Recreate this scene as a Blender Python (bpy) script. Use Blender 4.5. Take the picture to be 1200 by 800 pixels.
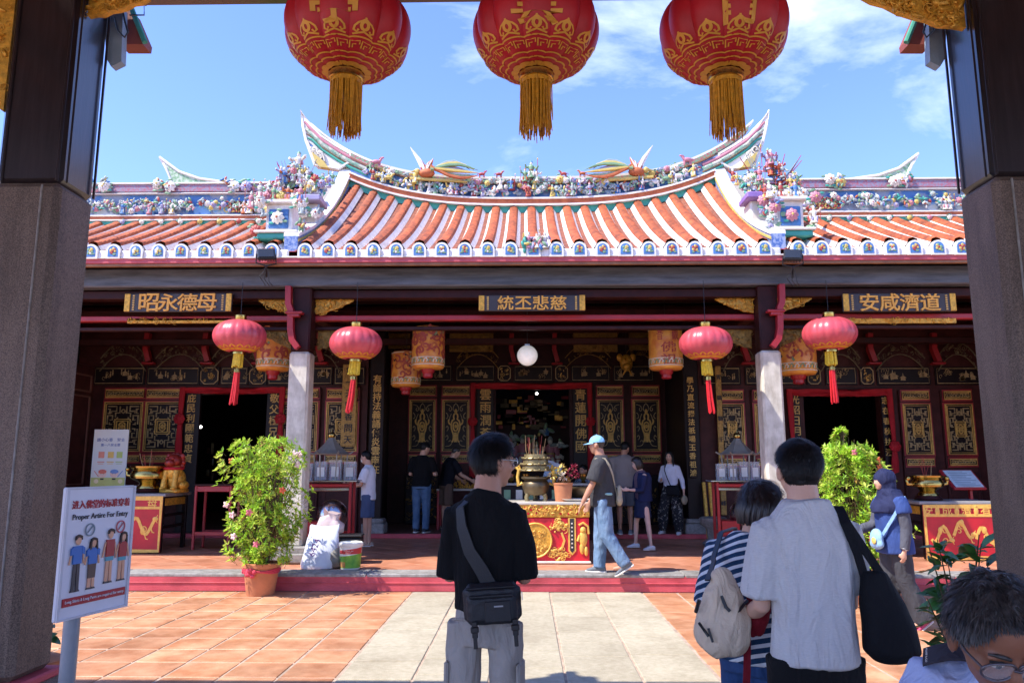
# Temple courtyard seen from under the gate roof: camera, sky, sun, then setting, temple, things, people.
import bpy, bmesh, math, random
import numpy as np
from mathutils import Vector, Matrix, noise, Euler, Quaternion
R = math.radians
PI = math.pi
S = bpy.context.scene
V = Vector
for o in list(bpy.data.objects):
    bpy.data.objects.remove(o)
COL = S.collection
rnd = random.Random(7)

# ------------------------------------------------------------------ camera, world, sun, exposure
EYE = V((0, 0, 1.6)); PITCH = R(9.15); YAW = R(1.02); FPX = 900.0
cd = bpy.data.cameras.new('camera'); cam = bpy.data.objects.new('camera', cd); COL.objects.link(cam)
cam.location = EYE; cam.rotation_euler = (PI/2 + PITCH, 0, YAW)
cd.sensor_width = 36; cd.lens = FPX/1200*36; cd.clip_start = 0.05; cd.clip_end = 2000
S.camera = cam
CAMROT = cam.rotation_euler.to_matrix()
def ray(px, py):
    return CAMROT @ V(((px-600)/FPX, (400-py)/FPX, -1))
def at(px, py, Y):            # point at real distance Y seen at photograph pixel (px,py)
    d = ray(px, py); return EYE + d*((Y-EYE.y)/d.y)
def gnd(px, py, z=0.0):       # point on the level z
    d = ray(px, py); return EYE + d*((z-EYE.z)/d.z)

SUN = V((0.66, 0.32, -1)).normalized()
SKY_STRENGTH, SUN_STRENGTH, EXPOSURE = 0.15, 3.25, 1.32
w = bpy.data.worlds.new('World'); S.world = w; w.use_nodes = True
nt = w.node_tree; nt.nodes.clear()
wo = nt.nodes.new('ShaderNodeOutputWorld'); bg = nt.nodes.new('ShaderNodeBackground')
sky = nt.nodes.new('ShaderNodeTexSky'); sky.sky_type = 'NISHITA'; sky.sun_disc = False
sky.sun_elevation = math.asin(-SUN.z); sky.sun_rotation = math.atan2(-SUN.x, -SUN.y) % (2*PI)
sky.altitude = 20; sky.air_density = 1.0; sky.dust_density = 0.1; sky.ozone_density = 3.0
bg.inputs[1].default_value = SKY_STRENGTH
tc = nt.nodes.new('ShaderNodeTexCoord')
mp = nt.nodes.new('ShaderNodeMapping'); mp.inputs['Scale'].default_value = (1.0, 1.0, 2.4); mp.inputs['Location'].default_value = (0.42, 0.3, 0.15)
n1 = nt.nodes.new('ShaderNodeTexNoise'); n1.inputs['Scale'].default_value = 2.3; n1.inputs['Detail'].default_value = 8; n1.inputs['Roughness'].default_value = 0.58; n1.inputs['Distortion'].default_value = 0.35
rp = nt.nodes.new('ShaderNodeValToRGB'); rp.color_ramp.elements[0].position = 0.55; rp.color_ramp.elements[1].position = 0.84
rp.color_ramp.elements[0].color = (0, 0, 0, 1); rp.color_ramp.elements[1].color = (0.85, 0.85, 0.85, 1)
mx = nt.nodes.new('ShaderNodeMix'); mx.data_type = 'RGBA'
mx.inputs['B'].default_value = (5.6, 6.0, 6.6, 1)
gn = nt.nodes.new('ShaderNodeMix'); gn.data_type = 'RGBA'; gn.blend_type = 'MULTIPLY'; gn.inputs['Factor'].default_value = 1
gn.inputs['B'].default_value = (.75, .79, 1.14, 1)
nt.links.new(tc.outputs['Generated'], mp.inputs[0]); nt.links.new(mp.outputs[0], n1.inputs[0]); nt.links.new(n1.outputs[0], rp.inputs[0])
nt.links.new(rp.outputs[0], mx.inputs['Factor']); nt.links.new(sky.outputs[0], gn.inputs['A']); nt.links.new(gn.outputs['Result'], mx.inputs['A'])
nt.links.new(mx.outputs['Result'], bg.inputs[0]); nt.links.new(bg.outputs[0], wo.inputs[0])
sl = bpy.data.lights.new('sun', 'SUN'); so = bpy.data.objects.new('sun', sl); COL.objects.link(so)
sl.energy = SUN_STRENGTH; sl.angle = R(0.5); sl.color = (1.0, 0.95, 0.87)
so.rotation_euler = SUN.to_track_quat('-Z', 'Y').to_euler(); so.location = (-20, -10, 30)
S.view_settings.view_transform = 'Standard'; S.view_settings.look = 'None'
S.view_settings.exposure = EXPOSURE; S.view_settings.gamma = 1
S.render.resolution_x, S.render.resolution_y = 1024, 682
S.cycles.max_bounces = 8; S.cycles.diffuse_bounces = 5; S.cycles.glossy_bounces = 3; S.cycles.transparent_max_bounces = 6
S.cycles.use_denoising = True

# ------------------------------------------------------------------ materials
def lin(h):
    h = h.lstrip('#'); c = [int(h[i:i+2], 16)/255 for i in (0, 2, 4)]
    return tuple((x/12.92 if x <= .04045 else ((x+.055)/1.055)**2.4) for x in c)
MATS = {}
def mat(name, col, rough=.6, metal=0.0, var=.12, scale=5, bump=0.0, bscale=60, rand=0.0, col2=None, spec=.5, emit=None, detail=5, coat=0, trans=0, alpha=1, sub=0, stretch=None, mixpos=(.35, .65), wear=None, fold=0):
    if name in MATS: return MATS[name]
    if isinstance(col, str): col = lin(col)
    if isinstance(col2, str): col2 = lin(col2)
    m = bpy.data.materials.new(name); m.use_nodes = True; t = m.node_tree; b = t.nodes['Principled BSDF']
    b.inputs['Roughness'].default_value = rough; b.inputs['Metallic'].default_value = metal
    b.inputs['Specular IOR Level'].default_value = spec
    if coat: b.inputs['Coat Weight'].default_value = coat; b.inputs['Coat Roughness'].default_value = .15
    if trans: b.inputs['Transmission Weight'].default_value = trans
    if alpha < 1: b.inputs['Alpha'].default_value = alpha
    if sub: b.inputs['Subsurface Weight'].default_value = sub; b.inputs['Subsurface Radius'].default_value = (.012, .005, .003)
    if emit: b.inputs['Emission Color'].default_value = (*emit[0], 1); b.inputs['Emission Strength'].default_value = emit[1]
    L = t.links.new
    c = t.nodes.new('ShaderNodeTexCoord'); mp = t.nodes.new('ShaderNodeMapping'); L(c.outputs['Object'], mp.inputs[0])
    if stretch: mp.inputs['Scale'].default_value = stretch
    n = t.nodes.new('ShaderNodeTexNoise'); n.inputs['Scale'].default_value = scale; n.inputs['Detail'].default_value = detail; n.inputs['Roughness'].default_value = .62
    oi = t.nodes.new('ShaderNodeObjectInfo')
    ad = t.nodes.new('ShaderNodeVectorMath'); ad.operation = 'ADD'; sc = t.nodes.new('ShaderNodeVectorMath'); sc.operation = 'SCALE'; sc.inputs[3].default_value = 37
    cb = t.nodes.new('ShaderNodeCombineXYZ'); L(oi.outputs['Random'], cb.inputs[0]); L(oi.outputs['Random'], cb.inputs[1]); L(cb.outputs[0], sc.inputs[0])
    L(mp.outputs[0], ad.inputs[0]); L(sc.outputs[0], ad.inputs[1]); L(ad.outputs[0], n.inputs['Vector'])
    rp = t.nodes.new('ShaderNodeValToRGB'); rp.color_ramp.elements[0].position, rp.color_ramp.elements[1].position = mixpos
    a = col2 if col2 else tuple(x*(1-var) for x in col); z = col if col2 else tuple(min(1, x*(1+var)) for x in col)
    rp.color_ramp.elements[0].color = (*a, 1); rp.color_ramp.elements[1].color = (*z, 1)
    L(n.outputs[0], rp.inputs[0]); out = rp.outputs[0]
    if rand:
        h = t.nodes.new('ShaderNodeHueSaturation'); mr = t.nodes.new('ShaderNodeMapRange')
        mr.inputs[3].default_value = 1-rand; mr.inputs[4].default_value = 1+rand
        L(oi.outputs['Random'], mr.inputs[0]); L(mr.outputs[0], h.inputs['Value']); L(out, h.inputs['Color']); out = h.outputs[0]
    if wear:      # stains and dirt that run on across neighbouring pieces
        ge = t.nodes.new('ShaderNodeNewGeometry'); wm = t.nodes.new('ShaderNodeMapping'); wm.inputs['Scale'].default_value = wear[2] if len(wear) > 2 else (1, 1, 1); L(ge.outputs['Position'], wm.inputs[0])
        wn = t.nodes.new('ShaderNodeTexNoise'); wn.inputs['Scale'].default_value = wear[0]; wn.inputs['Detail'].default_value = 7; wn.inputs['Roughness'].default_value = .7; L(wm.outputs[0], wn.inputs['Vector'])
        wr = t.nodes.new('ShaderNodeValToRGB'); wr.color_ramp.elements[0].position = .34; wr.color_ramp.elements[1].position = .56; v_ = 1-wear[1]; wr.color_ramp.elements[0].color = (v_, v_*.97, v_*.93, 1); wr.color_ramp.elements[1].color = (1, 1, 1, 1); L(wn.outputs[0], wr.inputs[0])
        mm = t.nodes.new('ShaderNodeMix'); mm.data_type = 'RGBA'; mm.blend_type = 'MULTIPLY'; mm.inputs['Factor'].default_value = 1; L(out, mm.inputs['A']); L(wr.outputs[0], mm.inputs['B']); out = mm.outputs['Result']
    L(out, b.inputs['Base Color'])
    if bump:
        nb = t.nodes.new('ShaderNodeTexNoise'); nb.inputs['Scale'].default_value = bscale; nb.inputs['Detail'].default_value = 4
        L(ad.outputs[0], nb.inputs['Vector']); bp = t.nodes.new('ShaderNodeBump'); bp.inputs['Strength'].default_value = bump; bp.inputs['Distance'].default_value = .01
        L(nb.outputs[0], bp.inputs['Height']); L(bp.outputs[0], b.inputs['Normal'])
    if fold:      # soft cloth folds
        fm = t.nodes.new('ShaderNodeMapping'); fm.inputs['Scale'].default_value = (1, 1, .38); L(c.outputs['Object'], fm.inputs[0]); fn_ = t.nodes.new('ShaderNodeTexNoise'); fn_.inputs['Scale'].default_value = 13; fn_.inputs['Detail'].default_value = 2.5; fn_.inputs['Distortion'].default_value = 1.6; L(fm.outputs[0], fn_.inputs['Vector'])
        fb = t.nodes.new('ShaderNodeBump'); fb.inputs['Strength'].default_value = fold; fb.inputs['Distance'].default_value = .04; L(fn_.outputs[0], fb.inputs['Height'])
        if bump: L(fb.outputs[0], bp.inputs['Normal'])
        else: L(fb.outputs[0], b.inputs['Normal'])
    MATS[name] = m; return m

M_tile = mat('terracotta_tile', '#d09a74', .55, var=.1, scale=3.2, col2='#b2764f', bump=.25, bscale=45, rand=.16, wear=(1.3, .32))
M_tile2 = mat('terracotta_porch_tile', '#cf9274', .42, scale=2.5, col2='#b87556', bump=.2, bscale=40, rand=.12, wear=(1.2, .3))
M_grout = mat('grout', '#b09a86', .9, var=.25, scale=7, bump=.4, bscale=80)
M_path = mat('path_granite', '#b8ad95', .8, scale=22, col2='#a79d84', bump=.35, bscale=90, rand=.09, detail=9, wear=(1.1, .25))
M_kerb = mat('kerb_granite', '#a09c96', .75, scale=16, col2='#7d7974', bump=.3, bscale=120, rand=.06, detail=9, wear=(1.6, .3))
M_redpaint = mat('red_painted_step', '#c9535a', .6, scale=4, col2='#b8434b', bump=.3, bscale=60, rand=.03, wear=(2.2, .28, (1, 1, 3)))
M_whitewear = mat('worn_white', '#cfc6bb', .8, scale=10)
M_granite = mat('pillar_granite', '#857060', .62, scale=150, col2='#4c3d33', bump=.25, bscale=200, detail=3, wear=(2.0, .4, (3, 3, .5)))
M_granite_l = mat('column_granite', '#ddd6c5', .75, scale=5, col2='#bdb5a3', bump=.3, bscale=90, detail=9, wear=(4, .25, (2, 2, .6)))
M_blackwood = mat('black_lacquer', '#1c1010', .45, spec=.25, var=.3, scale=9, bump=.08, bscale=30)
M_pillarwood = mat('pillar_lacquer', '#251d1f', .3, var=.35, scale=6, bump=.06, bscale=14, stretch=(6, 6, .5), coat=.7)
M_beam = mat('weathered_black_beam', '#666b73', .5, scale=5, col2='#464a51', bump=.3, bscale=30, stretch=(.35, 3, 3))
M_darkwood = mat('dark_red_wood', '#32110f', .5, spec=.22, var=.3, scale=7, bump=.1, bscale=40)
M_wallwood = mat('maroon_wall_wood', '#462220', .5, spec=.2, var=.25, scale=5, bump=.1, bscale=40)
M_redwood = mat('red_lacquer', '#9c1f26', .4, var=.15, scale=4, bump=.05)
M_redcloth = mat('red_cloth', '#a80d1c', .75, var=.15, scale=6, bump=.2, bscale=25)
M_gold = mat('gilded_carving', '#d6a03a', .4, .3, var=.3, scale=24, bump=.3, bscale=90)
M_goldpaint = mat('gold_paint', '#d0a552', .5, .0, var=.2, scale=18, bump=.1)
M_goldthin = mat('faded_gold_line', '#a58c5e', .5, .0, var=.3, scale=14)
M_greycarve = mat('faded_openwork', '#6d6145', .6, .2, var=.35, scale=20)
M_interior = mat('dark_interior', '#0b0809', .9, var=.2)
M_white = mat('white_plaster', '#e9e4dc', .7, var=.07, scale=9, bump=.15, wear=(5, .16))
M_rtile = mat('roof_roll_tile', '#c56332', .66, scale=9, col2='#8a4526', bump=.3, bscale=40, rand=.1, wear=(2.4, .4, (2.5, .5, .5)))
M_rchan = mat('roof_channel_tile', '#9c5a3d', .7, scale=9, col2='#6f4030', bump=.3)
M_teal = mat('painted_teal', '#3f9a86', .55)
M_blue = mat('painted_blue', '#4a78ac', .55, var=.25, scale=14)
M_pink = mat('painted_pink', '#bd7a84', .55)
M_pinkband = mat('pink_eave_board', '#c6595f', .6, scale=5, col2='#b04a52')
M_orangeband = mat('orange_ridge_band', '#c7703f', .65, scale=9, col2='#a8542f')
M_brownband = mat('brown_eave_board', '#9a6a45', .6, scale=5, col2='#7a5238')
M_purple = mat('painted_purple', '#8a6aa8', .55)
M_yellow = mat('painted_yellow', '#cdb25e', .55)
M_green = mat('painted_green', '#7b9c76', .55)
M_red = mat('painted_red', '#a8463c', .55)
M_cream = mat('porcelain_cream', '#ddd5c4', .4)
M_grey = mat('porcelain_grey', '#9aa4a0', .45)
M_dark = mat('painted_dark', '#2b2a2e', .6)
M_lav = mat('faded_lavender', '#9b93b0', .5)
M_steel = mat('steel', '#b8b8ba', .25, 1.0, var=.1)
M_brass = mat('polished_brass', '#b99a55', .22, 1.0, var=.1, scale=3)
M_bronze = mat('aged_bronze', '#6c5d45', .4, .7, var=.2)
M_blackplastic = mat('black_plastic', '#17171a', .45)
M_ceramicpot = mat('terracotta_pot', '#b9764f', .75, var=.12, scale=6, bump=.15)
M_soil = mat('soil', '#2e2118', .95, var=.3, bump=.5)
M_stem = mat('plant_stem', '#5c4a30', .8)
M_leaf = mat('shrub_leaf', '#8fb432', .45, var=.3, scale=3, rand=0, trans=0)
M_leafdark = mat('glossy_dark_leaf', '#3f6b2b', .4, var=.35, scale=12, rand=.3)
M_flower = mat('pink_flower', '#d9707f', .6, var=.2)
M_bulb = mat('lit_bulb', '#ffffff', .3, emit=((1, .97, .9), 3))
M_globe = mat('opal_globe', '#f1eee8', .25, emit=((1, .98, .95), .12))
M_boardgold = mat('board_gold', '#e8aa42', .5, var=.15, scale=18)
M_dullbrass = mat('dull_brass', '#94845c', .45, .6, var=.25, scale=10)
M_stick = mat('incense_stick', '#8a3b2c', .8)

# ------------------------------------------------------------------ mesh builder
class MB:
    def __init__(s): s.v = []; s.f = []; s.m = []
    def add(s, verts, faces, mat=0, M=None):
        o = len(s.v)
        if M is not None: verts = [M @ V(v) for v in verts]
        s.v.extend((v[0], v[1], v[2]) for v in verts)
        s.f.extend(tuple(i+o for i in f) for f in faces); s.m.extend([mat]*len(faces)); return s
    def box(s, c, d, mat=0, M=None, bev=0):
        x, y, z = d[0]/2, d[1]/2, d[2]/2; T = Matrix.Translation(V(c)); T = (M @ T) if M is not None else T
        if not bev:
            vs = [(a*x, b*y, e*z) for a in (-1, 1) for b in (-1, 1) for e in (-1, 1)]
            return s.add(vs, [(0, 1, 3, 2), (4, 6, 7, 5), (0, 4, 5, 1), (2, 3, 7, 6), (0, 2, 6, 4), (1, 5, 7, 3)], mat, T)
        b = min(bev, x*.95, y*.95, z*.95); vs = []; ix = {}
        for a in (-1, 1):
            for q in (-1, 1):
                for e in (-1, 1):
                    for k in range(3):
                        ix[a, q, e, k] = len(vs)
                        vs.append((a*(x-(b if k != 0 else 0)), q*(y-(b if k != 1 else 0)), e*(z-(b if k != 2 else 0))))
        F = []
        for a in (-1, 1):
            F.append([ix[a, -1, -1, 0], ix[a, 1, -1, 0], ix[a, 1, 1, 0], ix[a, -1, 1, 0]][::a])
            F.append([ix[-1, a, -1, 1], ix[-1, a, 1, 1], ix[1, a, 1, 1], ix[1, a, -1, 1]][::a])
            F.append([ix[-1, -1, a, 2], ix[1, -1, a, 2], ix[1, 1, a, 2], ix[-1, 1, a, 2]][::a])
        for p in (-1, 1):
            for q in (-1, 1):
                F.append([ix[-1, p, q, 1], ix[1, p, q, 1], ix[1, p, q, 2], ix[-1, p, q, 2]][::-p*q])
                F.append([ix[p, -1, q, 2], ix[p, 1, q, 2], ix[p, 1, q, 0], ix[p, -1, q, 0]][::-p*q])
                F.append([ix[p, q, -1, 0], ix[p, q, 1, 0], ix[p, q, 1, 1], ix[p, q, -1, 1]][::-p*q])
                for e in (-1, 1): F.append([ix[p, q, e, 0], ix[p, q, e, 1], ix[p, q, e, 2]][::p*q*e])
        return s.add(vs, F, mat, T)
    def tube(s, pts, r, n=8, mat=0, cap=True, closed=False, M=None, flat=1.0, up=None):
        P = [V(p) for p in pts]; k = len(P)
        rr = r if isinstance(r, (list, tuple)) else [r]*k
        vs, fs = [], []; prev = None
        for i, p in enumerate(P):
            if closed: d = P[(i+1) % k]-P[i-1]
            else: d = P[min(i+1, k-1)]-P[max(i-1, 0)]
            d = d.normalized() if d.length > 1e-9 else V((0, 0, 1))
            if prev is None:
                u = V(up) if up is not None else (V((0, 0, 1)) if abs(d.z) < .9 else V((0, 1, 0)))
                u = (u - d*u.dot(d)).normalized()
            else:
                u = prev - d*prev.dot(d); u = u.normalized() if u.length > 1e-6 else d.orthogonal().normalized()
            prev = u; w_ = d.cross(u)
            for j in range(n):
                a = 2*PI*j/n; vs.append(p + (u*math.cos(a)*flat + w_*math.sin(a))*rr[i])
        for i in range(k if closed else k-1):
            for j in range(n):
                a = i*n+j; b = i*n+(j+1) % n; i2 = (i+1) % k
                fs.append((a, i2*n+j, i2*n+(j+1) % n, b)[::-1])
        if cap and not closed: fs.append(tuple(range(n))[::-1]); fs.append(tuple(range((k-1)*n, k*n)))
        return s.add(vs, fs, mat, M)
    def lathe(s, prof, n=20, c=(0, 0, 0), mat=0, M=None, sx=1, sy=1, capb=True, capt=True):
        vs, fs = [], []; c = V(c)
        for r, z in prof:
            for j in range(n):
                a = 2*PI*j/n; vs.append(c+V((r*math.cos(a)*sx, r*math.sin(a)*sy, z)))
        for i in range(len(prof)-1):
            for j in range(n):
                fs.append((i*n+j, i*n+(j+1) % n, (i+1)*n+(j+1) % n, (i+1)*n+j))
        if capb: fs.append(tuple(range(n))[::-1])
        if capt: fs.append(tuple(range((len(prof)-1)*n, len(prof)*n)))
        return s.add(vs, fs, mat, M)
    def ell(s, c, r, nu=12, nv=8, mat=0, M=None):
        if not isinstance(r, (tuple, list, Vector)): r = (r, r, r)
        vs = [V((0, 0, -r[2]))]; fs = []
        for i in range(1, nv):
            t = -PI/2 + PI*i/nv
            for j in range(nu):
                a = 2*PI*j/nu; vs.append(V((r[0]*math.cos(t)*math.cos(a), r[1]*math.cos(t)*math.sin(a), r[2]*math.sin(t))))
        vs.append(V((0, 0, r[2]))); top = len(vs)-1
        for j in range(nu):
            k = (j+1) % nu; fs.append((0, 1+k, 1+j)); fs.append((top, 1+(nv-2)*nu+j, 1+(nv-2)*nu+k))
            for i in range(nv-2): fs.append((1+i*nu+j, 1+i*nu+k, 1+(i+1)*nu+k, 1+(i+1)*nu+j))
        T = Matrix.Translation(V(c)); T = (M @ T) if M is not None else T
        return s.add(vs, fs, mat, T)
    def prism(s, poly, y0, y1, mat=0, M=None, side=None):
        n = len(poly); vs = [(x, y0, z) for x, z in poly]+[(x, y1, z) for x, z in poly]
        A = sum(poly[i][0]*poly[(i+1) % n][1]-poly[(i+1) % n][0]*poly[i][1] for i in range(n))
        f0 = tuple(range(n)); f1 = tuple(range(n, 2*n))[::-1]
        sd = [(i, i+n, (i+1) % n+n, (i+1) % n) for i in range(n)]
        if A < 0: f0 = f0[::-1]; f1 = f1[::-1]; sd = [q[::-1] for q in sd]
        if side is None: return s.add(vs, [f0, f1]+sd, mat, M)
        o = len(s.v); s.add(vs, [f0, f1], mat, M); s.f.extend(tuple(i+o for i in f) for f in sd); s.m.extend([side]*len(sd)); return s
    def stroke(s, pts, wd, d, mat=0, M=None, closed=False):
        """a raised flat band of width wd, depth d (towards -Y) following (x,z) points"""
        P = [V((p[0], p[1])) for p in pts]; k = len(P); L_, R_ = [], []
        for i in range(k):
            a = P[i-1] if (closed or i > 0) else P[i]; b = P[(i+1) % k] if (closed or i < k-1) else P[i]
            t = b-a; t = t.normalized() if t.length > 1e-9 else V((1, 0)); nn = V((-t.y, t.x))*wd/2
            if 0 < i < k-1 or closed:
                t1 = (P[i]-a).normalized(); c = max(.5, t1.dot(t)); nn = nn/c
            L_.append(P[i]+nn); R_.append(P[i]-nn)
        vs = []
        for i in range(k): vs += [(L_[i].x, 0, L_[i].y), (L_[i].x, -d, L_[i].y), (R_[i].x, -d, R_[i].y), (R_[i].x, 0, R_[i].y)]
        fs = []
        for i in range(k if closed else k-1):
            a = 4*i; b = 4*((i+1) % k)
            for q in range(3): fs.append((a+q, a+q+1, b+q+1, b+q))
        if not closed: fs += [(0, 3, 2, 1), (4*k-4, 4*k-3, 4*k-2, 4*k-1)]
        return s.add(vs, fs, mat, M)
    def glyph(s, ch, c, size, mat=0, M=None, d=.01, sx=1.0):
        """character standing in the XZ plane facing -Y, centred at c"""
        g = GLYPH.get(ch)
        if g is None: return s
        T = Matrix.Translation(V(c)); T = (M @ T) if M is not None else T
        return s.add([(x*size*sx, -z*d, y*size) for x, y, z in g[0]], g[1], mat, T)
    def merge(s, o, M=None):
        k = len(s.v); s.v.extend(o.v if M is None else [tuple(M @ V(v)) for v in o.v])
        s.f.extend(tuple(i+k for i in f) for f in o.f); s.m.extend(o.m); return s
    def mesh(s, name, mats, smooth=None):
        me = bpy.data.meshes.new(name); me.from_pydata(s.v, [], s.f)
        for m in (mats if isinstance(mats, (list, tuple)) else [mats]): me.materials.append(m)
        if any(s.m): me.polygons.foreach_set('material_index', s.m)
        if smooth is not None:
            me.polygons.foreach_set('use_smooth', [True]*len(me.polygons))
            if smooth < 180: me.set_sharp_from_angle(angle=R(smooth))
        me.update(); return me
    def build(s, name, mats, parent=None, smooth=None, loc=None, world=False):
        if world and parent is not None:
            b = base(parent); s.v = [(x-b.x, y-b.y, z-b.z) for x, y, z in s.v]
        return link(name, s.mesh(name, mats, smooth), parent, loc)
def base(o):
    b = V((0, 0, 0))
    while o is not None: b = b + o.location; o = o.parent
    return b
def link(name, me, parent=None, loc=None, rot=None, scale=None):
    o = bpy.data.objects.new(name, me); COL.objects.link(o)
    if parent is not None: o.parent = parent
    if loc is not None: o.location = loc
    if rot is not None: o.rotation_euler = rot
    if scale is not None: o.scale = scale
    return o
def tag(o, label=None, cat=None, group=None, kind=None):
    if label: o['label'] = label
    if cat: o['category'] = cat
    if group: o['group'] = group
    if kind: o['kind'] = kind
    return o
def empty(name, loc=(0, 0, 0), rz=0, label=None, cat=None, group=None, kind=None):
    o = bpy.data.objects.new(name, None); COL.objects.link(o); o.location = loc; o.rotation_euler = (0, 0, rz); o.empty_display_size = .1
    return tag(o, label, cat, group, kind)
KIDS = {}
def copy_tree(o, parent=None):
    c = o.copy(); COL.objects.link(c)
    if parent is not None: c.parent = parent
    for ch in list(o.children): copy_tree(ch, c)
    return c
def RZ(a): return Matrix.Rotation(a, 4, 'Z')
def TR(x, y=0, z=0): return Matrix.Translation(V((x, y, z)))

# ------------------------------------------------------------------ glyphs (Blender's own font)
GLYPH = {}
def load_glyphs(items):
    objs = []
    for t in items:
        c = bpy.data.curves.new('glyph', 'FONT'); c.body = t; c.size = 1; c.resolution_u = 2; c.extrude = .5; c.offset = .012 if len(t) == 1 else 0
        o = bpy.data.objects.new('glyph', c); COL.objects.link(o); objs.append((t, o))
    dg = bpy.context.evaluated_depsgraph_get()
    for t, o in objs:
        me = bpy.data.meshes.new_from_object(o.evaluated_get(dg)); vs = np.zeros(len(me.vertices)*3); me.vertices.foreach_get('co', vs); vs = vs.reshape(-1, 3)
        if len(vs):
            lo, hi = vs.min(0), vs.max(0); c = (lo+hi)/2
            k = 1.0/max(hi[1]-lo[1], hi[0]-lo[0]) if len(t) == 1 else 1.0
            w = [((x-c[0])*k, (y-c[1])*k, z) for x, y, z in vs]
            GLYPH[t] = (w, [tuple(p.vertices) for p in me.polygons], (hi[0]-lo[0])*k, (hi[1]-lo[1])*k)
        bpy.data.objects.remove(o); bpy.data.meshes.remove(me)
WORDS = ['Proper Artire For Entry', 'Long Skirts & Long Pants are required for entry.', '6424', 'SECURITY', 'PREMIUM', 'PAINT', 'WALL']
load_glyphs(sorted(set('亭雲青昭永德母統丕悲慈安咸濟道庇民利國範忠貞敬父極兄成雲雨潤蒼青蓮開佛國光昭日月並志在春秋扶漢有誦持法義誰傳炎雲南在學乃直濱揚流祇場玉香祖鴻青鎮獅千東知峰問天香觀音祖福有进入堂的标准穿着請小心安全第一八要')) + WORDS)
# ================================================================== the ground
X0 = 0.12                      # the temple's axis
YR, ZP = 10.17, 0.22           # riser of the front step, porch level
def plain(name, x0, x1, y0, y1, z, m, kind='structure'):
    b = MB(); b.add([(x0, y0, z), (x1, y0, z), (x1, y1, z), (x0, y1, z)], [(0, 1, 2, 3)])
    return tag(b.build(name, m), kind=kind)
ground = plain('ground', -300, 300, -300, 400, -0.012, M_grout)
def tile_mesh(name, sx, sy, h, m, bev=.006, jit=0.0):
    b = MB(); b.box((0, 0, h/2), (sx, sy, h), bev=bev); return b.mesh(name, m)
paving = tag(link('courtyard_paving', None), kind='structure')
pv = MB(); pv.add([(-12, -6, .0015), (12, -6, .0015), (12, YR, .0015), (-12, YR, .0015)], [(0, 1, 2, 3)])
bpy.data.objects.remove(paving); paving = tag(pv.build('courtyard_paving', M_grout), kind='structure')
T = .445; tm = [tile_mesh('terracotta_tile', T-.016-.004*k, T-.015-.004*k, .012, M_tile) for k in range(3)]
PX0, PX1 = -1.436, 1.457
rest = MB(); cnt = 0
rt = random.Random(3)
for side in (-1, 1):
    for i in range(23):
        for j in range(36):
            x = (PX0-T*(i+.5)-.01) if side < 0 else (PX1+T*(i+.5)+.01)
            y = YR-.02-T*(j+.5)
            if y < -5: continue
            seen = y > 5.6 and abs(x) < 5.4
            if seen and cnt < 300:
                o = link('terracotta_tile', rt.choice(tm), paving, (x+rt.uniform(-.003, .003), y+rt.uniform(-.003, .003), -.006+rt.uniform(0, .0025)), (rt.uniform(-.004, .004), rt.uniform(-.004, .004), rt.choice((0, PI))+rt.uniform(-.008, .008)))
                cnt += 1
            else:
                rest.box((x, y, 0), (T-.016, T-.016, .012))
tag(rest.build('outer_terracotta_tiles', M_tile, paving), kind='stuff')
# granite slabs of the central path, five columns
wc = (PX1-PX0)/5; rs = MB()
for c in range(5):
    y = YR-.01; k = 0
    while y > -4:
        L = rt.uniform(.48, .95); y2 = y-L
        if y > 4.6:
            b = MB(); b.box((0, 0, .007), (wc-.018, L-.018, .014), bev=.006)
            link('path_slab', b.mesh('path_slab', M_path), paving, (PX0+wc*(c+.5)+rt.uniform(-.003, .003), (y+y2)/2, -.005+rt.uniform(0, .004)), (rt.uniform(-.004, .004), rt.uniform(-.004, .004), rt.uniform(-.005, .005)))
        else: rs.box((PX0+wc*(c+.5), (y+y2)/2, .002), (wc-.012, L-.012, .014))
        y = y2
tag(rs.build('outer_path_slabs', M_path, paving), kind='stuff')

# ================================================================== the raised porch floor
porch = MB()
porch.box((X0, (YR+24)/2+.02, ZP/2-.02), (24, 24-YR-.04, ZP-.02))
porch = tag(porch.build('porch_floor', M_grout), kind='structure')
b = MB(); b.box((X0, YR+.012, .105), (24, .024, .19), bev=.004); b.box((X0, YR+.004, .115), (24, .03, .012), bev=.003)
b.build('painted_riser', M_redpaint, porch)
x = -9.0
kr = random.Random(5)
while x < 9.2:
    L = kr.uniform(1.3, 2.1)
    b = MB(); b.box((0, 0, 0), (L-.006, .42, .05), bev=.012)
    link('kerb_stone', b.mesh('kerb_stone', M_kerb), porch, (x+L/2, YR+.207, ZP-.018+kr.uniform(0, .002)))
    x += L
def clip(poly, ax, val, keep_less):
    out = []
    for i in range(len(poly)):
        a, c = poly[i], poly[(i+1) % len(poly)]
        ia = (a[ax] <= val) == keep_less; ic = (c[ax] <= val) == keep_less
        if ia: out.append(a)
        if ia != ic:
            t = (val-a[ax])/(c[ax]-a[ax]); out.append((a[0]+(c[0]-a[0])*t, a[1]+(c[1]-a[1])*t))
    return out
D = .46; r2 = D/math.sqrt(2); cnt = 0; rest = MB(); YK = YR+.42
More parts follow.
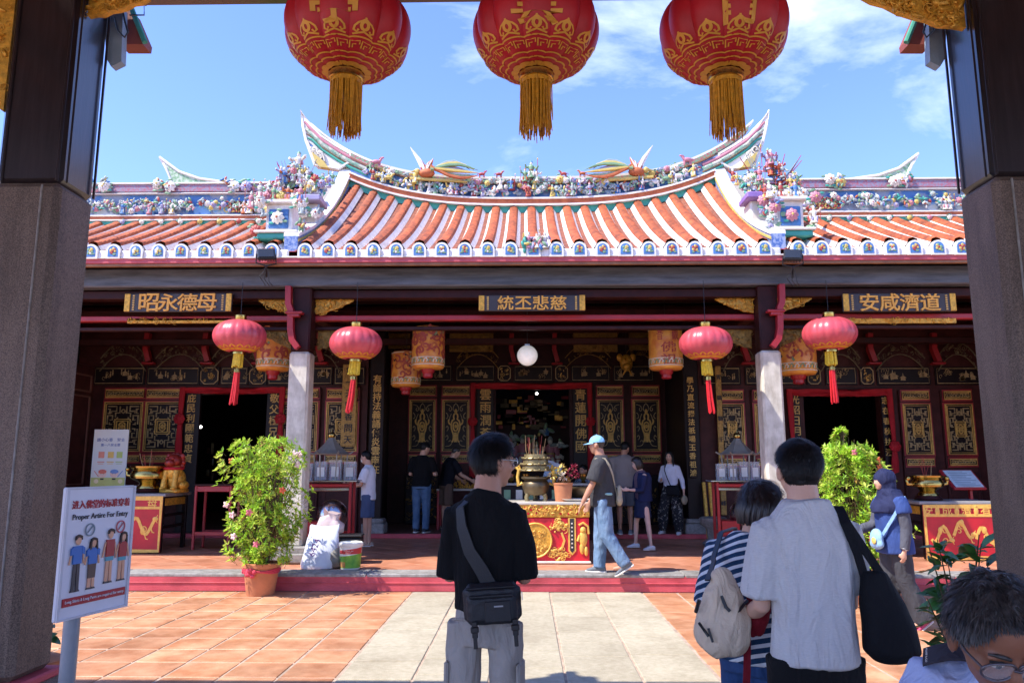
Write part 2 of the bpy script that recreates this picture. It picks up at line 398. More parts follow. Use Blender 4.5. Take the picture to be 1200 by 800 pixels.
def porch_tile(x, y, h, keep):
    global cnt
    q = [(x-h, y), (x, y-h), (x+h, y), (x, y+h)]
    q = clip(q, 1, YK, False)
    if len(q) >= 3: q = clip(q, 1, 15.2, True)
    if len(q) < 3: return
    cx = sum(p[0] for p in q)/len(q); cy = sum(p[1] for p in q)/len(q)
    z0, z1 = ZP-.03, ZP-.012+rt.uniform(0, .0015)
    ins = .0045
    def f(s, zz): return [(cx+(p[0]-cx)*s, cy+(p[1]-cy)*s, zz) for p in q]
    n = len(q); vs = f(1, z0)+f(1, z1-.004)+f(1-2*ins/D, z1)
    fs = [tuple(range(2*n, 3*n))]+[(a*n+i, a*n+(i+1) % n, (a+1)*n+(i+1) % n, (a+1)*n+i) for a in (0, 1) for i in range(n)]
    if keep:
        m = MB(); m.add([(v[0]-cx, v[1]-cy, v[2]-z0) for v in vs], fs); m.build('porch_tile', M_tile2, porch, loc=(cx, cy, z0)); cnt += 1
    else: rest.add(vs, fs)
for i in range(-26, 27):
    for j in range(0, 26):
        for s in (0, .5):
            x = X0+(i+s)*2*r2; y = YK+(j+s)*2*r2
            if y > 15.6: continue
            vis = abs(x) < 6.6*(y/12.5) and y < 14.3
            porch_tile(x, y, r2-.005, vis and cnt < 296)
tag(rest.build('inner_porch_tiles', M_tile2, porch), kind='stuff')
# the inner, slightly higher floor with its red edge
b = MB(); b.box((X0, 19.6, ZP+.02), (24, 8.8, .1)); inner = b.build('inner_floor', mat('inner_tile', '#7d5848', .5, scale=2, bump=.1), porch)
b = MB(); b.box((X0, 15.19, ZP+.035), (24, .03, .085), bev=.006); b.build('painted_threshold_edge', M_redpaint, porch)

# ================================================================== the gate over the camera
gate = empty('gate_house', (0, 4.4, 0), 0, 'dark granite and black timber gate framing the view of the courtyard', 'gate')
def gbox(name, c, d, m, bev=.02, parent=gate):
    b = MB(); b.box(c, d, bev=bev); return b.build(name, m, parent, world=True)
for sx, xi in ((-1, -2.72), (1, 2.68)):
    xo = xi+sx*.46; xc = (xi+xo)/2
    pl = gbox('pillar', (xc, 4.42, 1.85), (.46, .37, 2.78), M_granite, .035)
    gbox('pillar_plinth', (xc, 4.42, .21), (.62, .5, .42), M_granite, .04)
    gbox('plinth_band', (xc, 4.42, .44), (.56, .45, .045), M_redpaint, .01)
    gbox('pillar_post', (xi+sx*.215, 4.44, 4.12), (.40, .35, 1.76), M_pillarwood, .03)
    # raised bands that edge the timber post
    b = MB()
    for dx in (.035, .365): b.box((xi+sx*dx, 4.262, 4.1), (.018, .014, 1.7), bev=.005)
    for yy in (4.30, 4.58): b.box((xi-sx*.004-sx*-.0, yy, 4.1), (.014, .016, 1.7), bev=.004)
    b.build('post_bead', M_pillarwood, gate, world=True)
    b = MB()
    for dx in (.1, .36): b.box((xi+sx*dx, 4.234, 1.85), (.012, .012, 2.74), bev=.004)
    b.build('granite_groove_line', M_kerb, gate, world=True)
# front beam and roof
gbox('front_beam', (0, 4.40, 4.66), (17, .20, .30), M_pillarwood, .02)
gbox('rear_beam', (0, 1.2, 4.9), (17, .22, .3), M_pillarwood, .02)
b = MB(); b.box((0, -.2, 5.0), (19, 9.3, .1)); b.build('roof', M_rchan, gate, world=True)
for i in range(30):
    gbox('rafter', (-8.7+i*.6, -.2, 4.88), (.09, 9.2, .14), M_darkwood, .01)
for xi, sx in ((-2.72, -1), (2.68, 1)):   # tie beams running back from each pillar
    gbox('tie_beam', (xi+sx*.2, 2.6, 4.66), (.2, 3.1, .26), M_pillarwood, .02)

def spiral(cx, cz, r0, r1, a0, turns, n=14, flip=1):
    return [(cx+flip*math.cos(a0+2*PI*turns*i/n)*(r0+(r1-r0)*i/n), cz+math.sin(a0+2*PI*turns*i/n)*(r0+(r1-r0)*i/n)) for i in range(n+1)]
def scrollwork(inside, x0, x1, z0, z1, n, rmin, rmax, rng, depth=.03, mats=1, wd=None):
    """relief of interlocking scrolls, leaves and beads inside a region of the XZ plane"""
    b = MB(); k = 0; tries = 0
    while k < n and tries < n*12:
        tries += 1
        x = rng.uniform(x0, x1); z = rng.uniform(z0, z1)
        if not inside(x, z): continue
        r = rng.uniform(rmin, rmax); k += 1
        d = depth*rng.uniform(.5, 1.0); w0 = wd or r*.26
        t = rng.random()
        if t < .55:
            p = spiral(x, z, r*.15, r, rng.uniform(0, 6.28), rng.uniform(.9, 1.4), 11, rng.choice((-1, 1)))
            b.tube([(q[0], -d*.6, q[1]) for q in p], [w0*.55*(1-.5*i/11) for i in range(12)], 5, rng.randrange(mats))
        elif t < .85:
            a = rng.uniform(0, 6.28); M = TR(x, -d*.5, z) @ Matrix.Rotation(a, 4, 'Y')
            b.ell((0, 0, 0), (r*.32, d*.5, r*.8), 7, 5, rng.randrange(mats), M)
        else:
            b.ell((x, -d*.6, z), (r*.45, d*.45, r*.45), 7, 5, rng.randrange(mats))
    return b
# carved gilt brackets where the beam meets each post
def gilt_wing(parent, x_in, x_out, ztop, zbot, y, seed, name='carved_bracket', m=None, n=70, depth=.05, world=True):
    rng = random.Random(seed); wdt = abs(x_out-x_in); sg = 1 if x_out > x_in else -1
    def zlow(u): return ztop-(ztop-zbot)*(1-(1-u)**1.6*.0-(u**1.5)*.82)
    def inside(x, z):
        u = (x-x_in)/(x_out-x_in); return 0 <= u <= 1 and zlow(u) <= z <= ztop
    b = MB(); pts = [(x_in, ztop), (x_in, zlow(0))]+[(x_in+sg*wdt*i/8, zlow(i/8)+.008*math.sin(i*2.4)) for i in range(1, 9)]+[(x_out, ztop)]
    b.prism(pts, -.012, .03, 0)
    s = scrollwork(inside, min(x_in, x_out), max(x_in, x_out), zbot, ztop, n, wdt*.04, wdt*.1, rng, depth)
    b.merge(s); M = TR(0, y, 0)
    b.v = [tuple(M @ V(v)) for v in b.v]
    return b.build(name, m or M_gold, parent, smooth=50, world=world)
gilt_wing(gate, 2.68, 2.05, 4.50, 4.22, 4.36, 11, n=90)
gilt_wing(gate, -2.72, -2.35, 4.50, 4.36, 4.36, 12, n=40)
gilt_wing(gate, -3.14, -3.55, 4.55, 3.7, 4.3, 13, n=60)
# eave brackets just outside the posts: pale blue board, red plank with a teal edge, cable and lamp frame
M_eaveblue = mat('faded_blue_board', '#8fa3b5', .6, scale=6, bump=.15)
M_eavered = mat('eave_red_plank', '#8e4a40', .65, scale=6, bump=.2)
for sx, xi in ((-1, -2.72), (1, 2.68)):
    def e(px, py, Y): return at(616+sx*px, py, Y)
    q = [e(*p, 4.66) for p in ((470, 12), (492, 2), (490, 70), (484, 80), (472, 74))]
    b = MB(); b.prism([(p.x, p.z) for p in q], 4.64, 4.70); b.build('eave_board', M_eaveblue, gate, world=True)
    q = [e(*p, 4.76) for p in ((460, 14), (474, 14), (474, 54), (447, 54), (446, 47))]
    b = MB(); b.prism([(p.x, p.z) for p in q], 4.74, 4.86); b.build('eave_plank', M_eavered, gate, world=True)
    b = MB(); b.tube([e(462, 10, 4.73), e(446, 50, 4.73)], .018, 8); b.build('eave_edge', M_teal, gate, world=True)
    b = MB(); b.tube([e(*p, 4.62) for p in ((473, 8), (470, 24), (466, 38), (470, 44), (478, 36), (482, 20))], .006, 6); b.build('cable', M_blackplastic, gate, smooth=60, world=True)
    b = MB(); c = [e(*p, 4.62) for p in ((464, 6), (447, 6), (447, 18), (464, 18))]
    b.tube(c, .006, 6); b.box(tuple((c[0]+c[1])/2+V((0, 0, .02))), (.12, .06, .03), bev=.008); b.build('lamp_frame', M_steel, gate, world=True)
# ================================================================== the temple hall
hall = empty('temple_hall', (X0, 11.5, ZP), 0, 'ornate temple hall with orange tiled roof and dark gilded doors behind the courtyard', 'temple')
def hbox(name, c, d, m, bev=.012, parent=hall):
    b = MB(); b.box(c, d, bev=bev); return b.build(name, m, parent, world=True)
YC = 11.52                     # the front columns
# ---- columns
COLX = (X0-3.52, X0+3.53)
for cx in COLX:
    b = MB(); b.box((cx, YC, 1.86), (.31, .31, 2.86), bev=.035)
    col_ = b.build('column', M_granite_l, hall, world=True)
    b = MB(); b.box((cx, YC, .40), (.52, .52, .1), bev=.02); b.box((cx, YC, .29), (.6, .6, .14), bev=.02); b.build('column_base', M_kerb, col_, world=True)
    hbox('column_post', (cx, YC, 3.79), (.29, .29, 1.0), M_darkwood, .025)
# ---- eave beams
hbox('eave_beam', (X0, 11.42, 4.42), (19, .24, .29), M_beam, .02)
hbox('plate_beam', (X0, 11.58, 4.19), (19, .2, .13), M_darkwood, .01)
hbox('rail', (X0, 11.62, 4.245), (19, .03, .02), M_pinkband, .004)
hbox('red_tie_beam', (X0, 11.7, 3.85), (19, .12, .085), M_redwood, .012)
hbox('lower_tie_beam', (X0, 11.76, 3.7), (19, .1, .06), M_darkwood, .01)
for yy, zz in ((12.6, 4.45), (13.7, 4.62), (14.9, 4.62), (16.2, 4.5)):
    b = MB(); b.tube([(X0-9.4, yy, zz), (X0+9.4, yy, zz)], .11, 12); b.build('purlin', M_darkwood, hall, smooth=50, world=True)
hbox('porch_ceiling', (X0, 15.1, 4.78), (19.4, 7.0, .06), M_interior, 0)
hbox('inner_beam', (X0, 13.3, 4.2), (19, .16, .22), M_darkwood, .015)
hbox('inner_beam', (X0, 14.6, 3.95), (19, .14, .12), M_darkwood, .012)
for cx in COLX:                # beams running back from each column
    hbox('cross_beam', (cx, 13.6, 4.05), (.18, 4.0, .24), M_darkwood, .015)
# ---- red S brackets in front of the columns
for cx, sg in ((COLX[0], 1), (COLX[1], -1)):
    b = MB(); xx = cx-sg*.13
    pts = [(xx-sg*.05, 4.27), (xx-sg*.04, 4.0), (xx, 3.9), (xx, 3.84), (xx+sg*.01, 3.6), (xx+sg*.04, 3.45), (xx+sg*.13, 3.33)]
    b.stroke(pts, .085, .1, 0, TR(0, 11.34, 0)); b.box((xx+sg*.06, 11.28, 3.86), (.26, .12, .04), bev=.01); b.box((xx+sg*.06, 11.28, 3.82), (.16, .1, .05), bev=.01)
    b.build('scroll_bracket', M_redwood, hall, world=True)
# ---- gilded brackets under the plate beam and lower down, either side of each column
for k, cx in enumerate(COLX):
    for sg in (-1, 1):
        gilt_wing(hall, cx+sg*.16, cx+sg*.74, 4.16, 3.9, 11.60, 20+k*4+sg, n=75, depth=.06)
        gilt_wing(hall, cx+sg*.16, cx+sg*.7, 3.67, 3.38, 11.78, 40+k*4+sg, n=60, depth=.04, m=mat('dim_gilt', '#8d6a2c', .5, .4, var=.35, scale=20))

# ================================================================== roof
roofm = MB()
def lerp(a, b, t): return a+(b-a)*t
YE, ZE = 10.92, 4.735          # eave line
YRG = 14.2; YRW = 12.9         # main ridge, wing ridge
def zb(x): return 6.44+.50*(abs(x)/3.4)**3      # underside of the main ridge
def zt(x): return 7.03+.17*(abs(x)/2.5)**3.5    # its top line
def slope(t, zr, k=.30): return ZE+(zr-ZE)*(t*(1-k)+k*t*t)
PITCH_R = .336
M_mortar = M_white
def roll(name, x, yr, zr, parent, k):
    """one row of convex tiles with white mortar flanks from eave to ridge"""
    b = MB(); n = int((yr-YE)/.105); prof = [(-.142, -.015, 1), (-.082, .075, 1), (-.055, .11, 0), (0, .13, 0), (.055, .11, 0), (.082, .075, 1), (.142, -.015, 1)]
    vs = []; fs = []; ms = []
    rows = []
    for i in range(n+1):
        t = i/n; y = YE+(yr-YE)*t; z = slope(t, zr, k)
        for e in ((0,) if i in (0, n) else (0, 1)):
            rows.append((y+(.004 if e else 0), z, 1.0 if e else 1.15))
    for y, z, s in rows:
        for px, pz, m in prof: vs.append((x+px*(s if m == 0 else 1), y, z+(pz*s if m == 0 else pz)))
    q = len(prof)
    for i in range(len(rows)-1):
        for j in range(q-1):
            fs.append((i*q+j, i*q+j+1, (i+1)*q+j+1, (i+1)*q+j)); ms.append(1 if j in (0, q-2) else 0)
    b.v = vs; b.f = fs; b.m = ms
    b.build(name, [M_rtile, M_mortar], parent, smooth=35, world=True)
CAPS = []
def cap_mesh(v):
    """arched end tile with white rim and a little painted flower panel"""
    b = MB(); rr = random.Random(v)
    def arch(w, h, n=8): return [(-w, 0), (w, 0), (w, h-w)]+[(w*math.cos(PI*i/n), h-w+w*math.sin(PI*i/n)) for i in range(1, n)]+[(-w, h-w)]
    b.prism(arch(.105, .222), -.02, .06, 0)
    b.prism([(x, z+.028) for x, z in arch(.074, .165)], -.024, -.015, 1)
    c = rr.choice((2, 3, 4, 5, 0))
    for q in range(6):
        a = q*PI/3+rr.random(); b.ell((.032*math.cos(a), -.027, .115+.034*math.sin(a)), (.022, .008, .022), 6, 4, rr.choice((c, c, 6, 2)))
    b.ell((0, -.03, .115), (.018, .01, .018), 6, 4, rr.choice((2, 3)))
    for q in range(3): b.ell((rr.uniform(-.05, .05), -.026, rr.uniform(.05, .075)), (.025, .006, .012), 5, 4, 6)
    b.box((.0, .16, .03), (.205, .25, .05), 0)
    return b.mesh('end_tile', [M_white, M_blue, M_yellow, M_red, M_pink, M_cream, M_green])
capm = [cap_mesh(i) for i in range(7)]
def roof_field(name, x0, x1, nr, yr, zrf, k, parent_label):
    root = MB(); xs = np.linspace(x0-.17, x1+.17, nr*2+3)
    N = 26; vs = []; fs = []
    for i in range(N*2):
        t = min(1, ((i+1)//2)/N); y = YE+(yr-YE)*t
        for x in xs: vs.append((x, y, slope(t, zrf(x), k)-.012+(.014 if i % 2 else 0)))
    w_ = len(xs)
    for i in range(N*2-1):
        for j in range(w_-1): fs.append((i*w_+j, i*w_+j+1, (i+1)*w_+j+1, (i+1)*w_+j))
    root.add(vs, fs)
    f = root.build(name, M_rchan, hall, world=True)
    for i in range(nr):
        x = x0+(x1-x0)*i/(nr-1); roll('tile_roll', x, yr, zrf(x), f, k)
        link('end_tile', capm[rnd.randrange(7)], f, V((x, YE-.03, ZE-.13))-base(f))
        b = MB(); xm = x+PITCH_R/2
        b.box((xm, YE-.0, ZE-.065), (.15, .05, .13), bev=.02); b.build('drip_tile', M_white, f, world=True)
    return f
main_roof = roof_field('main_roof', X0-3.36, X0+3.36, 21, YRG, lambda x: zb(x-X0), .22, '')
wings = [roof_field('wing_roof', X0+sg*(3.55+.30) if sg > 0 else X0-3.85-PITCH_R*13, X0+3.85+PITCH_R*13 if sg > 0 else X0-3.85, 14, YRW, lambda x: 5.74, .12, '') for sg in (-1, 1)]
# under the tiles: pink board, brown board, soffit, rear slope and back wall (keep daylight out of the porch)
hbox('eave_board', (X0, 10.93, 4.575), (18.6, .05, .075), M_pinkband, .008)
hbox('white_fillet', (X0, 10.915, 4.622), (18.6, .05, .022), M_white, .005)
hbox('under_board', (X0, 10.95, 4.515), (18.6, .06, .04), M_brownband, .006)
hbox('soffit', (X0, 11.3, 4.60), (18.8, .75, .03), M_darkwood, 0)
b = MB(); b.add([(X0-9.4, YRG, 6.4), (X0+9.4, YRG, 6.4), (X0+9.4, 23, 4.4), (X0-9.4, 23, 4.4)], [(0, 1, 2, 3)]); b.add([(X0-9.4, YE+.1, 4.62), (X0+9.4, YE+.1, 4.62), (X0+9.4, YRW+.3, 5.7), (X0-9.4, YRW+.3, 5.7)], [(0, 1, 2, 3)]); b.add([(X0-9.4, YRW+.3, 5.7), (X0+9.4, YRW+.3, 5.7), (X0+9.4, YRG, 5.65), (X0-9.4, YRG, 5.65)], [(0, 1, 2, 3)]); b.build('roof_deck', M_rchan, hall, world=True)
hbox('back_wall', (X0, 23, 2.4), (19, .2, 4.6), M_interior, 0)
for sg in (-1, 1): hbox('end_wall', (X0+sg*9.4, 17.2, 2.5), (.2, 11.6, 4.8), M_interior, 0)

# ================================================================== ridges and their figures
PAL = [M_cream, M_yellow, M_green, M_red, M_blue, M_pink, M_orangeband, M_dark, M_grey, M_teal, M_white, M_lav]
def figurine(rng, h, parent, loc, yaw=0):
    b = MB(); c = [rng.choice((0, 0, 8, 10, 11, 2, 5, 1, 6, 3, 4, 8, 2)) for _ in range(4)]; r = h*.2
    b.lathe([(r*1.15, 0), (r*.85, h*.25), (r*.62, h*.45), (r*.95, h*.6), (r*.75, h*.72), (r*.28, h*.77)], 8, mat=c[0])
    b.lathe([(r*.66, h*.42), (r*.7, h*.47)], 8, mat=c[1]); b.ell((0, -.01*h, h*.85), (h*.085, h*.09, h*.1), 8, 6, 0)
    b.lathe([(h*.1, h*.9), (h*.085, h*.95), (h*.03, h*1.03)], 7, mat=c[2])
    for s in (-1, 1):
        e = V((s*r*1.5, -h*.12, h*rng.uniform(.4, .75))); b.tube([(s*r*.8, 0, h*.66), e, e+V((rng.uniform(-.1, .1)*h, -.12*h, rng.uniform(-.1, .22)*h))], [h*.07, h*.075, h*.05], 6, c[rng.randrange(2)])
        b.ell((s*r*.6, -r*.75, h*.2), (h*.07, h*.05, h*.16), 6, 4, c[3])
    if rng.random() < .5:
        x = rng.choice((-1, 1))*r*1.6; b.tube([(x, -.12*h, h*.15), (x*1.1, -.14*h, h*1.05)], h*.018, 5, 3); b.ell((x*1.1, -.14*h, h*1.08), (h*.05, h*.02, h*.07), 5, 4, 1)
    o = b.build('figurine', PAL, parent, smooth=50, loc=V(loc)-base(parent)); o.rotation_euler.z = yaw; return o
def beast(rng, L, parent, loc, c, face=1):
    b = MB(); M = Matrix.Scale(face, 4, V((1, 0, 0)))
    b.ell((0, 0, L*.5), (L*.42, L*.17, L*.2), 10, 7, c); b.tube([(L*.3, 0, L*.55), (L*.45, -.03*L, L*.75), (L*.5, -.05*L, L*.85)], [L*.13, L*.1, L*.09], 7, c)
    b.ell((L*.57, -.06*L, L*.84), (L*.15, L*.08, L*.09), 7, 5, c)
    for x in (-.3, -.2, .22, .32): b.tube([(x*L, rng.uniform(-.1, .1)*L, L*.4), (x*L*1.05+rng.uniform(-.05, .05)*L, 0, L*.2), (x*L*1.1, -.02*L, 0)], [L*.08, L*.055, L*.045], 6, c)
    b.tube([(-L*.4, 0, L*.55), (-L*.55, 0, L*.5), (-L*.6, 0, L*.3)], [L*.05, L*.05, L*.02], 5, c)
    b.tube([(L*.25, 0, L*.72), (L*.42, 0, L*.92)], [L*.06, L*.04], 5, rng.choice((3, 7, 1)))
    b.v = [tuple(M @ V(v)) for v in b.v]
    if face < 0: b.f = [f[::-1] for f in b.f]
    return b.build('porcelain_beast', PAL, parent, smooth=60, loc=V(loc)-base(parent))
def bloom(rng, r, parent, loc):
    b = MB(); c = rng.choice((0, 10, 11, 5, 0, 8, 3, 1)); c2 = rng.choice((1, 3, 6))
    for ring, (n, rr) in enumerate(((8, 1.0), (6, .62))):
        for i in range(n):
            a = 2*PI*i/n+ring*.4; M = TR(math.cos(a)*r*rr*.6, -r*.15-ring*r*.18, math.sin(a)*r*rr*.6) @ Matrix.Rotation(-a, 4, 'Y') @ Matrix.Rotation(.45, 4, 'Z')
            b.ell((0, 0, 0), (r*.42*rr, r*.1, r*.3*rr), 6, 4, c, M)
    b.ell((0, -r*.35, 0), (r*.22, r*.2, r*.22), 6, 4, c2)
    for i in range(4):
        a = rng.uniform(0, 6.28); b.ell((math.cos(a)*r*1.15, 0, math.sin(a)*r*1.15), (r*.4, r*.06, r*.2), 6, 4, rng.choice((2, 9, 2)), None)
    return b.build('porcelain_flower', PAL, parent, smooth=60, loc=V(loc)-base(parent))
def foliage_clump(rng, r, parent, loc):
    b = MB(); c = rng.choice((2, 8, 8, 9, 0, 2, 8, 11))
    for i in range(9):
        a, e = rng.uniform(0, 6.28), rng.uniform(-.2, 1); M = TR(math.cos(a)*r*.8*rng.random(), -r*.4*rng.random(), math.sin(a)*r*.8*rng.random()) @ Matrix.Rotation(a, 4, 'Y')
        b.ell((0, 0, 0), (r*.45, r*.14, r*.2), 6, 4, rng.choice((c, c, 8, rng.randrange(7))), M)
    return b.build('porcelain_leaves', PAL, parent, smooth=60, loc=V(loc)-base(parent))
def band(name, top, bot, xs, y, d, m, side=None, parent=hall):
    b = MB(); poly = [(X0+x, bot(x)) for x in xs]+[(X0+x, top(x)) for x in reversed(xs)]
    n = len(xs)
    for i in range(n-1):    # quads so that concave bands stay clean
        q = [(X0+xs[i], bot(xs[i])), (X0+xs[i+1], bot(xs[i+1])), (X0+xs[i+1], top(xs[i+1])), (X0+xs[i], top(xs[i]))]
        b.prism(q, y-d/2, y+d/2)
    return b.build(name, m, parent, world=True)
xs = list(np.linspace(-3.5, 3.5, 41))
ridge = band('main_ridge', lambda x: zt(x)-.0, lambda x: zb(x)+.16, xs, YRG, .22, mat('ridge_backboard', '#3a6fa8', .55, scale=3.5, col2='#7e8aa0', mixpos=(.42, .55)))
def rband(name, top, bot, xs, y, d, m):
    o = band(name, top, bot, xs, y, d, m, parent=ridge); return o
rband('orange_band', lambda x: zb(x)+.150, lambda x: zb(x)+.055, xs, YRG-.06, .30, M_orangeband)
rband('white_fillet', lambda x: zb(x)+.182, lambda x: zb(x)+.150, xs, YRG-.07, .34, M_white)
rband('white_fillet', lambda x: zb(x)+.055, lambda x: zb(x)+.022, xs, YRG-.07, .34, M_white)
rband('teal_band', lambda x: zb(x)+.022, lambda x: zb(x)-.10+.0*x, [v for v in xs], YRG-.05, .22, M_teal)
rband('top_white_line', lambda x: zt(x)+.045, lambda x: zt(x)+.0, list(np.linspace(-4.3, 4.3, 61)), YRG, .26, M_white)
rband('top_red_band', lambda x: zt(x)-.0, lambda x: zt(x)-.085, list(np.linspace(-4.2, 4.2, 61)), YRG-.01, .24, mat('red_green_mosaic', '#b1505a', .5, scale=26, col2='#7aa07a', mixpos=(.45, .6)))
rband('lower_gold_line', lambda x: zt(x)-.085, lambda x: zt(x)-.115, xs, YRG-.02, .27, M_brownband)
# swallowtails at both ends
def tail(parent, pts_outer, y, d, fill_m, panel, sg, names=('swallowtail', 'tail_rim', 'tail_panel')):
    q = [at(*p, y) for p in pts_outer]; b = MB(); poly = [(p.x, p.z) for p in q]
    b.prism(poly, y-d/2, y+d/2); o = b.build(names[0], fill_m, parent, world=True)
    b = MB(); b.tube([(p.x, y-d/2, p.z) for p in q], .035, 6, closed=True); b.build(names[1], M_white, o, world=True)
    if panel:
        q = [at(*p, y-d/2) for p in panel]; b = MB(); b.prism([(p.x, p.z) for p in q], y-d/2-.03, y-d/2); pn = b.build(names[2], M_blue, o, world=True)
        b = MB(); b.tube([(p.x, y-d/2-.03, p.z) for p in q], .025, 6, closed=True)
        c = sum(q, V((0, 0, 0)))/len(q)
        rr = random.Random(int(c.x*10))
        for k in range(9):
            u = q[k % len(q)]*.35+c*.65; p_ = spiral(u.x, u.z, .01, .08, rr.random()*6, 1.2, 9, sg); b.tube([(a[0], y-d/2-.045, a[1]) for a in p_], .014, 5)
        b.build('panel_scroll', M_cream, o, smooth=60, world=True)
    return o
def mir(pts, cx=626.5): return [(2*cx-x, y) for x, y in pts]
M_tailfill = mat('tail_mosaic', '#c9c4b0', .5, scale=12, col2='#6f9f86', mixpos=(.4, .6))
TL = [(354, 133), (357, 150), (361, 168), (371, 196), (398, 200), (412, 192), (412, 183), (396, 174), (378, 162), (366, 150)]
TP = [(361, 166), (378, 180), (381, 190), (370, 190)]
for sg, f in ((-1, lambda p: p), (1, mir)):
    tl = tail(ridge, f(TL), YRG, .2, M_white, f(TP), sg)
    for off, rad, m in ((3, .045, M_pink), (7.5, .05, M_tailfill), (11, .02, M_brownband), (14, .03, M_teal)):
        q = [at(x+off*.35*(-sg if False else 1)*0, y+off, YRG-.1) for x, y in f([(357, 138+off*.6), (366, 150), (378, 162), (396, 174), (412, 183), (430, 191)])]
        b = MB(); b.tube([tuple(p) for p in q], [rad*.4]+[rad]*5, 7, flat=1); b.build('tail_band', m, tl, smooth=60, world=True)
    q = [at(*p, YRG-.2) for p in f([(366, 179), (380, 190), (386, 198), (376, 197), (370, 190)])]
    b = MB(); b.prism([(p.x, p.z) for p in q], YRG-.26, YRG-.12); b.build('yellow_plume', M_yellow, ridge, world=True)
# verge ridges that run from the ridge ends down to the eave
for sg in (-1, 1):
    b = MB(); n = 26; top = []
    cs = []
    for i in range(n+1):
        t = i/n; y = lerp(10.98, YRG+.05, t); z = lerp(4.98, 7.35, t*.62+.38*t**2.6); cs.append((y, z))
    def strip(bb, x0, x1, h0, h1, m):
        vs = []; fs = []
        for y, z in cs:
            y = y+h0*.06; lo = max(z+h0, ZE-.02); vs += [(x0, y, lo), (x1, y, lo), (x1, y, max(z+h1, lo+.01)), (x0, y, max(z+h1, lo+.01))]
        for i in range(n):
            for q in range(4):
                a = i*4+q; c = i*4+(q+1) % 4; fs.append((a, c, c+4, a+4) if True else 0)
        fs += [(0, 3, 2, 1), (n*4, n*4+1, n*4+2, n*4+3)]
        bb.add(vs, fs, m)
    x = X0+sg*3.60
    strip(b, x-.115, x+.115, -.02, .035, 0)                      # white cap
    strip(b, x-.10, x+.10, -.30, -.02, 1)                     # blue mosaic flank
    strip(b, x-.115, x+.115, -.10, -.06, 2)
    strip(b, x-.16, x+.16, -.36, -.30, 0)
    strip(b, x-.14, x+.14, -.62, -.36, 3)
    v = b.build('verge_ridge', [M_white, mat('blue_white_mosaic', '#98a3bd', .5, scale=22, col2='#4a68a3', mixpos=(.42, .58)), M_yellow, M_redpaint], hall, world=True)
    inner = MB(); 
    strip(inner, x-sg*.14-.03, x-sg*.14+.03, -.46, -.40, 0); inner.build('verge_fillet', M_white, v, world=True)
rg = random.Random(21)
YF = YRG-.16
# figures along the main ridge
for i in range(120):
    x = -3.15+6.3*i/119+rg.uniform(-.04, .04); a = abs(x); zz = zb(x)+.2; y = YF-rg.uniform(0, .08); t = rg.random()
    if 2.15 < a < 2.95 and i % 4 == 0: beast(rg, .2, ridge, (X0+x, y, zz+.02), 1 if x < 0 else rg.choice((10, 2)), -1 if x > 0 else 1)
    elif t < .36: bloom(rg, rg.uniform(.04, .075), ridge, (X0+x, y, zz+rg.uniform(.06, .26)))
    elif t < .72: foliage_clump(rg, rg.uniform(.07, .12), ridge, (X0+x, y, zz+rg.uniform(.05, .2)))
    else: figurine(rg, rg.uniform(.2, .27), ridge, (X0+x, y, zz+rg.choice((0, 0, .14))), rg.uniform(-.6, .6))
for i in range(54):
    x = -3.0+6.0*i/53+rg.uniform(-.05, .05)
    if 1.35 < abs(x) < 2.3: continue
    z = zt(x)-.08+rg.uniform(-.03, .05)
    (bloom if rg.random() < .55 else foliage_clump)(rg, rg.uniform(.05, .09), ridge, (X0+x, YF-.02, z))
for x in (-.12, .1, 0): figurine(rg, .34 if x == 0 else .26, ridge, (X0+x, YF-.05, zt(0)-.09 if x else zt(0)-.02))
for x, c in ((-.62, 3), (.62, 3), (-.95, 3), (.98, 6)): beast(rg, .15, ridge, (X0+x, YF-.02, zt(x)-.0), c, 1 if x < 0 else -1)
for x in (-2.98, 2.98): beast(rg, .22, ridge, (X0+x, YF-.06, zt(x)-.1), 5, -1 if x > 0 else 1)
# the two phoenixes: upswept wings and streaming tails
for sg in (-1, 1):
    b = MB(); cx = X0+sg*2.02; cz = zt(2.0)+.02; y = YF-.08
    def P(dx, dz): return (cx+sg*-dx*-1 if False else cx-sg*dx, y, cz+dz)
    for k, (ex, ez, wd, c) in enumerate(((-.30, .50, .05, 10), (-.20, .34, .055, 3), (-.1, .26, .045, 6), (.14, .27, .07, 6), (.05, .2, .05, 3))):
        pts = [P(0, -.03), P(ex*.45, ez*.5), P(ex, ez)]
        b.tube(pts, [wd, wd*.9, .008], 7, c, flat=.4); b.tube([tuple(V(p)+V((0, -.03, 0))) for p in pts], [.018, .016, .006], 5, 10)
    b.ell(P(.02, -.02), (.16, .1, .09), 10, 6, 6); b.ell(P(-.16, .02), (.06, .05, .06), 8, 6, 1); b.tube([P(-.2, .03), P(-.28, .01)], [.03, .005], 5, 1)
    for k in range(9):
        c = (8, 1, 2, 5, 8, 1, 0, 2, 6)[k]; z0 = -.05+k*.012; L = .75+.08*(k % 3)
        pts = [P(.1+L*u, z0+(.26-.055*k)*math.sin(u*2.6)-.10*u) for u in (0, .2, .4, .6, .8, 1)]
        b.tube([(p[0], p[1]-.03-.025*(k % 3), p[2]+.05) for p in pts], [.03, .034, .036, .034, .024, .006], 6, c)
    b.tube([P(-.3, -.12), P(.3, -.16), P(.8, -.2)], [.03, .035, .02], 6, 1)
    b.build('porcelain_phoenix', PAL, ridge, smooth=50, world=True)
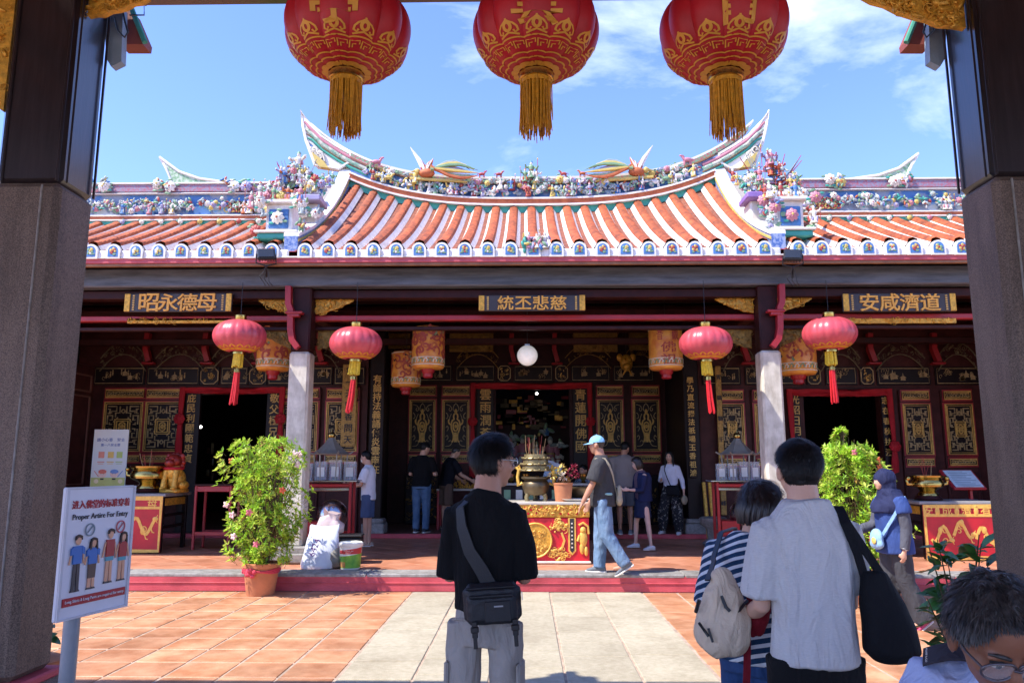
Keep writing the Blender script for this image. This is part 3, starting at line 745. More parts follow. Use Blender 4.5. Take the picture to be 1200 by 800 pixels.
# wing ridges
def wing_ridge(sg):
    x0, x1 = (X0+3.8, X0+9.2) if sg > 0 else (X0-9.2, X0-3.8); xm = (x0+x1)/2; L = x1-x0; y = YRW
    b = MB(); b.box((xm, y, 6.13), (L, .2, .56)); r = b.build('wing_ridge', mat('wing_backboard', '#4a78b0', .55, scale=2.2, col2='#8f97a6', mixpos=(.46, .52)), hall, world=True)
    for nm, z, h, d, m in (('orange_band', 5.845, .06, .26, M_orangeband), ('white_fillet', 5.885, .025, .3, M_white), ('white_fillet', 5.805, .025, .3, M_white), ('teal_band', 5.765, .055, .24, M_teal),
                           ('top_white_line', 6.29, .02, .28, M_white), ('mosaic_roll', 6.39, .13, .24, mat('purple_mosaic', '#a8606c', .5, scale=24, col2='#8b8798', mixpos=(.42, .6))), ('top_white_line', 6.475, .03, .28, M_white)):
        hbox(nm, (xm, y-.03, z), (L, d, h), m, .008, r)
    rg = random.Random(60+sg); n = 150
    for i in range(n):
        x = x0+L*(i+.5)/n; u = abs(x-X0); yy = y-.17; 
        if u > 8.3: continue
        t = rg.random()
        if 4.05 < u < 4.75: 
            if i % 5 == 0: beast(rg, .23, r, (x, yy, 5.92), (1, 3, 10)[i % 3] if sg < 0 else (10, 10, 3)[i % 3], 1 if sg < 0 else -1)
        elif 4.8 < u < 5.3 and i % 3 == 0:
            b = MB()
            for q in range(2):
                for j in range(2):
                    cx_, cz_ = x-.03+q*.075, 6.0+j*.1; b.tube([(cx_+.045*math.cos(a), yy+.03, cz_+.045*math.sin(a)) for a in np.linspace(0, 6.28, 9)[:-1]], .014, 5, (1, 3, 2)[(q+j) % 3], closed=True)
            b.build('lattice_roundel', PAL, r, smooth=60, world=True)
        elif t < .30: bloom(rg, rg.uniform(.035, .07), r, (x, yy, 5.95+rg.uniform(0, .27)))
        elif t < .78: foliage_clump(rg, rg.uniform(.06, .11), r, (x, yy, 6.0+rg.uniform(0, .16)))
        elif t < .88: figurine(rg, .24, r, (x, yy, 5.91))
    for x in (X0+sg*5.15, X0+sg*6.4, X0+sg*7.6):
        for q in range(4): (bloom if q % 2 else foliage_clump)(rg, .11, r, (x+rg.uniform(-.2, .2), y-.2, 6.42+rg.uniform(-.05, .08)))
    for i in range(9): bloom(rg, .05, r, (X0+sg*(4.4+i*.34), y-.18, 5.77))
    return r
for sg in (-1, 1): wing_ridge(sg)
# the farther swallowtails that rise behind the wings
far_l = [(189, 186), (197, 199), (205, 219), (240, 220), (318, 220), (318, 217), (270, 216), (235, 211), (212, 203)]
for sg, f in ((-1, lambda p: p), (1, lambda p: [(2*631.5-x, y-4) for x, y in p])):
    q = [at(*p, 14.9) for p in f(far_l)]
    b = MB(); b.prism([(p.x, p.z) for p in q], 14.82, 15.0); o = b.build('far_swallowtail', mat('far_tail', '#c3cfb4', .55, scale=16, col2='#7fa878', mixpos=(.42, .58)), hall, world=True)
    b = MB(); b.tube([(p.x, 14.82, p.z) for p in q], .03, 6, closed=True); b.build('tail_rim', M_white, o, world=True)
    xx = [p.x for p in q]; hbox('far_ridge', ((X0+sg*6.9), 14.95, q[2].z-.25), (6.5, .2, .5), M_cream, .01)
# pedestals at the foot of each verge ridge and the platforms of figures above them
for sg in (-1, 1):
    cx = X0+sg*3.86
    b = MB(); b.box((cx, 11.3, 4.99), (.58, .5, .10), 1, bev=.02); b.box((cx, 11.3, 5.06), (.66, .56, .035), 0, bev=.01); b.box((cx, 11.34, 5.30), (.40, .36, .46), 0, bev=.015); b.box((cx, 11.15, 5.29), (.30, .03, .30), 2, bev=.01); b.box((cx, 11.3, 5.55), (.5, .46, .05), 0, bev=.01); b.box((cx, 11.34, 5.60), (.36, .34, .06), 3, bev=.01)
    ped = b.build('ornament_pedestal', [M_white, M_teal, M_blue, M_orangeband], hall, world=True)
    bloom(rg, .11, ped, (cx, 11.09, 5.29))
    for k in range(12):
        x = cx+rg.choice((-1, 1))*rg.uniform(.22, .42); (figurine if k % 3 == 0 else foliage_clump if k % 3 == 1 else bloom)(rg, .26 if k % 3 == 0 else .1, ped, (x, 11.15-rg.uniform(0, .1), 5.1+rg.uniform(0, .5)))
    for k in range(5): (figurine if k % 2 else bloom)(rg, .24 if k % 2 else .1, ped, (cx-.22+.11*k, 11.2, 5.6+(0 if k % 2 else .06)))
    b = MB(); px = X0+sg*3.86
    b.box((px, 12.02, 5.86), (.88, .5, .10), 0, bev=.015); b.box((px, 12.2, 5.55), (.7, .5, .56), 1, bev=.03); b.box((px, 12.15, 6.02), (.26, .2, .24), 2)
    plt = b.build('figure_platform', [M_purple if sg > 0 else M_lav, M_cream, M_dark], hall, world=True)
    for k in range(60):
        u = rg.uniform(-.44, .44); hh = rg.uniform(0, 1)*(.50-.8*abs(u)); x = px+u; z = 5.92+max(0, hh)
        if abs(u) < .13 and z < 6.1: continue
        f = rg.random()
        if f < .55: figurine(rg, rg.uniform(.2, .27), plt, (x, 11.9+rg.uniform(-.06, .14), z), rg.uniform(-.8, .8))
        elif f < .8: foliage_clump(rg, rg.uniform(.09, .14), plt, (x, 12.0, z+.05))
        else: bloom(rg, .08, plt, (x, 11.9, z+.06))
    figurine(rg, .38, plt, (px, 12.0, 6.34))
    for k in range(8):
        b = MB(); u = rg.uniform(-.45, .5); b.tube([(px+u*.6, 11.95, 6.2), (px+u*1.1, 11.9, 6.45+rg.uniform(0, .15))], [.012, .006], 5, 3 if k % 2 else 8)
        b.build('spear', PAL, plt, world=True)
    for k in range(10): (bloom if k % 2 else foliage_clump)(rg, .1, plt, (px+rg.uniform(-.42, .42), 11.85, 5.62+rg.uniform(0, .15)))
    # small figures between verge and tail
    for k in range(5): figurine(rg, .22, plt, (X0+sg*(3.55+.0*k), 13.0-.25*k, 6.55-.16*k))
# two little porcelain groups on the middle of the eave
for k in range(6): (figurine if k % 2 else foliage_clump)(rg, .24 if k % 2 else .12, main_roof, (X0-.13+.06*k, YE-.03, ZE+.0+(.0 if k % 2 else .05)))
# ================================================================== the facade: walls, doors, friezes
YS, YCW = 15.5, 18.0
ZF = ZP+.07
def frect(px0, py0, px1, py1, Y):
    a, c = at(px0, py0, Y), at(px1, py1, Y); return a.x, c.x, c.z, a.z    # x0,x1,zlow,zhigh
def fbox(name, r, Y, d, m, bev=.006, parent=hall):
    x0, x1, z0, z1 = r
    return hbox(name, ((x0+x1)/2, Y-d/2, (z0+z1)/2), (x1-x0, d, z1-z0), m, bev, parent)
def rim(bb, r, Y, wd, d, mi=0):
    x0, x1, z0, z1 = r
    bb.stroke([(x0+wd/2, z0+wd/2), (x1-wd/2, z0+wd/2), (x1-wd/2, z1-wd/2), (x0+wd/2, z1-wd/2)], wd, d, mi, TR(0, Y, 0), closed=True)
FRET = [[(-.92, .1), (-.92, .5), (-.62, .5), (-.62, .3), (-.78, .3)], [(-.92, .92), (-.4, .92), (-.4, .7), (-.7, .7), (-.7, .6)], [(-.2, .92), (-.2, .62), (-.45, .62), (-.45, .42)],
        [(0, .8), (-.12, .7), (0, .6)], [(-.92, .6), (-.8, .6), (-.8, .8), (-.92, .8)], [(-.62, .1), (-.78, .1), (-.78, .2)], [(-.58, 0), (-.92, 0)], [(-.3, .42), (-.55, .2)]]
CLOUD = [[(-.9, .9), (-.5, .85), (-.35, .7), (-.5, .6), (-.65, .68), (-.55, .76)], [(0, .95), (-.2, .85), (-.28, .68), (-.12, .6), (0, .68)], [(-.9, .55), (-.7, .45), (-.75, .3), (-.9, .3)],
         [(-.9, -.1), (-.75, .0), (-.65, -.15), (-.8, -.25)], [(-.9, -.9), (-.5, -.88), (-.3, -.75), (-.45, -.62), (-.62, -.7)], [(-.9, -.5), (-.75, -.4), (-.65, -.55), (-.82, -.62)], [(-.4, .5), (-.55, .35), (-.6, .2)]]
GOURD = [[(0, .52), (-.16, .48), (-.2, .34), (-.12, .26), (-.34, .2), (-.42, .0), (-.34, -.22), (-.2, -.36), (-.18, -.6), (-.3, -.72)], [(0, .14), (-.18, .1), (-.24, -.04), (-.16, -.2), (0, -.24)],
         [(-.42, .02), (-.62, .08), (-.66, .22), (-.58, .24)], [(-.06, -.3), (-.07, -.72)], [(0, .7), (-.08, .58), (0, .5)]]
def smooth2(p, n=2):
    for _ in range(n):
        q = [p[0]]
        for a, c in zip(p, p[1:]): q += [(a[0]*.75+c[0]*.25, a[1]*.75+c[1]*.25), (a[0]*.25+c[0]*.75, a[1]*.25+c[1]*.75)]
        p = q+[p[-1]]
    return p
PANELC = {}
def carved_panel(r, Y, kind, parent, name='carved_panel'):
    """gilt relief on a black ground inside a gilt border"""
    x0, x1, z0, z1 = r; w_, h_ = (x1-x0), (z1-z0); cx, cz = (x0+x1)/2, (z0+z1)/2
    g = hbox('panel_ground', (cx, Y+.005, cz), (w_, .03, h_), M_blackwood, .003, parent)
    b = MB(); rim(b, r, Y-.01, .016, .02); rim(b, (x0+.035, x1-.035, z0+.035, z1-.035), Y-.01, .01, .014)
    sx, sz = w_/2-.055, h_/2-.055
    M = TR(cx, Y-.01, cz)
    def st(lines, wd, d, four, mi, sm):
        for ln in lines:
            for fx in (-1, 1):
                for fz in ((-1, 1) if four else (1,)):
                    p = [(q[0]*fx*sx, q[1]*fz*sz) for q in (smooth2(ln) if sm else ln)]
                    b.stroke(p if fx*fz > 0 else p[::-1], wd, d, mi, M)
    if kind == 'fret':
        st(FRET, .018, .018, True, 1, False)
        for k in (.46, .34): b.stroke([(-sx*k, -sz*k*.72), (sx*k, -sz*k*.72), (sx*k, sz*k*.72), (-sx*k, sz*k*.72)], .016, .024, 0, M, closed=True)
        st([[(0, .2), (-.16, .14), (-.2, .04), (-.08, .0)], [(0, .1), (-.07, .05), (0, .0)]], .02, .028, True, 0, True)
    elif kind == 'gourd':
        st(CLOUD, .012, .014, False, 1, True); st(GOURD, .032, .035, False, 0, True); b.ell((cx, Y-.02, cz-.02*h_), (.035, .02, .05), 8, 6, 0)
    else:
        rr = random.Random(int(cx*77+cz*13)); n = max(3, int(w_/.07))
        for i in range(n):
            u = x0+.03+(w_-.06)*(i+.5)/n; sg = 1 if i % 2 else -1
            b.tube([(p[0], Y-.018, p[1]) for p in spiral(u, cz, .006, min(h_*.36, .045), rr.random()*6, 1.2, 9, sg)], .008, 5, 1)
    b.build(name, [M_goldpaint, M_goldthin], g, world=True)
    return g
def door_leaf(px0, px1, ytop, ybase, Y, kind):
    """one wooden leaf: narrow carved header, tall carved panel, carved foot panel, plain board below"""
    x0, x1, z0, z1 = frect(px0, ytop, px1, ybase, Y)
    lf = hbox('door_leaf', ((x0+x1)/2, Y-.03, (ZF+z1)/2), (x1-x0, .06, z1-ZF), M_wallwood, .01)
    b = MB()
    hh = z1-z0; a = .05
    segs = ((z1-.11*hh-.03, z1-.03, 'scroll'), (z1-.86*hh, z1-.19*hh, kind), (z0+.0*hh, z0+.085*hh, 'scroll'))
    for s0, s1, k in segs:
        rim(b, (x0+a-.03, x1-a+.03, s0-.03, s1+.03), Y-.06, .026, .016)
    b.build('leaf_moulding', M_redwood, lf, world=True)
    for s0, s1, k in segs: carved_panel((x0+a, x1-a, s0, s1), Y-.066, k, lf)
    b = MB(); rim(b, (x0+a, x1-a, ZF+.1, z0-.12), Y-.06, .03, .014); b.build('leaf_moulding', M_wallwood, lf, world=True)
    return lf
def couplet(parent, px, ytop, ybot, wpx, chars, Y, board=M_blackwood, ink=M_goldpaint, zlow=None, name='couplet_board', sz=.86):
    x0, x1, z0, z1 = frect(px-wpx/2, ytop-3, px+wpx/2, ybot+3, Y)
    o = hbox(name, ((x0+x1)/2, Y-.02, ((z0 if zlow is None else zlow)+z1)/2), (x1-x0, .04, z1-(z0 if zlow is None else zlow)), board, .008, parent)
    n = len(chars); b = MB(); pz = (z1-z0-.04)/n
    for i, ch in enumerate(chars): b.glyph(ch, ((x0+x1)/2, Y-.045, z1-.02-pz*(i+.5)), min(pz*sz, (x1-x0)*.92), 0, None, .014)
    b.build('gilt_lettering' if ink is M_goldpaint else 'dark_lettering', ink, o, world=True)
    return o
def curtain(px0, px1, ytop, ythick, yknot, ybot, Y, seed):
    """red cloth tied over a doorway: swagged valance, knotted falls at both sides"""
    rr = random.Random(seed); x0, x1, z0, z1 = frect(px0, ytop, px1, ybot, Y); zt_ = at(px0, ytop+ythick, Y).z; zk = at(px0, yknot, Y).z
    b = MB(); n = 36; wd = x1-x0; vs = []; fs = []
    for i in range(n+1):
        u = i/n; sag = .03*math.sin(PI*u)
        for j, v in enumerate((0, .35, .7, 1)):
            vs.append((x0+wd*u, Y-.06-.03*math.sin(j*2.1+u*9)-.02*rr.random(), z1-(z1-zt_+sag)*v-.012*rr.random()))
    for i in range(n):
        for j in range(3): a = i*4+j; fs.append((a, a+1, a+5, a+4))
    b.add(vs, fs)
    for xx in (x0+.05, x1-.05):
        for k in range(7):
            o = (k-3)*.014; b.tube([(xx+o, Y-.05-.02*(k % 2), z1), (xx+o*.9, Y-.08, (z1+zk)/2), (xx+o*.35, Y-.1, zk), (xx+o*1.2, Y-.08, (zk+z0)/2), (xx+o*1.35, Y-.06, z0+rr.uniform(0, .06))], [.022, .02, .02, .022, .018], 6)
        b.ell((xx, Y-.12, zk), (.085, .06, .085), 10, 8)
        for k in range(8):
            a = k*PI/4; b.ell((xx+.075*math.cos(a), Y-.13, zk+.075*math.sin(a)), (.045, .03, .045), 7, 5)
    o = b.build('door_curtain', M_redcloth, hall, smooth=60, world=True)
    m = o.modifiers.new('s', 'SOLIDIFY'); m.thickness = .006
    return o
# ---- the two side walls with their doorways
def side_wall(pxs, door, top):
    a, c = at(pxs[0], 460, YS).x, at(pxs[1], 460, YS).x; d0, d1 = at(door[0], 460, YS).x, at(door[1], 460, YS).x; zt_ = at(600, top, YS).z
    for x0, x1, z0, z1 in ((a, d0, ZF, 4.8), (d1, c, ZF, 4.8), (d0, d1, zt_, 4.8)):
        hbox('side_wall', ((x0+x1)/2, YS+.1, (z0+z1)/2), (x1-x0, .2, z1-z0), M_wallwood, 0)
side_wall((84, 431), (232, 316), 461)
side_wall((806, 1180), (941, 1030), 463)
for p0, p1 in ((124, 168), (172, 214), (330, 374), (382, 421)): door_leaf(p0, p1, 455, 541, YS, 'fret')
for p0, p1 in ((838, 876), (879, 921), (1051, 1096), (1100, 1146)): door_leaf(p0, p1, 457, 545, YS, 'fret')
curtain(213, 331, 454, 6, 491, 545, YS-.05, 1); curtain(921, 1051, 456, 7, 523, 556, YS-.05, 2)
couplet(hall, 223.5, 463, 541, 15, '庇民利國範忠貞', YS-.02, zlow=ZF); couplet(hall, 321.5, 462, 524, 15, '敬父極兄成', YS-.02, zlow=ZF)
couplet(hall, 932, 464, 522, 15, '光昭日月並', YS-.02, zlow=ZF); couplet(hall, 1038.5, 465, 534, 15, '志在春秋扶漢', YS-.02, zlow=ZF)
# ---- the recessed middle wall
def wall_piece(p0, p1, y0, Y):
    a, c = at(p0, 460, Y).x, at(p1, 460, Y).x; z0 = ZF if y0 is None else at(600, y0, Y).z
    hbox('middle_wall', ((a+c)/2, Y+.1, (z0+4.8)/2), (c-a, .2, 4.8-z0), M_darkwood, 0)
wall_piece(455, 581, None, YCW); wall_piece(667, 802, None, YCW); wall_piece(581, 667, 456, YCW)
for p0, p1 in ((479, 512), (517, 552), (697, 733), (738, 776)): door_leaf(p0, p1, 452, 541, YCW, 'gourd')
curtain(552, 695, 449, 6, 494, 560, YCW-.05, 3)
couplet(hall, 569, 457, 513, 19, '雲雨潤蒼', YCW-.02, zlow=ZF); couplet(hall, 680.5, 457, 529, 19, '青蓮開佛國', YCW-.02, zlow=ZF)
# return walls between side walls and middle wall, with the black couplet posts
for px, sg in ((431, -1), (806, 1)):
    x = at(px, 460, YS).x; hbox('return_wall', (x+sg*.06, (YS+.2+YCW)/2, (ZF+4.8)/2), (.12, YCW-YS-.2, 4.8-ZF), M_blackwood, 0)
for px, chars, sg in ((441.5, '有誦持法義誦傳炎雲南在', -1), (810, '學乃直流揚法祇場玉香祖鴻', 1)):
    x = at(px, 460, YS-.25).x
    b = MB(); b.box((x, YS-.1, (ZF+4.6)/2), (.30, .3, 4.6-ZF), bev=.02); p = b.build('black_post', M_blackwood, hall, world=True)
    b = MB(); b.box((x, YS-.1, ZF+.1), (.44, .44, .2), bev=.02); b.box((x, YS-.1, ZF+.24), (.38, .38, .1), bev=.03); b.build('post_base', M_kerb, p, world=True)
    couplet(hall, px, 441 if sg < 0 else 443, 553 if sg < 0 else 557, 13, chars, YS-.25, name='post_board', sz=.95)
couplet(hall, 409.5, 430, 520, 14, '第一天安香問天', YS-.11, board=mat('gilt_board_face', '#a9813a', .5, .1, var=.35, scale=30), ink=M_dark, name='gilt_board', sz=.7); couplet(hall, 844.5, 432, 600, 14, '青鎮獅千東知峰', YS-.11, board=mat('gilt_board_face', '#a9813a', .5), ink=M_dark, name='gilt_board', sz=.8)
# ---- friezes of thin gold painting above the doors
def frieze(p0, p1, y0, y1, Y, seed, octo=False):
    r = frect(p0, y0, p1, y1, Y); rr = random.Random(seed); x0, x1, z0, z1 = r
    o = hbox('painted_frieze', ((x0+x1)/2, Y-.02, (z0+z1)/2), (x1-x0, .04, z1-z0), M_blackwood, .006)
    b = MB()
    if octo:
        cx, cz, a, e = (x0+x1)/2, (z0+z1)/2, (x1-x0)/2-.02, (z1-z0)/2-.02; k = a*.45
        b.stroke([(cx-a+k, cz-e), (cx+a-k, cz-e), (cx+a, cz-e+k), (cx+a, cz+e-k), (cx+a-k, cz+e), (cx-a+k, cz+e), (cx-a, cz+e-k), (cx-a, cz-e+k)], .018, .012, 1, TR(0, Y-.04, 0), closed=True)
        s = scrollwork(lambda x, z: abs(x-cx) < a*.65 and abs(z-cz) < e*.65, x0, x1, z0, z1, 12, .02, .05, rr, .014); b.merge(s, TR(0, Y-.04, 0))
    else:
        rim(b, (x0+.03, x1-.03, z0+.03, z1-.03), Y-.04, .008, .008, 1)
        k = 0
        while k < (x1-x0)*9:
            cx = rr.uniform(x0+.1, x1-.1); cz = z0+rr.uniform(.08, .2); k += 1; t = rr.random(); M = TR(cx, Y-.041, cz)
            if t < .35:   # little pavilion
                b.prism([(-.05, 0), (.05, 0), (.04, .05), (-.04, .05)], -.006, 0, 1, M); b.prism([(-.07, .05), (.07, .05), (0, .1)], -.008, 0, 1, M); b.prism([(-.012, .1), (.012, .1), (0, .15)], -.006, 0, 1, M)
            elif t < .7:  # figure
                b.ell((0, -.004, .05), (.016, .006, .045), 6, 4, 1, M); b.ell((0, -.004, .11), (.014, .006, .016), 6, 4, 1, M)
            else:
                for q in range(4): b.tube([(p[0], -.004, p[1]) for p in spiral(rr.uniform(-.1, .1), rr.uniform(0, .12), .01, .045, rr.random()*6, .9, 7)], .005, 4, 1, M=M)
    b.build('gold_painting', [M_goldpaint, M_goldthin], o, world=True); return o
for i, (p0, p1, oc) in enumerate(((112, 170, 0), (174, 234, 0), (236, 257, 1), (260, 291, 0), (293, 313, 1), (315, 352, 0), (356, 390, 0), (392, 428, 0), (822, 868, 0), (872, 902, 0), (905, 942, 0), (944, 962, 1), (966, 1004, 0), (1006, 1024, 1), (1026, 1090, 0), (1094, 1150, 0))):
    frieze(p0, p1, 430, 451, YS, 100+i, bool(oc))
for i, (p0, p1, oc) in enumerate(((482, 530, 0), (534, 580, 0), (583, 599, 1), (602, 648, 0), (650, 666, 1), (669, 715, 0), (718, 766, 0))): frieze(p0, p1, 428, 447, YCW, 140+i, bool(oc))
# ---- openwork arches and red brackets below the purlins
def arch(p0, p1, y0, y1, Y, seed, m):
    r = frect(p0, y0, p1, y1, Y); x0, x1, z0, z1 = r; cx = (x0+x1)/2; hw = (x1-x0)/2; rr = random.Random(seed)
    def mid(x): return z0+(z1-z0)*(.75-.75*((x-cx)/hw)**2)
    s = scrollwork(lambda x, z: abs(z-mid(x)) < (z1-z0)*.28, x0, x1, z0, z1, 34, .025, .06, rr, .04)
    b = MB(); b.merge(s); xs_ = np.linspace(x0, x1, 17)
    b.stroke([(x, mid(x)+(z1-z0)*.3) for x in xs_], .016, .03, 0); b.stroke([(x, mid(x)-(z1-z0)*.26) for x in xs_], .016, .03, 0)
    M = TR(0, Y, 0); b.v = [tuple(M @ V(v)) for v in b.v]
    return b.build('openwork_arch', m, hall, smooth=60, world=True)
for i, (p0, p1) in enumerate(((120, 172), (184, 240), (250, 300), (358, 398), (846, 884), (960, 1008), (1024, 1084), (1096, 1146))): arch(p0, p1, 402, 428, YS-.1, 200+i, M_greycarve)
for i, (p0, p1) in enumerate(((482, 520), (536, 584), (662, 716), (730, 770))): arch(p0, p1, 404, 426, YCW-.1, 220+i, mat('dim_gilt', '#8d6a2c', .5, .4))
for px, Y in ((177, YS), (245, YS), (304, YS), (377, YS), (870, YS), (1016, YS), (1090, YS), (600, YCW), (650, YCW)):
    r = frect(px-4, 392, px+4, 428, Y); x0, x1, z0, z1 = r
    b = MB(); b.stroke([((x0+x1)/2, z1), ((x0+x1)/2-.02, (z0+z1)/2), ((x0+x1)/2+.06, z0+.06)], .1, .12, 0, TR(0, Y-.1, 0)); b.box(((x0+x1)/2+.05, Y-.16, z0+.02), (.26, .14, .05), bev=.015); b.build('red_bracket', M_redwood, hall, world=True)
for i, (p0, p1, y0, y1) in enumerate(((527, 578, 388, 412), (672, 724, 388, 412), (455, 480, 390, 408), (738, 764, 390, 410))):
    x0, x1, z0, z1 = frect(p0, y0, p1, y1, YCW-.3)
    s = scrollwork(lambda x, z: True, x0, x1, z0, z1, 60, .03, .07, random.Random(300+i), .06); M = TR(0, YCW-.3, 0); s.v = [tuple(M @ V(v)) for v in s.v]
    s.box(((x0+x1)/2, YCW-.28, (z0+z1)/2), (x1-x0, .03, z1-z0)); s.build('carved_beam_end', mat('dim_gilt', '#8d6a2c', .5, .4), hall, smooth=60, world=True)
fbox('carved_lintel', frect(572, 377, 682, 384, 16.9), 16.9, .08, M_greycarve)
# gilt strip below the red tie beam over the side bays
for p0, p1 in ((150, 272), (988, 1120)):
    x0, x1, z0, z1 = frect(p0, 373.5, p1, 378.5, 11.66); b = MB(); b.box(((x0+x1)/2, 11.66, (z0+z1)/2), (x1-x0, .04, z1-z0))
    s = scrollwork(lambda x, z: True, x0, x1, z0, z1, 50, .02, .035, random.Random(int(p0)), .02); b.merge(s, TR(0, 11.64, 0)); b.build('gilt_strip', M_gold, hall, smooth=60, world=True)
# left end wall with its dark panels
x = at(92, 470, 14.2).x
for k, yy in enumerate((12.9, 14.2)):
    b = MB(); b.box((x-.1, yy, 1.9), (.08, 1.15, 3.2), 0, bev=.01)
    for z0, z1 in ((.5, 1.1), (1.25, 2.9), (3.0, 3.3)):
        for q in (-.45, .45): b.box((x-.05, yy+q, (z0+z1)/2), (.03, .03, z1-z0), 1)
        for zz in (z0, z1): b.box((x-.05, yy, zz), (.03, .93, .03), 1)
    b.build('end_panel', [M_wallwood, mat('brown_moulding', '#6a4438', .5)], hall, world=True)
# ---- inside the doorways: dark altar shapes, tags on a rack, a lit bulb each
def inside():
    rr = random.Random(9)
    b = MB(); b.box((X0, 20.6, .9), (3.2, .8, 1.3), 0, bev=.02); b.box((X0, 21.4, 1.6), (2.6, .6, 2.2), 0, bev=.02); al = b.build('inner_altar', M_darkwood, hall, world=True)
    for px, h, w_ in ((598, .42, .2), (612, .62, .26), (629, .5, .3), (645, .6, .24), (654, .36, .16)):
        p = at(px, 536, 20.3); figurine(rr, h*1.3, al, (p.x, 20.3, 1.55), rr.uniform(-.4, .4))
    for px, py in ((600, 515), (640, 505), (620, 512), (655, 522)):
        p = at(px, py, 20.2); foliage_clump(rr, .22, al, (p.x, 20.2, p.z))
    for k in range(60):
        p = at(rr.uniform(584, 664), rr.uniform(463, 500), 21.0); b = MB(); b.box((p.x, 21.0, p.z), (rr.uniform(.08, .3), .03, rr.uniform(.03, .2)), bev=.01); b.build('hanging_ornament', rr.choice((M_darkwood, M_goldthin, M_greycarve, M_greycarve, M_gold, M_redwood)), hall, world=True)
    p = at(586, 540, 18.3)
    rk = empty('tag_rack', (0, 0, 0)); bpy.data.objects.remove(rk)
    for k in range(26):
        p = at(rr.uniform(240, 296), rr.uniform(522, 562), 17.6); b = MB(); b.box((p.x, 17.6, p.z), (.06, .02, rr.uniform(.1, .26)), bev=.004); b.build('hanging_tag', rr.choice((M_greycarve, M_grey, M_darkwood)), hall, world=True)
inside()
for (px, py, Y, lab) in ((629, 461, 18.6, 'lit round bulb hanging high inside the central doorway'), (235, 500, 17.2, 'small lit bulb inside the dark left doorway')):
    p = at(px, py, Y); t = empty('hanging_bulb', p, 0, lab, 'light bulb', 'lit bulbs inside the doorways')
    b = MB(); b.ell((0, 0, 0), .034, 12, 8); b.build('bulb', M_bulb, t, smooth=80)
    b = MB(); b.tube([(0, 0, .05), (0, 0, 4.6-p.z)], .006, 5); b.lathe([(.03, .045), (.03, .09), (.015, .1)], 10); b.build('cord', M_blackplastic, t)
# ---- the three name boards
for (p0, p1, y0, y1, chars, lab, sm) in ((147, 271, 344, 365, '昭永德母', 'black name board with large gilt characters over the left bay', 0), (561, 686, 346, 364, '統丕悲慈', 'black name board with gilt characters over the central bay', 1), (987, 1121, 344, 364.5, '安咸濟道', 'black name board with gilt characters over the right bay', 0)):
    Y = 11.48; x0, x1, z0, z1 = frect(p0, y0, p1, y1, Y-.07); t = empty('name_board', ((x0+x1)/2, Y-.05, z0), 0, lab, 'name board', 'name boards on the red tie beam')
    w_, h_ = x1-x0, z1-z0
    b = MB(); b.box((0, 0, h_/2), (w_, .05, h_), bev=.008); b.build('board', mat('board_black', '#3a3536', .5, bump=.1), t)
    b = MB(); n = 4; sp = w_*.72/4 if not sm else w_*.66/4
    for i, ch in enumerate(chars): b.glyph(ch, ((i-1.5)*sp, -.03, h_/2), h_*(.97 if not sm else .9), 0, None, .03, 1.12)
    b.build('gilt_lettering', M_boardgold, t)
    for s in (-1, 1):
        b = MB(); b.box((s*(w_/2-.045), -.03, h_/2), (.085, .02, h_*.96), bev=.005); b.build('gilt_end_panel', M_gold, t)
        b = MB()
        for k in range(7): b.box((s*(w_/2-.14), -.028, h_*(.12+.125*k)), (.03, .01, .022))
        b.build('small_lettering', M_goldpaint, t)
# ================================================================== lanterns
M_lred = mat('lantern_red_cloth', '#b5121f', .5, var=.12, scale=5, bump=.06, bscale=120)
M_lgold = mat('lantern_gold_print', '#d99a35', .5, .1, var=.1)
M_tassel = mat('gold_tassel', '#c98d1c', .55, var=.25, scale=40)
M_satin = mat('pink_red_satin', '#c24a52', .36, var=.12, scale=4, coat=.05)
M_ytassel = mat('yellow_tassel', '#d9b92e', .6, var=.2, scale=30)
M_rtassel = mat('red_tassel', '#cf1f27', .6, var=.15, scale=30)
def lsurf(rx, rz, lobes, dip, p=.85):
    def f(th, lat, off=0.0):
        c = max(0.0, math.cos(lat)); r = rx*c**p*(1-dip+dip*abs(math.cos(lobes*th/2))**.7)+off*c
        return V((r*math.sin(th), -r*math.cos(th), rz*math.sin(lat)+off*math.sin(lat)))
    return f
def sribbon(b, f, pts, wd, off, m=0, closed=False):
    """flat printed band following (angle, latitude) points on a lantern"""
    k = len(pts); vs = []; fs = []
    for i in range(k):
        a = pts[i-1] if closed or i else pts[i]; c = pts[(i+1) % k] if closed or i < k-1 else pts[i]
        co = math.cos(pts[i][1]); d = V(((c[0]-a[0])*co, c[1]-a[1])); d = d.normalized() if d.length > 1e-9 else V((1, 0))
        n = V((-d.y, d.x))*wd/2
        vs += [f(pts[i][0]+n.x/max(.2, co), pts[i][1]+n.y, off), f(pts[i][0]-n.x/max(.2, co), pts[i][1]-n.y, off)]
    for i in range(k if closed else k-1):
        a, c = 2*i, 2*((i+1) % k); fs.append((a, a+1, c+1, c))
    b.add(vs, fs, m)
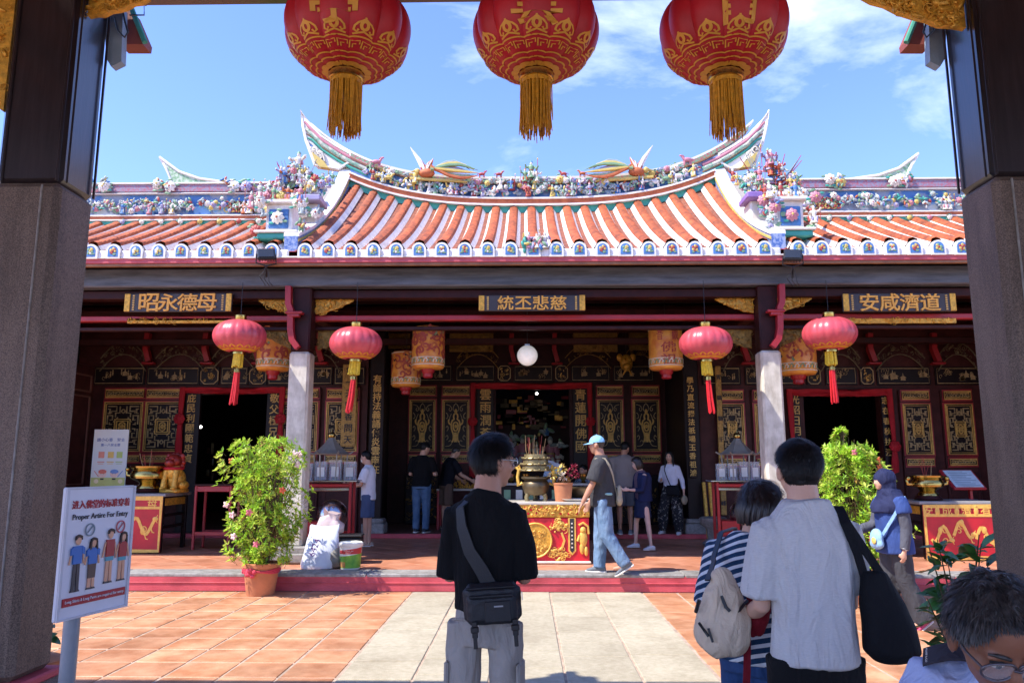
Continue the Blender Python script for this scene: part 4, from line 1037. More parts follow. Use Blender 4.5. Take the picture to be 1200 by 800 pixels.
def big_lantern(px, ch, lab):
    c = at(px, 36, 4.1); t = empty('festival_lantern', c, 0, lab, 'lantern', 'large red lanterns under the gate beam')
    rx, rz = .365, .275; f = lsurf(rx, rz, 12, .075, .8); n = 120; lats = np.linspace(-1.37, 1.37, 27); vs = []; fs = []
    for la in lats:
        for j in range(n): vs.append(f(2*PI*j/n, la))
    for i in range(len(lats)-1):
        for j in range(n): fs.append((i*n+j, i*n+(j+1) % n, (i+1)*n+(j+1) % n, (i+1)*n+j))
    b = MB(); b.add(vs, fs); body = b.build('body', M_lred, t, smooth=40)
    b = MB(); o = .003
    for la, wd in ((-1.31, .1), (-1.17, .03), (-1.06, .028), (-.76, .03)): sribbon(b, f, [(2*PI*j/96, la) for j in range(96)], wd, o, closed=True)
    for k in range(24):     # key fret between the two rings
        a = 2*PI*k/24; e = 2*PI/24
        sribbon(b, f, [(a+.1*e, -.97), (a+.1*e, -.83), (a+.9*e, -.83), (a+.9*e, -.9)], .022, o); sribbon(b, f, [(a+.35*e, -.97), (a+.35*e, -.9), (a+.65*e, -.9)], .02, o)
    for k in range(12):     # cloud heads above the fret
        a = 2*PI*k/12; A = .11
        sribbon(b, f, [(a+A*.55*math.cos(q), -.55+.075*math.sin(q)) for q in np.linspace(0, 2*PI, 13)[:-1]], .05, o, closed=True)
        for s in (-1, 1):
            sribbon(b, f, [(a+s*x, y) for x, y in ((.0, -.43), (.05, -.47), (.11, -.50), (.17, -.56), (.185, -.63), (.13, -.67), (.10, -.62))], .034, o)
        sribbon(b, f, [(a-.2, -.71), (a-.1, -.69), (a, -.66), (a+.1, -.69), (a+.2, -.71)], .036, o)
        sribbon(b, f, [(a, -.46), (a, -.40)], .03, o)
    b.build('gold_pattern', M_lgold, body)
    g = GLYPH[ch]; b = MB(); sz = .28; la0 = -.10; vs = []
    vs = [f(x*sz/rx/.95, la0+y*sz/(rz+.03), .004+.002*(z > 0)) for x, y, z in g[0]]
    b.add(vs, g[1]); b.build('gold_character', M_lgold, body)
    b = MB(); b.lathe([(.09, -.268), (.10, -.275), (.10, -.31), (.092, -.315)], 24); b.build('collar', M_brass, t, smooth=40); b = MB(); b.lathe([(.1, .265), (.1, .31), (.08, .33)], 24); b.build('top_cap', M_brass, t, smooth=40); b = MB(); b.tube([(0, 0, .32), (0, 0, .55)], .006, 6); b.build('cord', M_blackplastic, t)
    b = MB(); rr = random.Random(int(px)); b.lathe([(.088, -.30), (.09, -.34)], 22)
    for k in range(230):
        a = rr.uniform(0, 2*PI); q = .09*math.sqrt(rr.uniform(.35, 1)); L = rr.uniform(.29, .34)*(.75 if rr.random() < .25 else 1); x, y = q*math.cos(a), q*math.sin(a)
        b.tube([(x, y, -.31), (x*1.02+rr.uniform(-.004, .004), y*1.02, -.31-L*.5), (x*1.03+rr.uniform(-.01, .01), y*1.03+rr.uniform(-.01, .01), -.31-L)], [.0036, .0032, .0024], 4)
    tag(b.build('tassel', M_tassel, t), kind=None)
    return t
for px, ch, lab in ((408, '亭', 'large red festival lantern with gold pattern, left of the three, above the left roof tip'), (628, '雲', 'large red festival lantern with gold pattern hanging over the middle of the temple ridge'), (847.5, '青', 'large red festival lantern with gold pattern nearest the right gate post')):
    big_lantern(px, ch, lab)
def oval_lantern(px, py, Y, lab, sway):
    c = at(px, py, Y); t = empty('oval_lantern', c, 0, lab, 'lantern', 'pink red oval lanterns under the eave')
    rx, rz = .385, .245; f = lsurf(rx, rz, 18, .03, .8); n = 108; lats = np.linspace(-1.3, 1.3, 17); vs = []; fs = []
    for la in lats:
        for j in range(n): vs.append(f(2*PI*j/n, la))
    for i in range(16):
        for j in range(n): fs.append((i*n+j, i*n+(j+1) % n, (i+1)*n+(j+1) % n, (i+1)*n+j))
    b = MB(); b.add(vs, fs); body = b.build('body', M_satin, t, smooth=50)
    b = MB()
    sribbon(b, f, [(2*PI*j/48, -1.05) for j in range(48)], .16, .003, closed=True)
    for k in range(16):
        a = 2*PI*k/16; sribbon(b, f, [(a-.16, -.92), (a-.08, -.78), (a, -.72), (a+.08, -.78), (a+.16, -.92)], .06, .003)
    b.build('gold_pattern', M_lgold, body)
    b = MB(); b.lathe([(.08, .225), (.085, .235), (.085, .31), (.06, .32)], 16); b.build('top_cap', M_brass, t, smooth=40); b = MB(); b.lathe([(.095, -.235), (.095, -.27)], 16); b.build('collar', M_brass, t, smooth=40)
    b = MB(); b.tube([(0, 0, .31), (0, 0, .31+max(.3, 4.3-c.z-.31))], .005, 5); b.build('cord', M_blackplastic, t)
    rr = random.Random(int(px)); b = MB()
    for k in range(46):
        a = rr.uniform(0, 6.28); q = .068*math.sqrt(rr.uniform(.2, 1)); x, y = q*math.cos(a), q*math.sin(a)
        b.tube([(x, y, -.26), (x*1.12+sway*.1, y*1.12, -.45+rr.uniform(-.02, .02))], [.014, .016], 5)
    b.build('yellow_tassel', M_ytassel, t)
    b = MB(); b.lathe([(.04, -.49), (.042, -.54)], 10, (sway*.12, 0, 0)); b.tube([(sway*.1, 0, -.42), (sway*.12, 0, -.5)], .008, 5); b.build('tassel_knot', M_brass, t)
    b = MB()
    for k in range(26):
        a = rr.uniform(0, 6.28); q = .036*math.sqrt(rr.random()); x, y = q*math.cos(a), q*math.sin(a)
        b.tube([(x+sway*.12, y, -.53), (x*1.3+sway*.25, y*1.3, -.8), (x*1.6+sway*.4, y*1.6, -1.0+rr.uniform(-.03, .04))], [.011, .012, .009], 5)
    b.build('red_tassel', M_rtassel, t)
    return t
oval_lantern(281, 394, 11.15, 'pink red oval lantern left of the left stone column', -.12); oval_lantern(417, 402.5, 11.15, 'pink red oval lantern just right of the left stone column', -.2)
oval_lantern(827, 402.5, 11.15, 'pink red oval lantern just left of the right stone column', .12); oval_lantern(972, 391, 11.15, 'pink red oval lantern right of the right stone column', .04)
M_paper = mat('painted_lantern_paper', '#e9a845', .45, scale=7, col2='#cf7a35', var=.2, coat=.25)
def paper_lantern(px, py, w_, h_, Y, lab, seed, letters=False):
    c = at(px, py, Y); zc = (c-EYE).dot(CAMROT @ V((0, 0, -1))); rx = w_/2*zc/FPX; hz = h_/2*zc/FPX; rr = random.Random(seed)
    t = empty('paper_lantern', c, rr.uniform(-.3, .3) if not letters else 0, lab, 'lantern', 'painted yellow paper lanterns in the porch')
    b = MB(); b.lathe([(rx*.55, -hz), (rx*.9, -hz*.97), (rx*.99, -hz*.88), (rx, -hz*.3), (rx, hz*.3), (rx*.99, hz*.86), (rx*.9, hz*.97), (rx*.5, hz)], 32); body = b.build('body', M_paper, t, smooth=50)
    def f(u, v, off=.004): a = u/rx; return V(((rx+off)*math.sin(a), -(rx+off)*math.cos(a), v))
    def wrap(s, base_off=.004):
        s.v = [tuple(f(v[0], v[2], base_off-v[1]*.25)) for v in s.v]; return s
    if letters:
        s = MB()
        for ch, x, z, sx in (('音', -.5, .58, .85), ('觀', .42, .58, .95), ('佛', 0, .0, 2.0), ('祖', 0, -.56, 2.0)): s.glyph(ch, (x*rx, 0, z*hz), hz*.5, 0, None, .01, sx*rx/hz*.95)
        wrap(s).build('red_lettering', M_red, body)
    else:
        s = MB()
        for k in range(46):
            x, z = rr.uniform(-2.6, 2.6)*rx, rr.uniform(-.35, .8)*hz
            s.stroke(smooth2([(p[0], p[1]) for p in spiral(x, z, .02, hz*rr.uniform(.16, .34), rr.random()*6, rr.uniform(.5, 1.1), 6, rr.choice((-1, 1)))], 1), hz*.09, .008, rr.choice((0, 0, 0, 1)))
        for k in range(16):
            x, z = rr.uniform(-2.8, 2.8)*rx, rr.uniform(-.3, .8)*hz; s.stroke([(x, z), (x+rr.uniform(-.1, .1), z+rr.uniform(-.1, .1))], hz*.1, .008, rr.choice((0, 2, 3)))
        wrap(s).build('painted_dragon', [M_red, M_orangeband, M_dark, M_green], body)
    s = MB()
    for k in range(22): x = -rx*PI+2*PI*rx*k/22; s.stroke([(x, -.74*hz), (x+.05*rx, -.6*hz), (x+.16*rx, -.55*hz), (x+.24*rx, -.64*hz), (x+.17*rx, -.72*hz)], hz*.05, .008, k % 2)
    wrap(s).build('painted_waves', [M_green, M_cream], body)
    for z in (-.5, -.82, .88): s = MB(); s.stroke([(x, z*hz) for x in np.linspace(-rx*PI, rx*PI, 33)], hz*.04, .006, 1); wrap(s).build('painted_line', [M_green, M_cream], body)
    b = MB(); b.lathe([(rx*.42, -hz*1.0), (rx*.40, -hz*1.12), (rx*.30, -hz*1.2), (rx*.30, -hz*1.36), (rx*.22, -hz*1.4)], 16); b.build('wooden_foot', M_redwood, t, smooth=40); b = MB(); b.lathe([(rx*.4, hz), (rx*.4, hz*1.06), (rx*.1, hz*1.1)], 16); b.build('wooden_cap', M_redwood, t, smooth=40)
    b = MB(); b.tube([(0, 0, hz), (0, 0, max(hz+.15, 4.62-c.z))], .005, 5); b.build('cord', M_blackplastic, t)
    return t
paper_lantern(321, 410, 38, 50, 13.0, 'painted yellow paper lantern partly behind the left stone column', 1); paper_lantern(476, 433, 34, 42, 14.3, 'smaller painted paper lantern, the lower of the pair left of the centre', 2)
paper_lantern(502, 408, 38, 50, 12.9, 'painted red dragon paper lantern, the higher of the pair left of the centre', 3); paper_lantern(780, 409, 39, 50, 12.9, 'yellow paper lantern with big red characters left of the right column', 4, True); paper_lantern(934, 414, 42, 52, 13.0, 'painted orange paper lantern partly behind the rightmost oval lantern', 5)
p = at(618, 416.5, 12.6); t = empty('globe_lamp', p, 0, 'white opal globe lamp hanging in the middle of the porch', 'lamp')
b = MB(); b.ell((0, 0, 0), .17, 24, 16); b.build('globe', M_globe, t, smooth=80); b = MB(); b.lathe([(.06, .155), (.06, .185), (.02, .2)], 16); b.build('cap', M_steel, t); b = MB(); b.tube([(0, 0, .19), (0, 0, 4.4-p.z)], .006, 5); b.build('cord', M_blackplastic, t)
p = at(734, 425, 17.4); t = empty('carved_lion_head', p, 0, 'carved gilt animal head hanging from the dark central lintel', 'carving')
b = MB(); b.ell((0, 0, 0), (.15, .12, .2), 12, 8); b.ell((0, -.1, -.1), (.1, .1, .09), 10, 7)
for s in (-1, 1): b.ell((s*.15, 0, .12), (.07, .04, .09), 8, 6); b.ell((s*.06, -.11, .06), .035, 8, 6); b.tube([(s*.03, -.15, -.17), (s*.1, -.12, -.3)], [.03, .01], 6)
b.build('head', M_gold, t, smooth=60); b = MB(); b.tube([(0, .02, .15), (0, .02, 4.6-p.z)], .01, 5); b.build('hanging_rod', M_blackplastic, t)
# floodlights on the eave
for px, py, lab, sg in ((312, 298, 'black floodlight above the left stone column', -1), (929, 299, 'black floodlight above the right stone column', 1)):
    p = at(px, py, 10.75); t = empty('floodlight', p, sg*-.25, lab, 'floodlight', 'floodlights on the temple eave')
    M = Matrix.Rotation(-.5, 4, 'X') @ Matrix.Rotation(sg*.12, 4, 'Y'); b = MB(); b.box((0, 0, 0), (.25, .06, .20), bev=.015, M=M)
    for k in range(6): b.box((-.1+.04*k, .045, 0), (.01, .04, .16), M=M)
    b.build('housing', M_blackplastic, t); b = MB(); b.box((0, -.033, 0), (.21, .008, .16), bev=.003, M=M); b.build('lens', mat('dark_glass', '#202226', .1, spec=.8), t)
    b = MB(); b.tube([(-.13, 0, 0), (-.14, .05, -.12), (0, .06, -.16), (.14, .05, -.12), (.13, 0, 0)], .012, 6); b.tube([(0, .06, -.16), (0, .25, -.27)], .014, 6)
    for k in range(3): b.tube([(0, .06, -.16), (.03*k-.03, .1, -.24), (.07*k-.09, .12, -.3-.04*k), (.05*k, .2, -.42)], .006, 5)
    b.build('bracket', M_blackplastic, t)

# ================================================================== plants
def leaf_faces(b, p, d, L, wd, rr, m=0, fold=.25):
    d = d.normalized(); s = d.cross(V((rr.uniform(-.4, .4), rr.uniform(-.4, .4), 1))); s = s.normalized() if s.length > .01 else V((1, 0, 0)); n = s.cross(d)
    a = p; c = p+d*L; e = p+d*L*.5; b.add([a, e+s*wd/2+n*fold*wd, c, e-s*wd/2+n*fold*wd, e-n*.0], [(0, 4, 1), (4, 2, 1), (0, 3, 4), (4, 3, 2)], m)
M_lv = [mat('lime_leaf', '#b4d63f', .42, var=.2, scale=6), mat('mid_green_leaf', '#8fbb38', .42, var=.2, scale=6), mat('yellow_green_leaf', '#cfdc62', .45, var=.2, scale=6), mat('old_leaf', '#8a6a2a', .6)]
for m in M_lv[:3]:
    t_ = m.node_tree; bs = t_.nodes['Principled BSDF']; tl_ = t_.nodes.new('ShaderNodeBsdfTranslucent'); mx_ = t_.nodes.new('ShaderNodeMixShader'); mx_.inputs[0].default_value = .4; t_.links.new(bs.inputs['Base Color'].links[0].from_socket, tl_.inputs[0]); t_.links.new(bs.outputs[0], mx_.inputs[1]); t_.links.new(tl_.outputs[0], mx_.inputs[2]); t_.links.new(mx_.outputs[0], t_.nodes['Material Output'].inputs[0])
def potted_shrub(name, base_p, lab, outline, h0, h1, pot_r, pot_h, seed, nleaf, yaw=0):
    rr = random.Random(seed); t = empty(name, base_p, yaw, lab, 'potted shrub', 'flowering shrubs in clay pots by the step')
    b = MB(); b.lathe([(pot_r*.72, 0), (pot_r*.76, .02), (pot_r*.96, pot_h*.82), (pot_r*.98, pot_h*.86), (pot_r*1.06, pot_h*.87), (pot_r*1.08, pot_h*.98), (pot_r*1.02, pot_h), (pot_r*.9, pot_h), (pot_r*.88, pot_h*.9)], 36, capt=True); pot = b.build('pot', M_ceramicpot, t, smooth=45)
    b = MB()
    for q in range(3): b.tube([((pot_r*(.955)+.012)*math.cos(a), (pot_r*.955+.012)*math.sin(a), pot_h*.74+.012*math.sin(a*3+q)+.012*q) for a in np.linspace(0, 2*PI, 25)[:-1]], .012, 5, closed=True)
    for q in range(10): b.ell((-.2*pot_r+rr.uniform(-.05, .05), -pot_r*1.0+rr.uniform(-.03, .0), pot_h*.74+rr.uniform(-.04, .04)), (.035, .02, .03), 6, 4)
    b.build('red_ribbon', mat('pink_red_ribbon', '#c93f52', .6), pot, smooth=60)
    b = MB(); b.lathe([(.0, pot_h*.91), (pot_r*.86, pot_h*.9)], 20, capb=False, capt=False); b.build('soil', M_soil, pot)
    tips = []; b = MB()
    for k in range(46):
        a = rr.uniform(0, 6.28); u = rr.uniform(.12, 1); z = h0+(h1-h0)*u; rad = outline(u)*math.sqrt(rr.uniform(.15, 1)); st = V((math.cos(a)*pot_r*.4*rr.random(), math.sin(a)*pot_r*.4*rr.random(), pot_h*.88)); e = V((math.cos(a)*rad, math.sin(a)*rad, z)); m_ = st.lerp(e, .55)+V((0, 0, .1*(h1-h0)))
        pts = [st, st.lerp(m_, .5)+V((0, 0, .03)), m_, e]; b.tube(pts, [.011, .008, .006, .003], 5); tips.append((m_, e)); tips.append((pts[1], m_))
    b.build('stems', M_stem, t)
    b = MB(); placed = 0
    while placed < nleaf:
        u = rr.uniform(0, 1); a = rr.uniform(0, 6.28); R0 = outline(u)*(1+.2*math.sin(a*3+u*9+seed)+.12*math.sin(a*7-u*17))
        rad = R0*rr.random()**.42; p = V((math.cos(a)*rad, math.sin(a)*rad, h0+(h1-h0)*u))
        if noise.noise(p*5.5+V((seed, 0, 0))) < .0: continue
        # a whorl of leaves at the end of a twig
        ax = V((math.cos(a)*.7, math.sin(a)*.7, rr.uniform(.1, 1.2))).normalized(); kk = rr.randint(4, 7); mm = rr.choice((0, 0, 0, 1, 1, 2, 2)) if rr.random() > .02 else 3
        for q in range(kk):
            s = ax.orthogonal().normalized(); s = Quaternion(ax, 2*PI*q/kk+rr.random()) @ s
            leaf_faces(b, p, (ax*rr.uniform(.2, .9)+s).normalized(), rr.uniform(.034, .085), rr.uniform(.017, .036), rr, mm)
        b.tube([p-ax*.07, p], .0025, 3, 4, cap=False); placed += kk
    tag(b.build('foliage', M_lv+[M_stem], t), kind='stuff')
    for k in range(10):
        u = rr.uniform(.12, .9); a = rr.uniform(PI*1.0, PI*2.0); rad = outline(u)*rr.uniform(.85, 1.05); c = V((math.cos(a)*rad, math.sin(a)*rad, h0+(h1-h0)*u)); f = MB()
        for q in range(5):
            M = TR(*c) @ Matrix.Rotation(rr.uniform(-.5, .5), 4, 'Z') @ Matrix.Rotation(2*PI*q/5, 4, 'Y') @ TR(.022, 0, 0); f.ell((0, 0, 0), (.026, .008, .017), 6, 4, 0, M)
        f.build('blossom', rr.choice((M_flower, M_flower, mat('white_pink_flower', '#e8c3c0', .6), mat('orange_flower', '#d8663a', .6))), t)
    return t
g = gnd(305, 697); potted_shrub('potted_shrub', g, 'tall clipped green shrub in a ribboned clay pot left of the step', lambda u: .50*(.72+.28*min(1, u*2.2))*(1 if u < .9 else .8), .40, 1.92, .225, .40, 3, 8200)
g = gnd(1001, 707); potted_shrub('potted_shrub', g, 'round yellow green shrub in a clay pot behind the woman in the hijab', lambda u: .60*max(.0, math.sin(PI*min(.985, .20+u*.80)))**.75, .42, 2.02, .23, .42, 8, 8800)
def broad_leaf_mesh(seed, L=.11, wd=.055):
    rr = random.Random(seed); n = 6; vs = []; fs = []
    for i in range(n+1):
        u = i/n; w_ = wd*math.sin(PI*min(1, u*.92+.06))**.8*(1-.15*u); z = -.03*u*u*rr.uniform(.5, 1.4); y = L*u
        vs += [(-w_/2, y, z+.012*math.sin(PI*u)), (0, y, z), (w_/2, y, z+.012*math.sin(PI*u))]
    for i in range(n): a = i*3; fs += [(a, a+1, a+4, a+3), (a+1, a+2, a+5, a+4)]
    b = MB(); b.add(vs, fs); return b.mesh('leaf', M_leafdark, smooth=180)
leafm = [broad_leaf_mesh(i, .12+.014*i, .062+.005*i) for i in range(4)]
def leafy_plant(base_p, lab, seed, h, spread, nstem, nleaf, flowers, cat='plant', grp=None, zmin=.35):
    rr = random.Random(seed); t = empty('hibiscus_plant', base_p, 0, lab, cat, grp); b = MB(); b.lathe([(.15, 0), (.2, .32), (.215, .34), (.19, .35)], 24); b.build('pot', M_ceramicpot, t, smooth=40)
    b = MB(); pts = []
    for k in range(nstem):
        a = rr.uniform(0, 6.28); top = V((math.cos(a)*spread*rr.uniform(.3, 1), math.sin(a)*spread*rr.uniform(.3, 1), h*rr.uniform(.65, 1))); m_ = V((top.x*.35, top.y*.35, top.z*.55)); c = [V((0, 0, .3)), m_, top]; b.tube(c, [.009, .007, .003], 5)
        for q in range(12): u = rr.uniform(.15, 1); p = c[0].lerp(c[1], u*2) if u < .5 else c[1].lerp(c[2], u*2-1); pts.append(p)
    b.build('stems', M_stem, t)
    for k in range(nleaf):
        p = rr.choice(pts); 
        if p.z < zmin: continue
        link('leaf', rr.choice(leafm), t, p+V((rr.uniform(-.03, .03), rr.uniform(-.03, .03), rr.uniform(-.03, .03))), (rr.uniform(-.5, .9), rr.uniform(-.5, .5), rr.uniform(0, 6.28)))
    for fp in flowers:
        f = MB()
        for q in range(5): M = TR(*fp) @ Matrix.Rotation(2*PI*q/5, 4, 'Y') @ TR(.035, 0, 0) @ Matrix.Rotation(.4, 4, 'Z'); f.ell((0, 0, 0), (.038, .008, .024), 8, 5, 0, M)
        f.tube([fp, V(fp)+V((-.01, -.05, .03))], .005, 5, 0); f.build('pink_flower', M_flower, t, smooth=60)
    return t
g = at(1120, 700, 4.95); leafy_plant(V((g.x+.03, 4.95, 0)), 'broad leaved hibiscus with one pink flower beside the right gate pillar', 4, 1.20, .30, 16, 300, [at(1124, 697, 4.65)-V((g.x+.03, 4.95, 0))], grp='hibiscus plants beside the gate pillars')
g = at(56, 760, 5.2); leafy_plant(V((g.x-.16, 5.25, 0)), 'small broad leaved plant behind the left gate pillar', 6, .74, .2, 6, 44, [], grp='hibiscus plants beside the gate pillars', zmin=.3)

# ================================================================== the dress-code sign
M_signw = mat('sign_white', '#d9d9e0', .45, var=.03)
def sign():
    L = at(69, 650, 3.55); Rr = at(150.5, 645, 3.98); ax = V((Rr.x-L.x, Rr.y-L.y, 0)); W = ax.length; ang = math.atan2(ax.y, ax.x); z1 = at(77, 571, 3.55).z; z0 = at(61, 730, 3.55).z; H = z1-z0
    t = empty('dress_code_sign', (L.x, L.y, 0), ang, 'white dress code sign on a grey post by the left gate pillar', 'sign')
    b = MB(); b.box((W/2, 0, z0+H/2), (W, .025, H), bev=.006); bd = b.build('board', M_signw, t)
    b = MB(); rim(b, (0, W, z0, z1), -.0125, .012, .006); b.build('board_rim', mat('sign_rim', '#c3c4cb', .4), bd)
    b = MB(); b.lathe([(.035, 0), (.035, z0)], 16, (W*.30, .02, 0)); b.lathe([(.2, 0), (.2, .02), (.04, .05)], 20, (W*.30, .02, 0)); b.build('post', mat('galvanised_post', '#8d949c', .45, .4), t, smooth=40)
    y = -.0165; b = MB(); s = W*.88/9.4
    for i, ch in enumerate('进入佛堂的标准穿着'): b.glyph(ch, (W*.06+s*(i+.7), y, z0+H*.865), s*.95, 0, None, .003)
    b.build('red_lettering', mat('sign_red', '#a8242e', .5), bd)
    g = GLYPH['Proper Artire For Entry']; b = MB(); k = W*.80/g[2]; b.glyph('Proper Artire For Entry', (W/2, y, z0+H*.765), k, 0, None, .003); b.build('black_lettering', mat('sign_black', '#2a2c33', .5), bd)
    b = MB(); b.box((W/2, y, z0+H*.135), (W*.88, .006, H*.062)); bar = b.build('red_bar', mat('sign_red', '#a8242e', .5), bd)
    g = GLYPH['Long Skirts & Long Pants are required for entry.']; b = MB(); b.glyph('Long Skirts & Long Pants are required for entry.', (W/2, y-.005, z0+H*.135), W*.83/g[2], 0, None, .002); b.build('white_lettering', M_signw, bar)
    SKN, BLU, DRK, RED, TEAL, BRN, HAIR = [mat('print_'+n, c, .5, var=.02) for n, c in (('skin', '#dba585'), ('blue', '#3f72b8'), ('charcoal', '#4a4648'), ('red', '#a83a3c'), ('teal', '#57a0b0'), ('brown', '#5d4a42'), ('hair', '#3a2a26'))]
    for i, (fx, kind) in enumerate(((.20, 'mt'), (.415, 'ft'), (.66, 'mb'), (.855, 'fb'))):
        b = MB(); cx = W*fx; u = H*.42; zb_ = z0+H*.205+(.012 if i > 1 else 0); M = TR(cx, y, zb_); f = kind[0] == 'f'; bad = kind[1] == 'b'; k = .92 if f else 1.0
        def P(pts, m, d=.004): b.prism([(x*u, z*u*k) for x, z in pts], -d, .001, m, M)
        leg = 0 if bad or f else 2
        for s in (-1, 1):
            P([(s*.02, .02), (s*.085, .02), (s*.075, .5), (s*.005, .5)], leg if not (f and not bad) else 0); P([(s*.01, 0), (s*.11, 0), (s*.09, .035), (s*.02, .035)], 2, .005)
            P([(s*.1, .79), (s*.135, .76), (s*.19, .5), (s*.16, .49)], 0, .003)
        if f and not bad: P([(-.085, .22), (.085, .22), (.095, .5), (-.095, .5)], 5, .005)
        if bad: P([(-.1, .42), (.1, .42), (.09, .55), (-.09, .55)], 4, .005)
        P([(-.1, .5), (.1, .5), (.105, .82), (-.105, .82)], 3 if bad else 1, .006)
        if not bad:
            for s in (-1, 1): P([(s*.09, .82), (s*.16, .78), (s*.16, .66), (s*.1, .68)], 1, .007)
        b.ell((0, -.003, u*k*.92), (.06*u*1.15, .004, .085*u), 12, 8, 0, M)
        b.prism([(-.075*u, u*k*.93), (-.07*u, u*k*1.0), (0, u*k*1.03), (.07*u, u*k*1.0), (.075*u, u*k*.93), (.05*u, u*k*.965), (-.03*u, u*k*.98)], -.009, .001, 6, M)
        if f:
            for s in (-1, 1): P([(s*.055, .98), (s*.085, .95), (s*.1, .78), (s*.06, .8)], 6, .008)
        b.build('printed_figure', [SKN, BLU, DRK, RED, TEAL, BRN, HAIR], bd)
    for fx, c in ((.35, '#7f9099'), (.80, '#b5525a')):
        m = mat('print_ring'+c[1:], c, .5); b = MB(); r = W*.062; b.stroke([(W*fx+r*math.cos(a), z0+H*.665+r*1.0*math.sin(a)) for a in np.linspace(0, 2*PI, 25)[:-1]], .006, .003, 0, TR(0, y, 0), closed=True); b.stroke([(W*fx-r*.5, z0+H*.665-r*.5), (W*fx+r*.5, z0+H*.665+r*.55)], .005, .003, 0, TR(0, y, 0)); b.build('printed_ring', m, bd)
sign()
def poster():
    Y = 14.0; a, c = at(109, 503, Y), at(146, 575, Y); w_ = at(150, 503, Y).x-at(111, 503, Y).x; h_ = a.z-c.z; z0 = at(128, 590, Y).z; h_ = at(128, 503, Y).z-z0
    t = empty('roll_up_poster', (at(128, 545, Y).x, Y, ZP), .08, 'pale poster with cartoon faces standing before the left carved panels', 'poster')
    z0 -= ZP; b = MB(); b.box((0, 0, z0+h_/2), (w_, .02, h_), bev=.003); s = b.build('sheet', mat('poster_paper', '#dcd9c8', .5, scale=1.1, col2='#c5d2d0', var=.1), t); b = MB(); b.box((0, .03, .05), (w_, .12, .1), bev=.02); b.tube([(0, .03, .05), (0, .03, z0+h_)], .012, 6); b.build('stand', M_steel, t)
    y = -.012; b = MB(); b.box((0, y, z0+h_*.2), (w_*.97, .003, h_*.3)); b.build('green_ground', mat('poster_green', '#b9c06a', .5), s)
    b = MB(); n = 0
    for z, txt, sz in ((.86, '請小心香火安全'[:7], .085), (.79, '第一八安全要', .07)):
        for i, ch in enumerate(txt): b.glyph(ch, ((i-len(txt)/2+.5)*sz*w_*1.35, y, z0+h_*z), sz*w_*1.25, 0, None, .003)
    b.build('blue_lettering', mat('poster_blue', '#5a6fa3', .5), s)
    for x, c in ((-.24, '#d88a70'), (.03, '#dcb85a'), (.28, '#a8bd62')):
        b = MB(); b.box((x*w_, y, z0+h_*.655), (.17*w_, .004, .085*h_), bev=.002, M=None); b.box((x*w_, y-.002, z0+h_*.56), (.2*w_, .004, .012*h_)); b.box((x*w_, y-.002, z0+h_*.535), (.16*w_, .004, .008*h_)); b.build('printed_picture', mat('poster_'+c[1:], c, .5), s)
    for x, c in ((-.17, '#d9735a'), (.17, '#6a8fc0')):
        b = MB(); b.ell((x*w_, y, z0+h_*.4), (.12*w_, .004, .052*h_), 14, 8, 0); b.ell((x*w_, y-.003, z0+h_*.43), (.12*w_, .004, .03*h_), 12, 6, 1); b.tube([(x*w_*1.6, y, z0+h_*.36), (x*w_*2.4, y, z0+h_*.44)], .006, 4, 1)
        for q in (-.04, .04): b.ell(((x+q)*w_, y-.005, z0+h_*.4), (.008*w_, .003, .008*w_), 6, 4, 2)
        b.box((x*w_, y, z0+h_*.33), (.1*w_, .004, .02*h_), 2); b.build('printed_face', [mat('poster_skin', '#ecc9b4', .5), mat('poster_'+c[1:], c, .5), M_dark], s)
    for x, z in ((-.33, .3), (.36, .3), (-.1, .2), (.2, .19)): b = MB(); b.ell((x*w_, y-.003, z0+h_*z), (.07*w_, .003, .03*h_), 12, 6); b.build('printed_spot', mat('poster_spot', '#e6d9a8', .5), s)
poster()
# ================================================================== tables, censers, stands
M_sticks = mat('incense_red', '#9a3a2c', .8)
def sticks(parent, c, n, r, h, seed):
    rr = random.Random(seed)
    for k in range(n):
        a = rr.uniform(0, 6.28); q = r*math.sqrt(rr.random()); b = MB(); x, y = q*math.cos(a), q*math.sin(a); t = rr.uniform(.5, 1)*h
        b.tube([(c[0]+x, c[1]+y, c[2]), (c[0]+x*1.5+rr.uniform(-.02, .02), c[1]+y*1.5, c[2]+t*.35), (c[0]+x*1.8+rr.uniform(-.03, .03), c[1]+y*1.8, c[2]+t)], [.005, .005, .004], 5, 0)
        b.build('incense_stick', rr.choice((M_sticks, mat('incense_tan', '#a98a5c', .8))), parent)
def urn(loc, r, lab, m, seed, nst=6, handles=True):
    t = empty('incense_urn', loc, 0, lab, 'incense urn'); h = r*1.25
    b = MB(); b.lathe([(r*.62, 0), (r*.6, .03), (r*.45, h*.2), (r*.55, h*.28), (r*.95, h*.45), (r*1.0, h*.62), (r*.88, h*.78), (r*.82, h*.84), (r*.98, h*.92), (r*1.0, h), (r*.86, h), (r*.82, h*.9)], 32, capt=True); bd = b.build('bowl', m, t, smooth=45)
    b = MB(); b.lathe([(0, h*.93), (r*.85, h*.94)], 20, capb=False, capt=False); b.build('ash', mat('ash', '#8f8a82', .95), bd)
    if handles:
        for s in (-1, 1): b = MB(); b.tube([(s*r*.95, 0, h*.55), (s*r*1.25, 0, h*.58), (s*r*1.3, 0, h*.8), (s*r*1.15, 0, h*.9)], [.03, .028, .025, .02], 8); b.ell((s*r*1.22, -.02, h*.86), .04, 8, 6); b.build('handle', m, t, smooth=60)
    b = MB(); b.lathe([(r*.8, -.07), (r*.85, -.05), (r*.75, -.02), (r*.7, 0)], 24); b.build('stand', M_darkwood, t, smooth=40)
    sticks(t, (0, 0, h*.9), nst, r*.3, .34, seed); return t
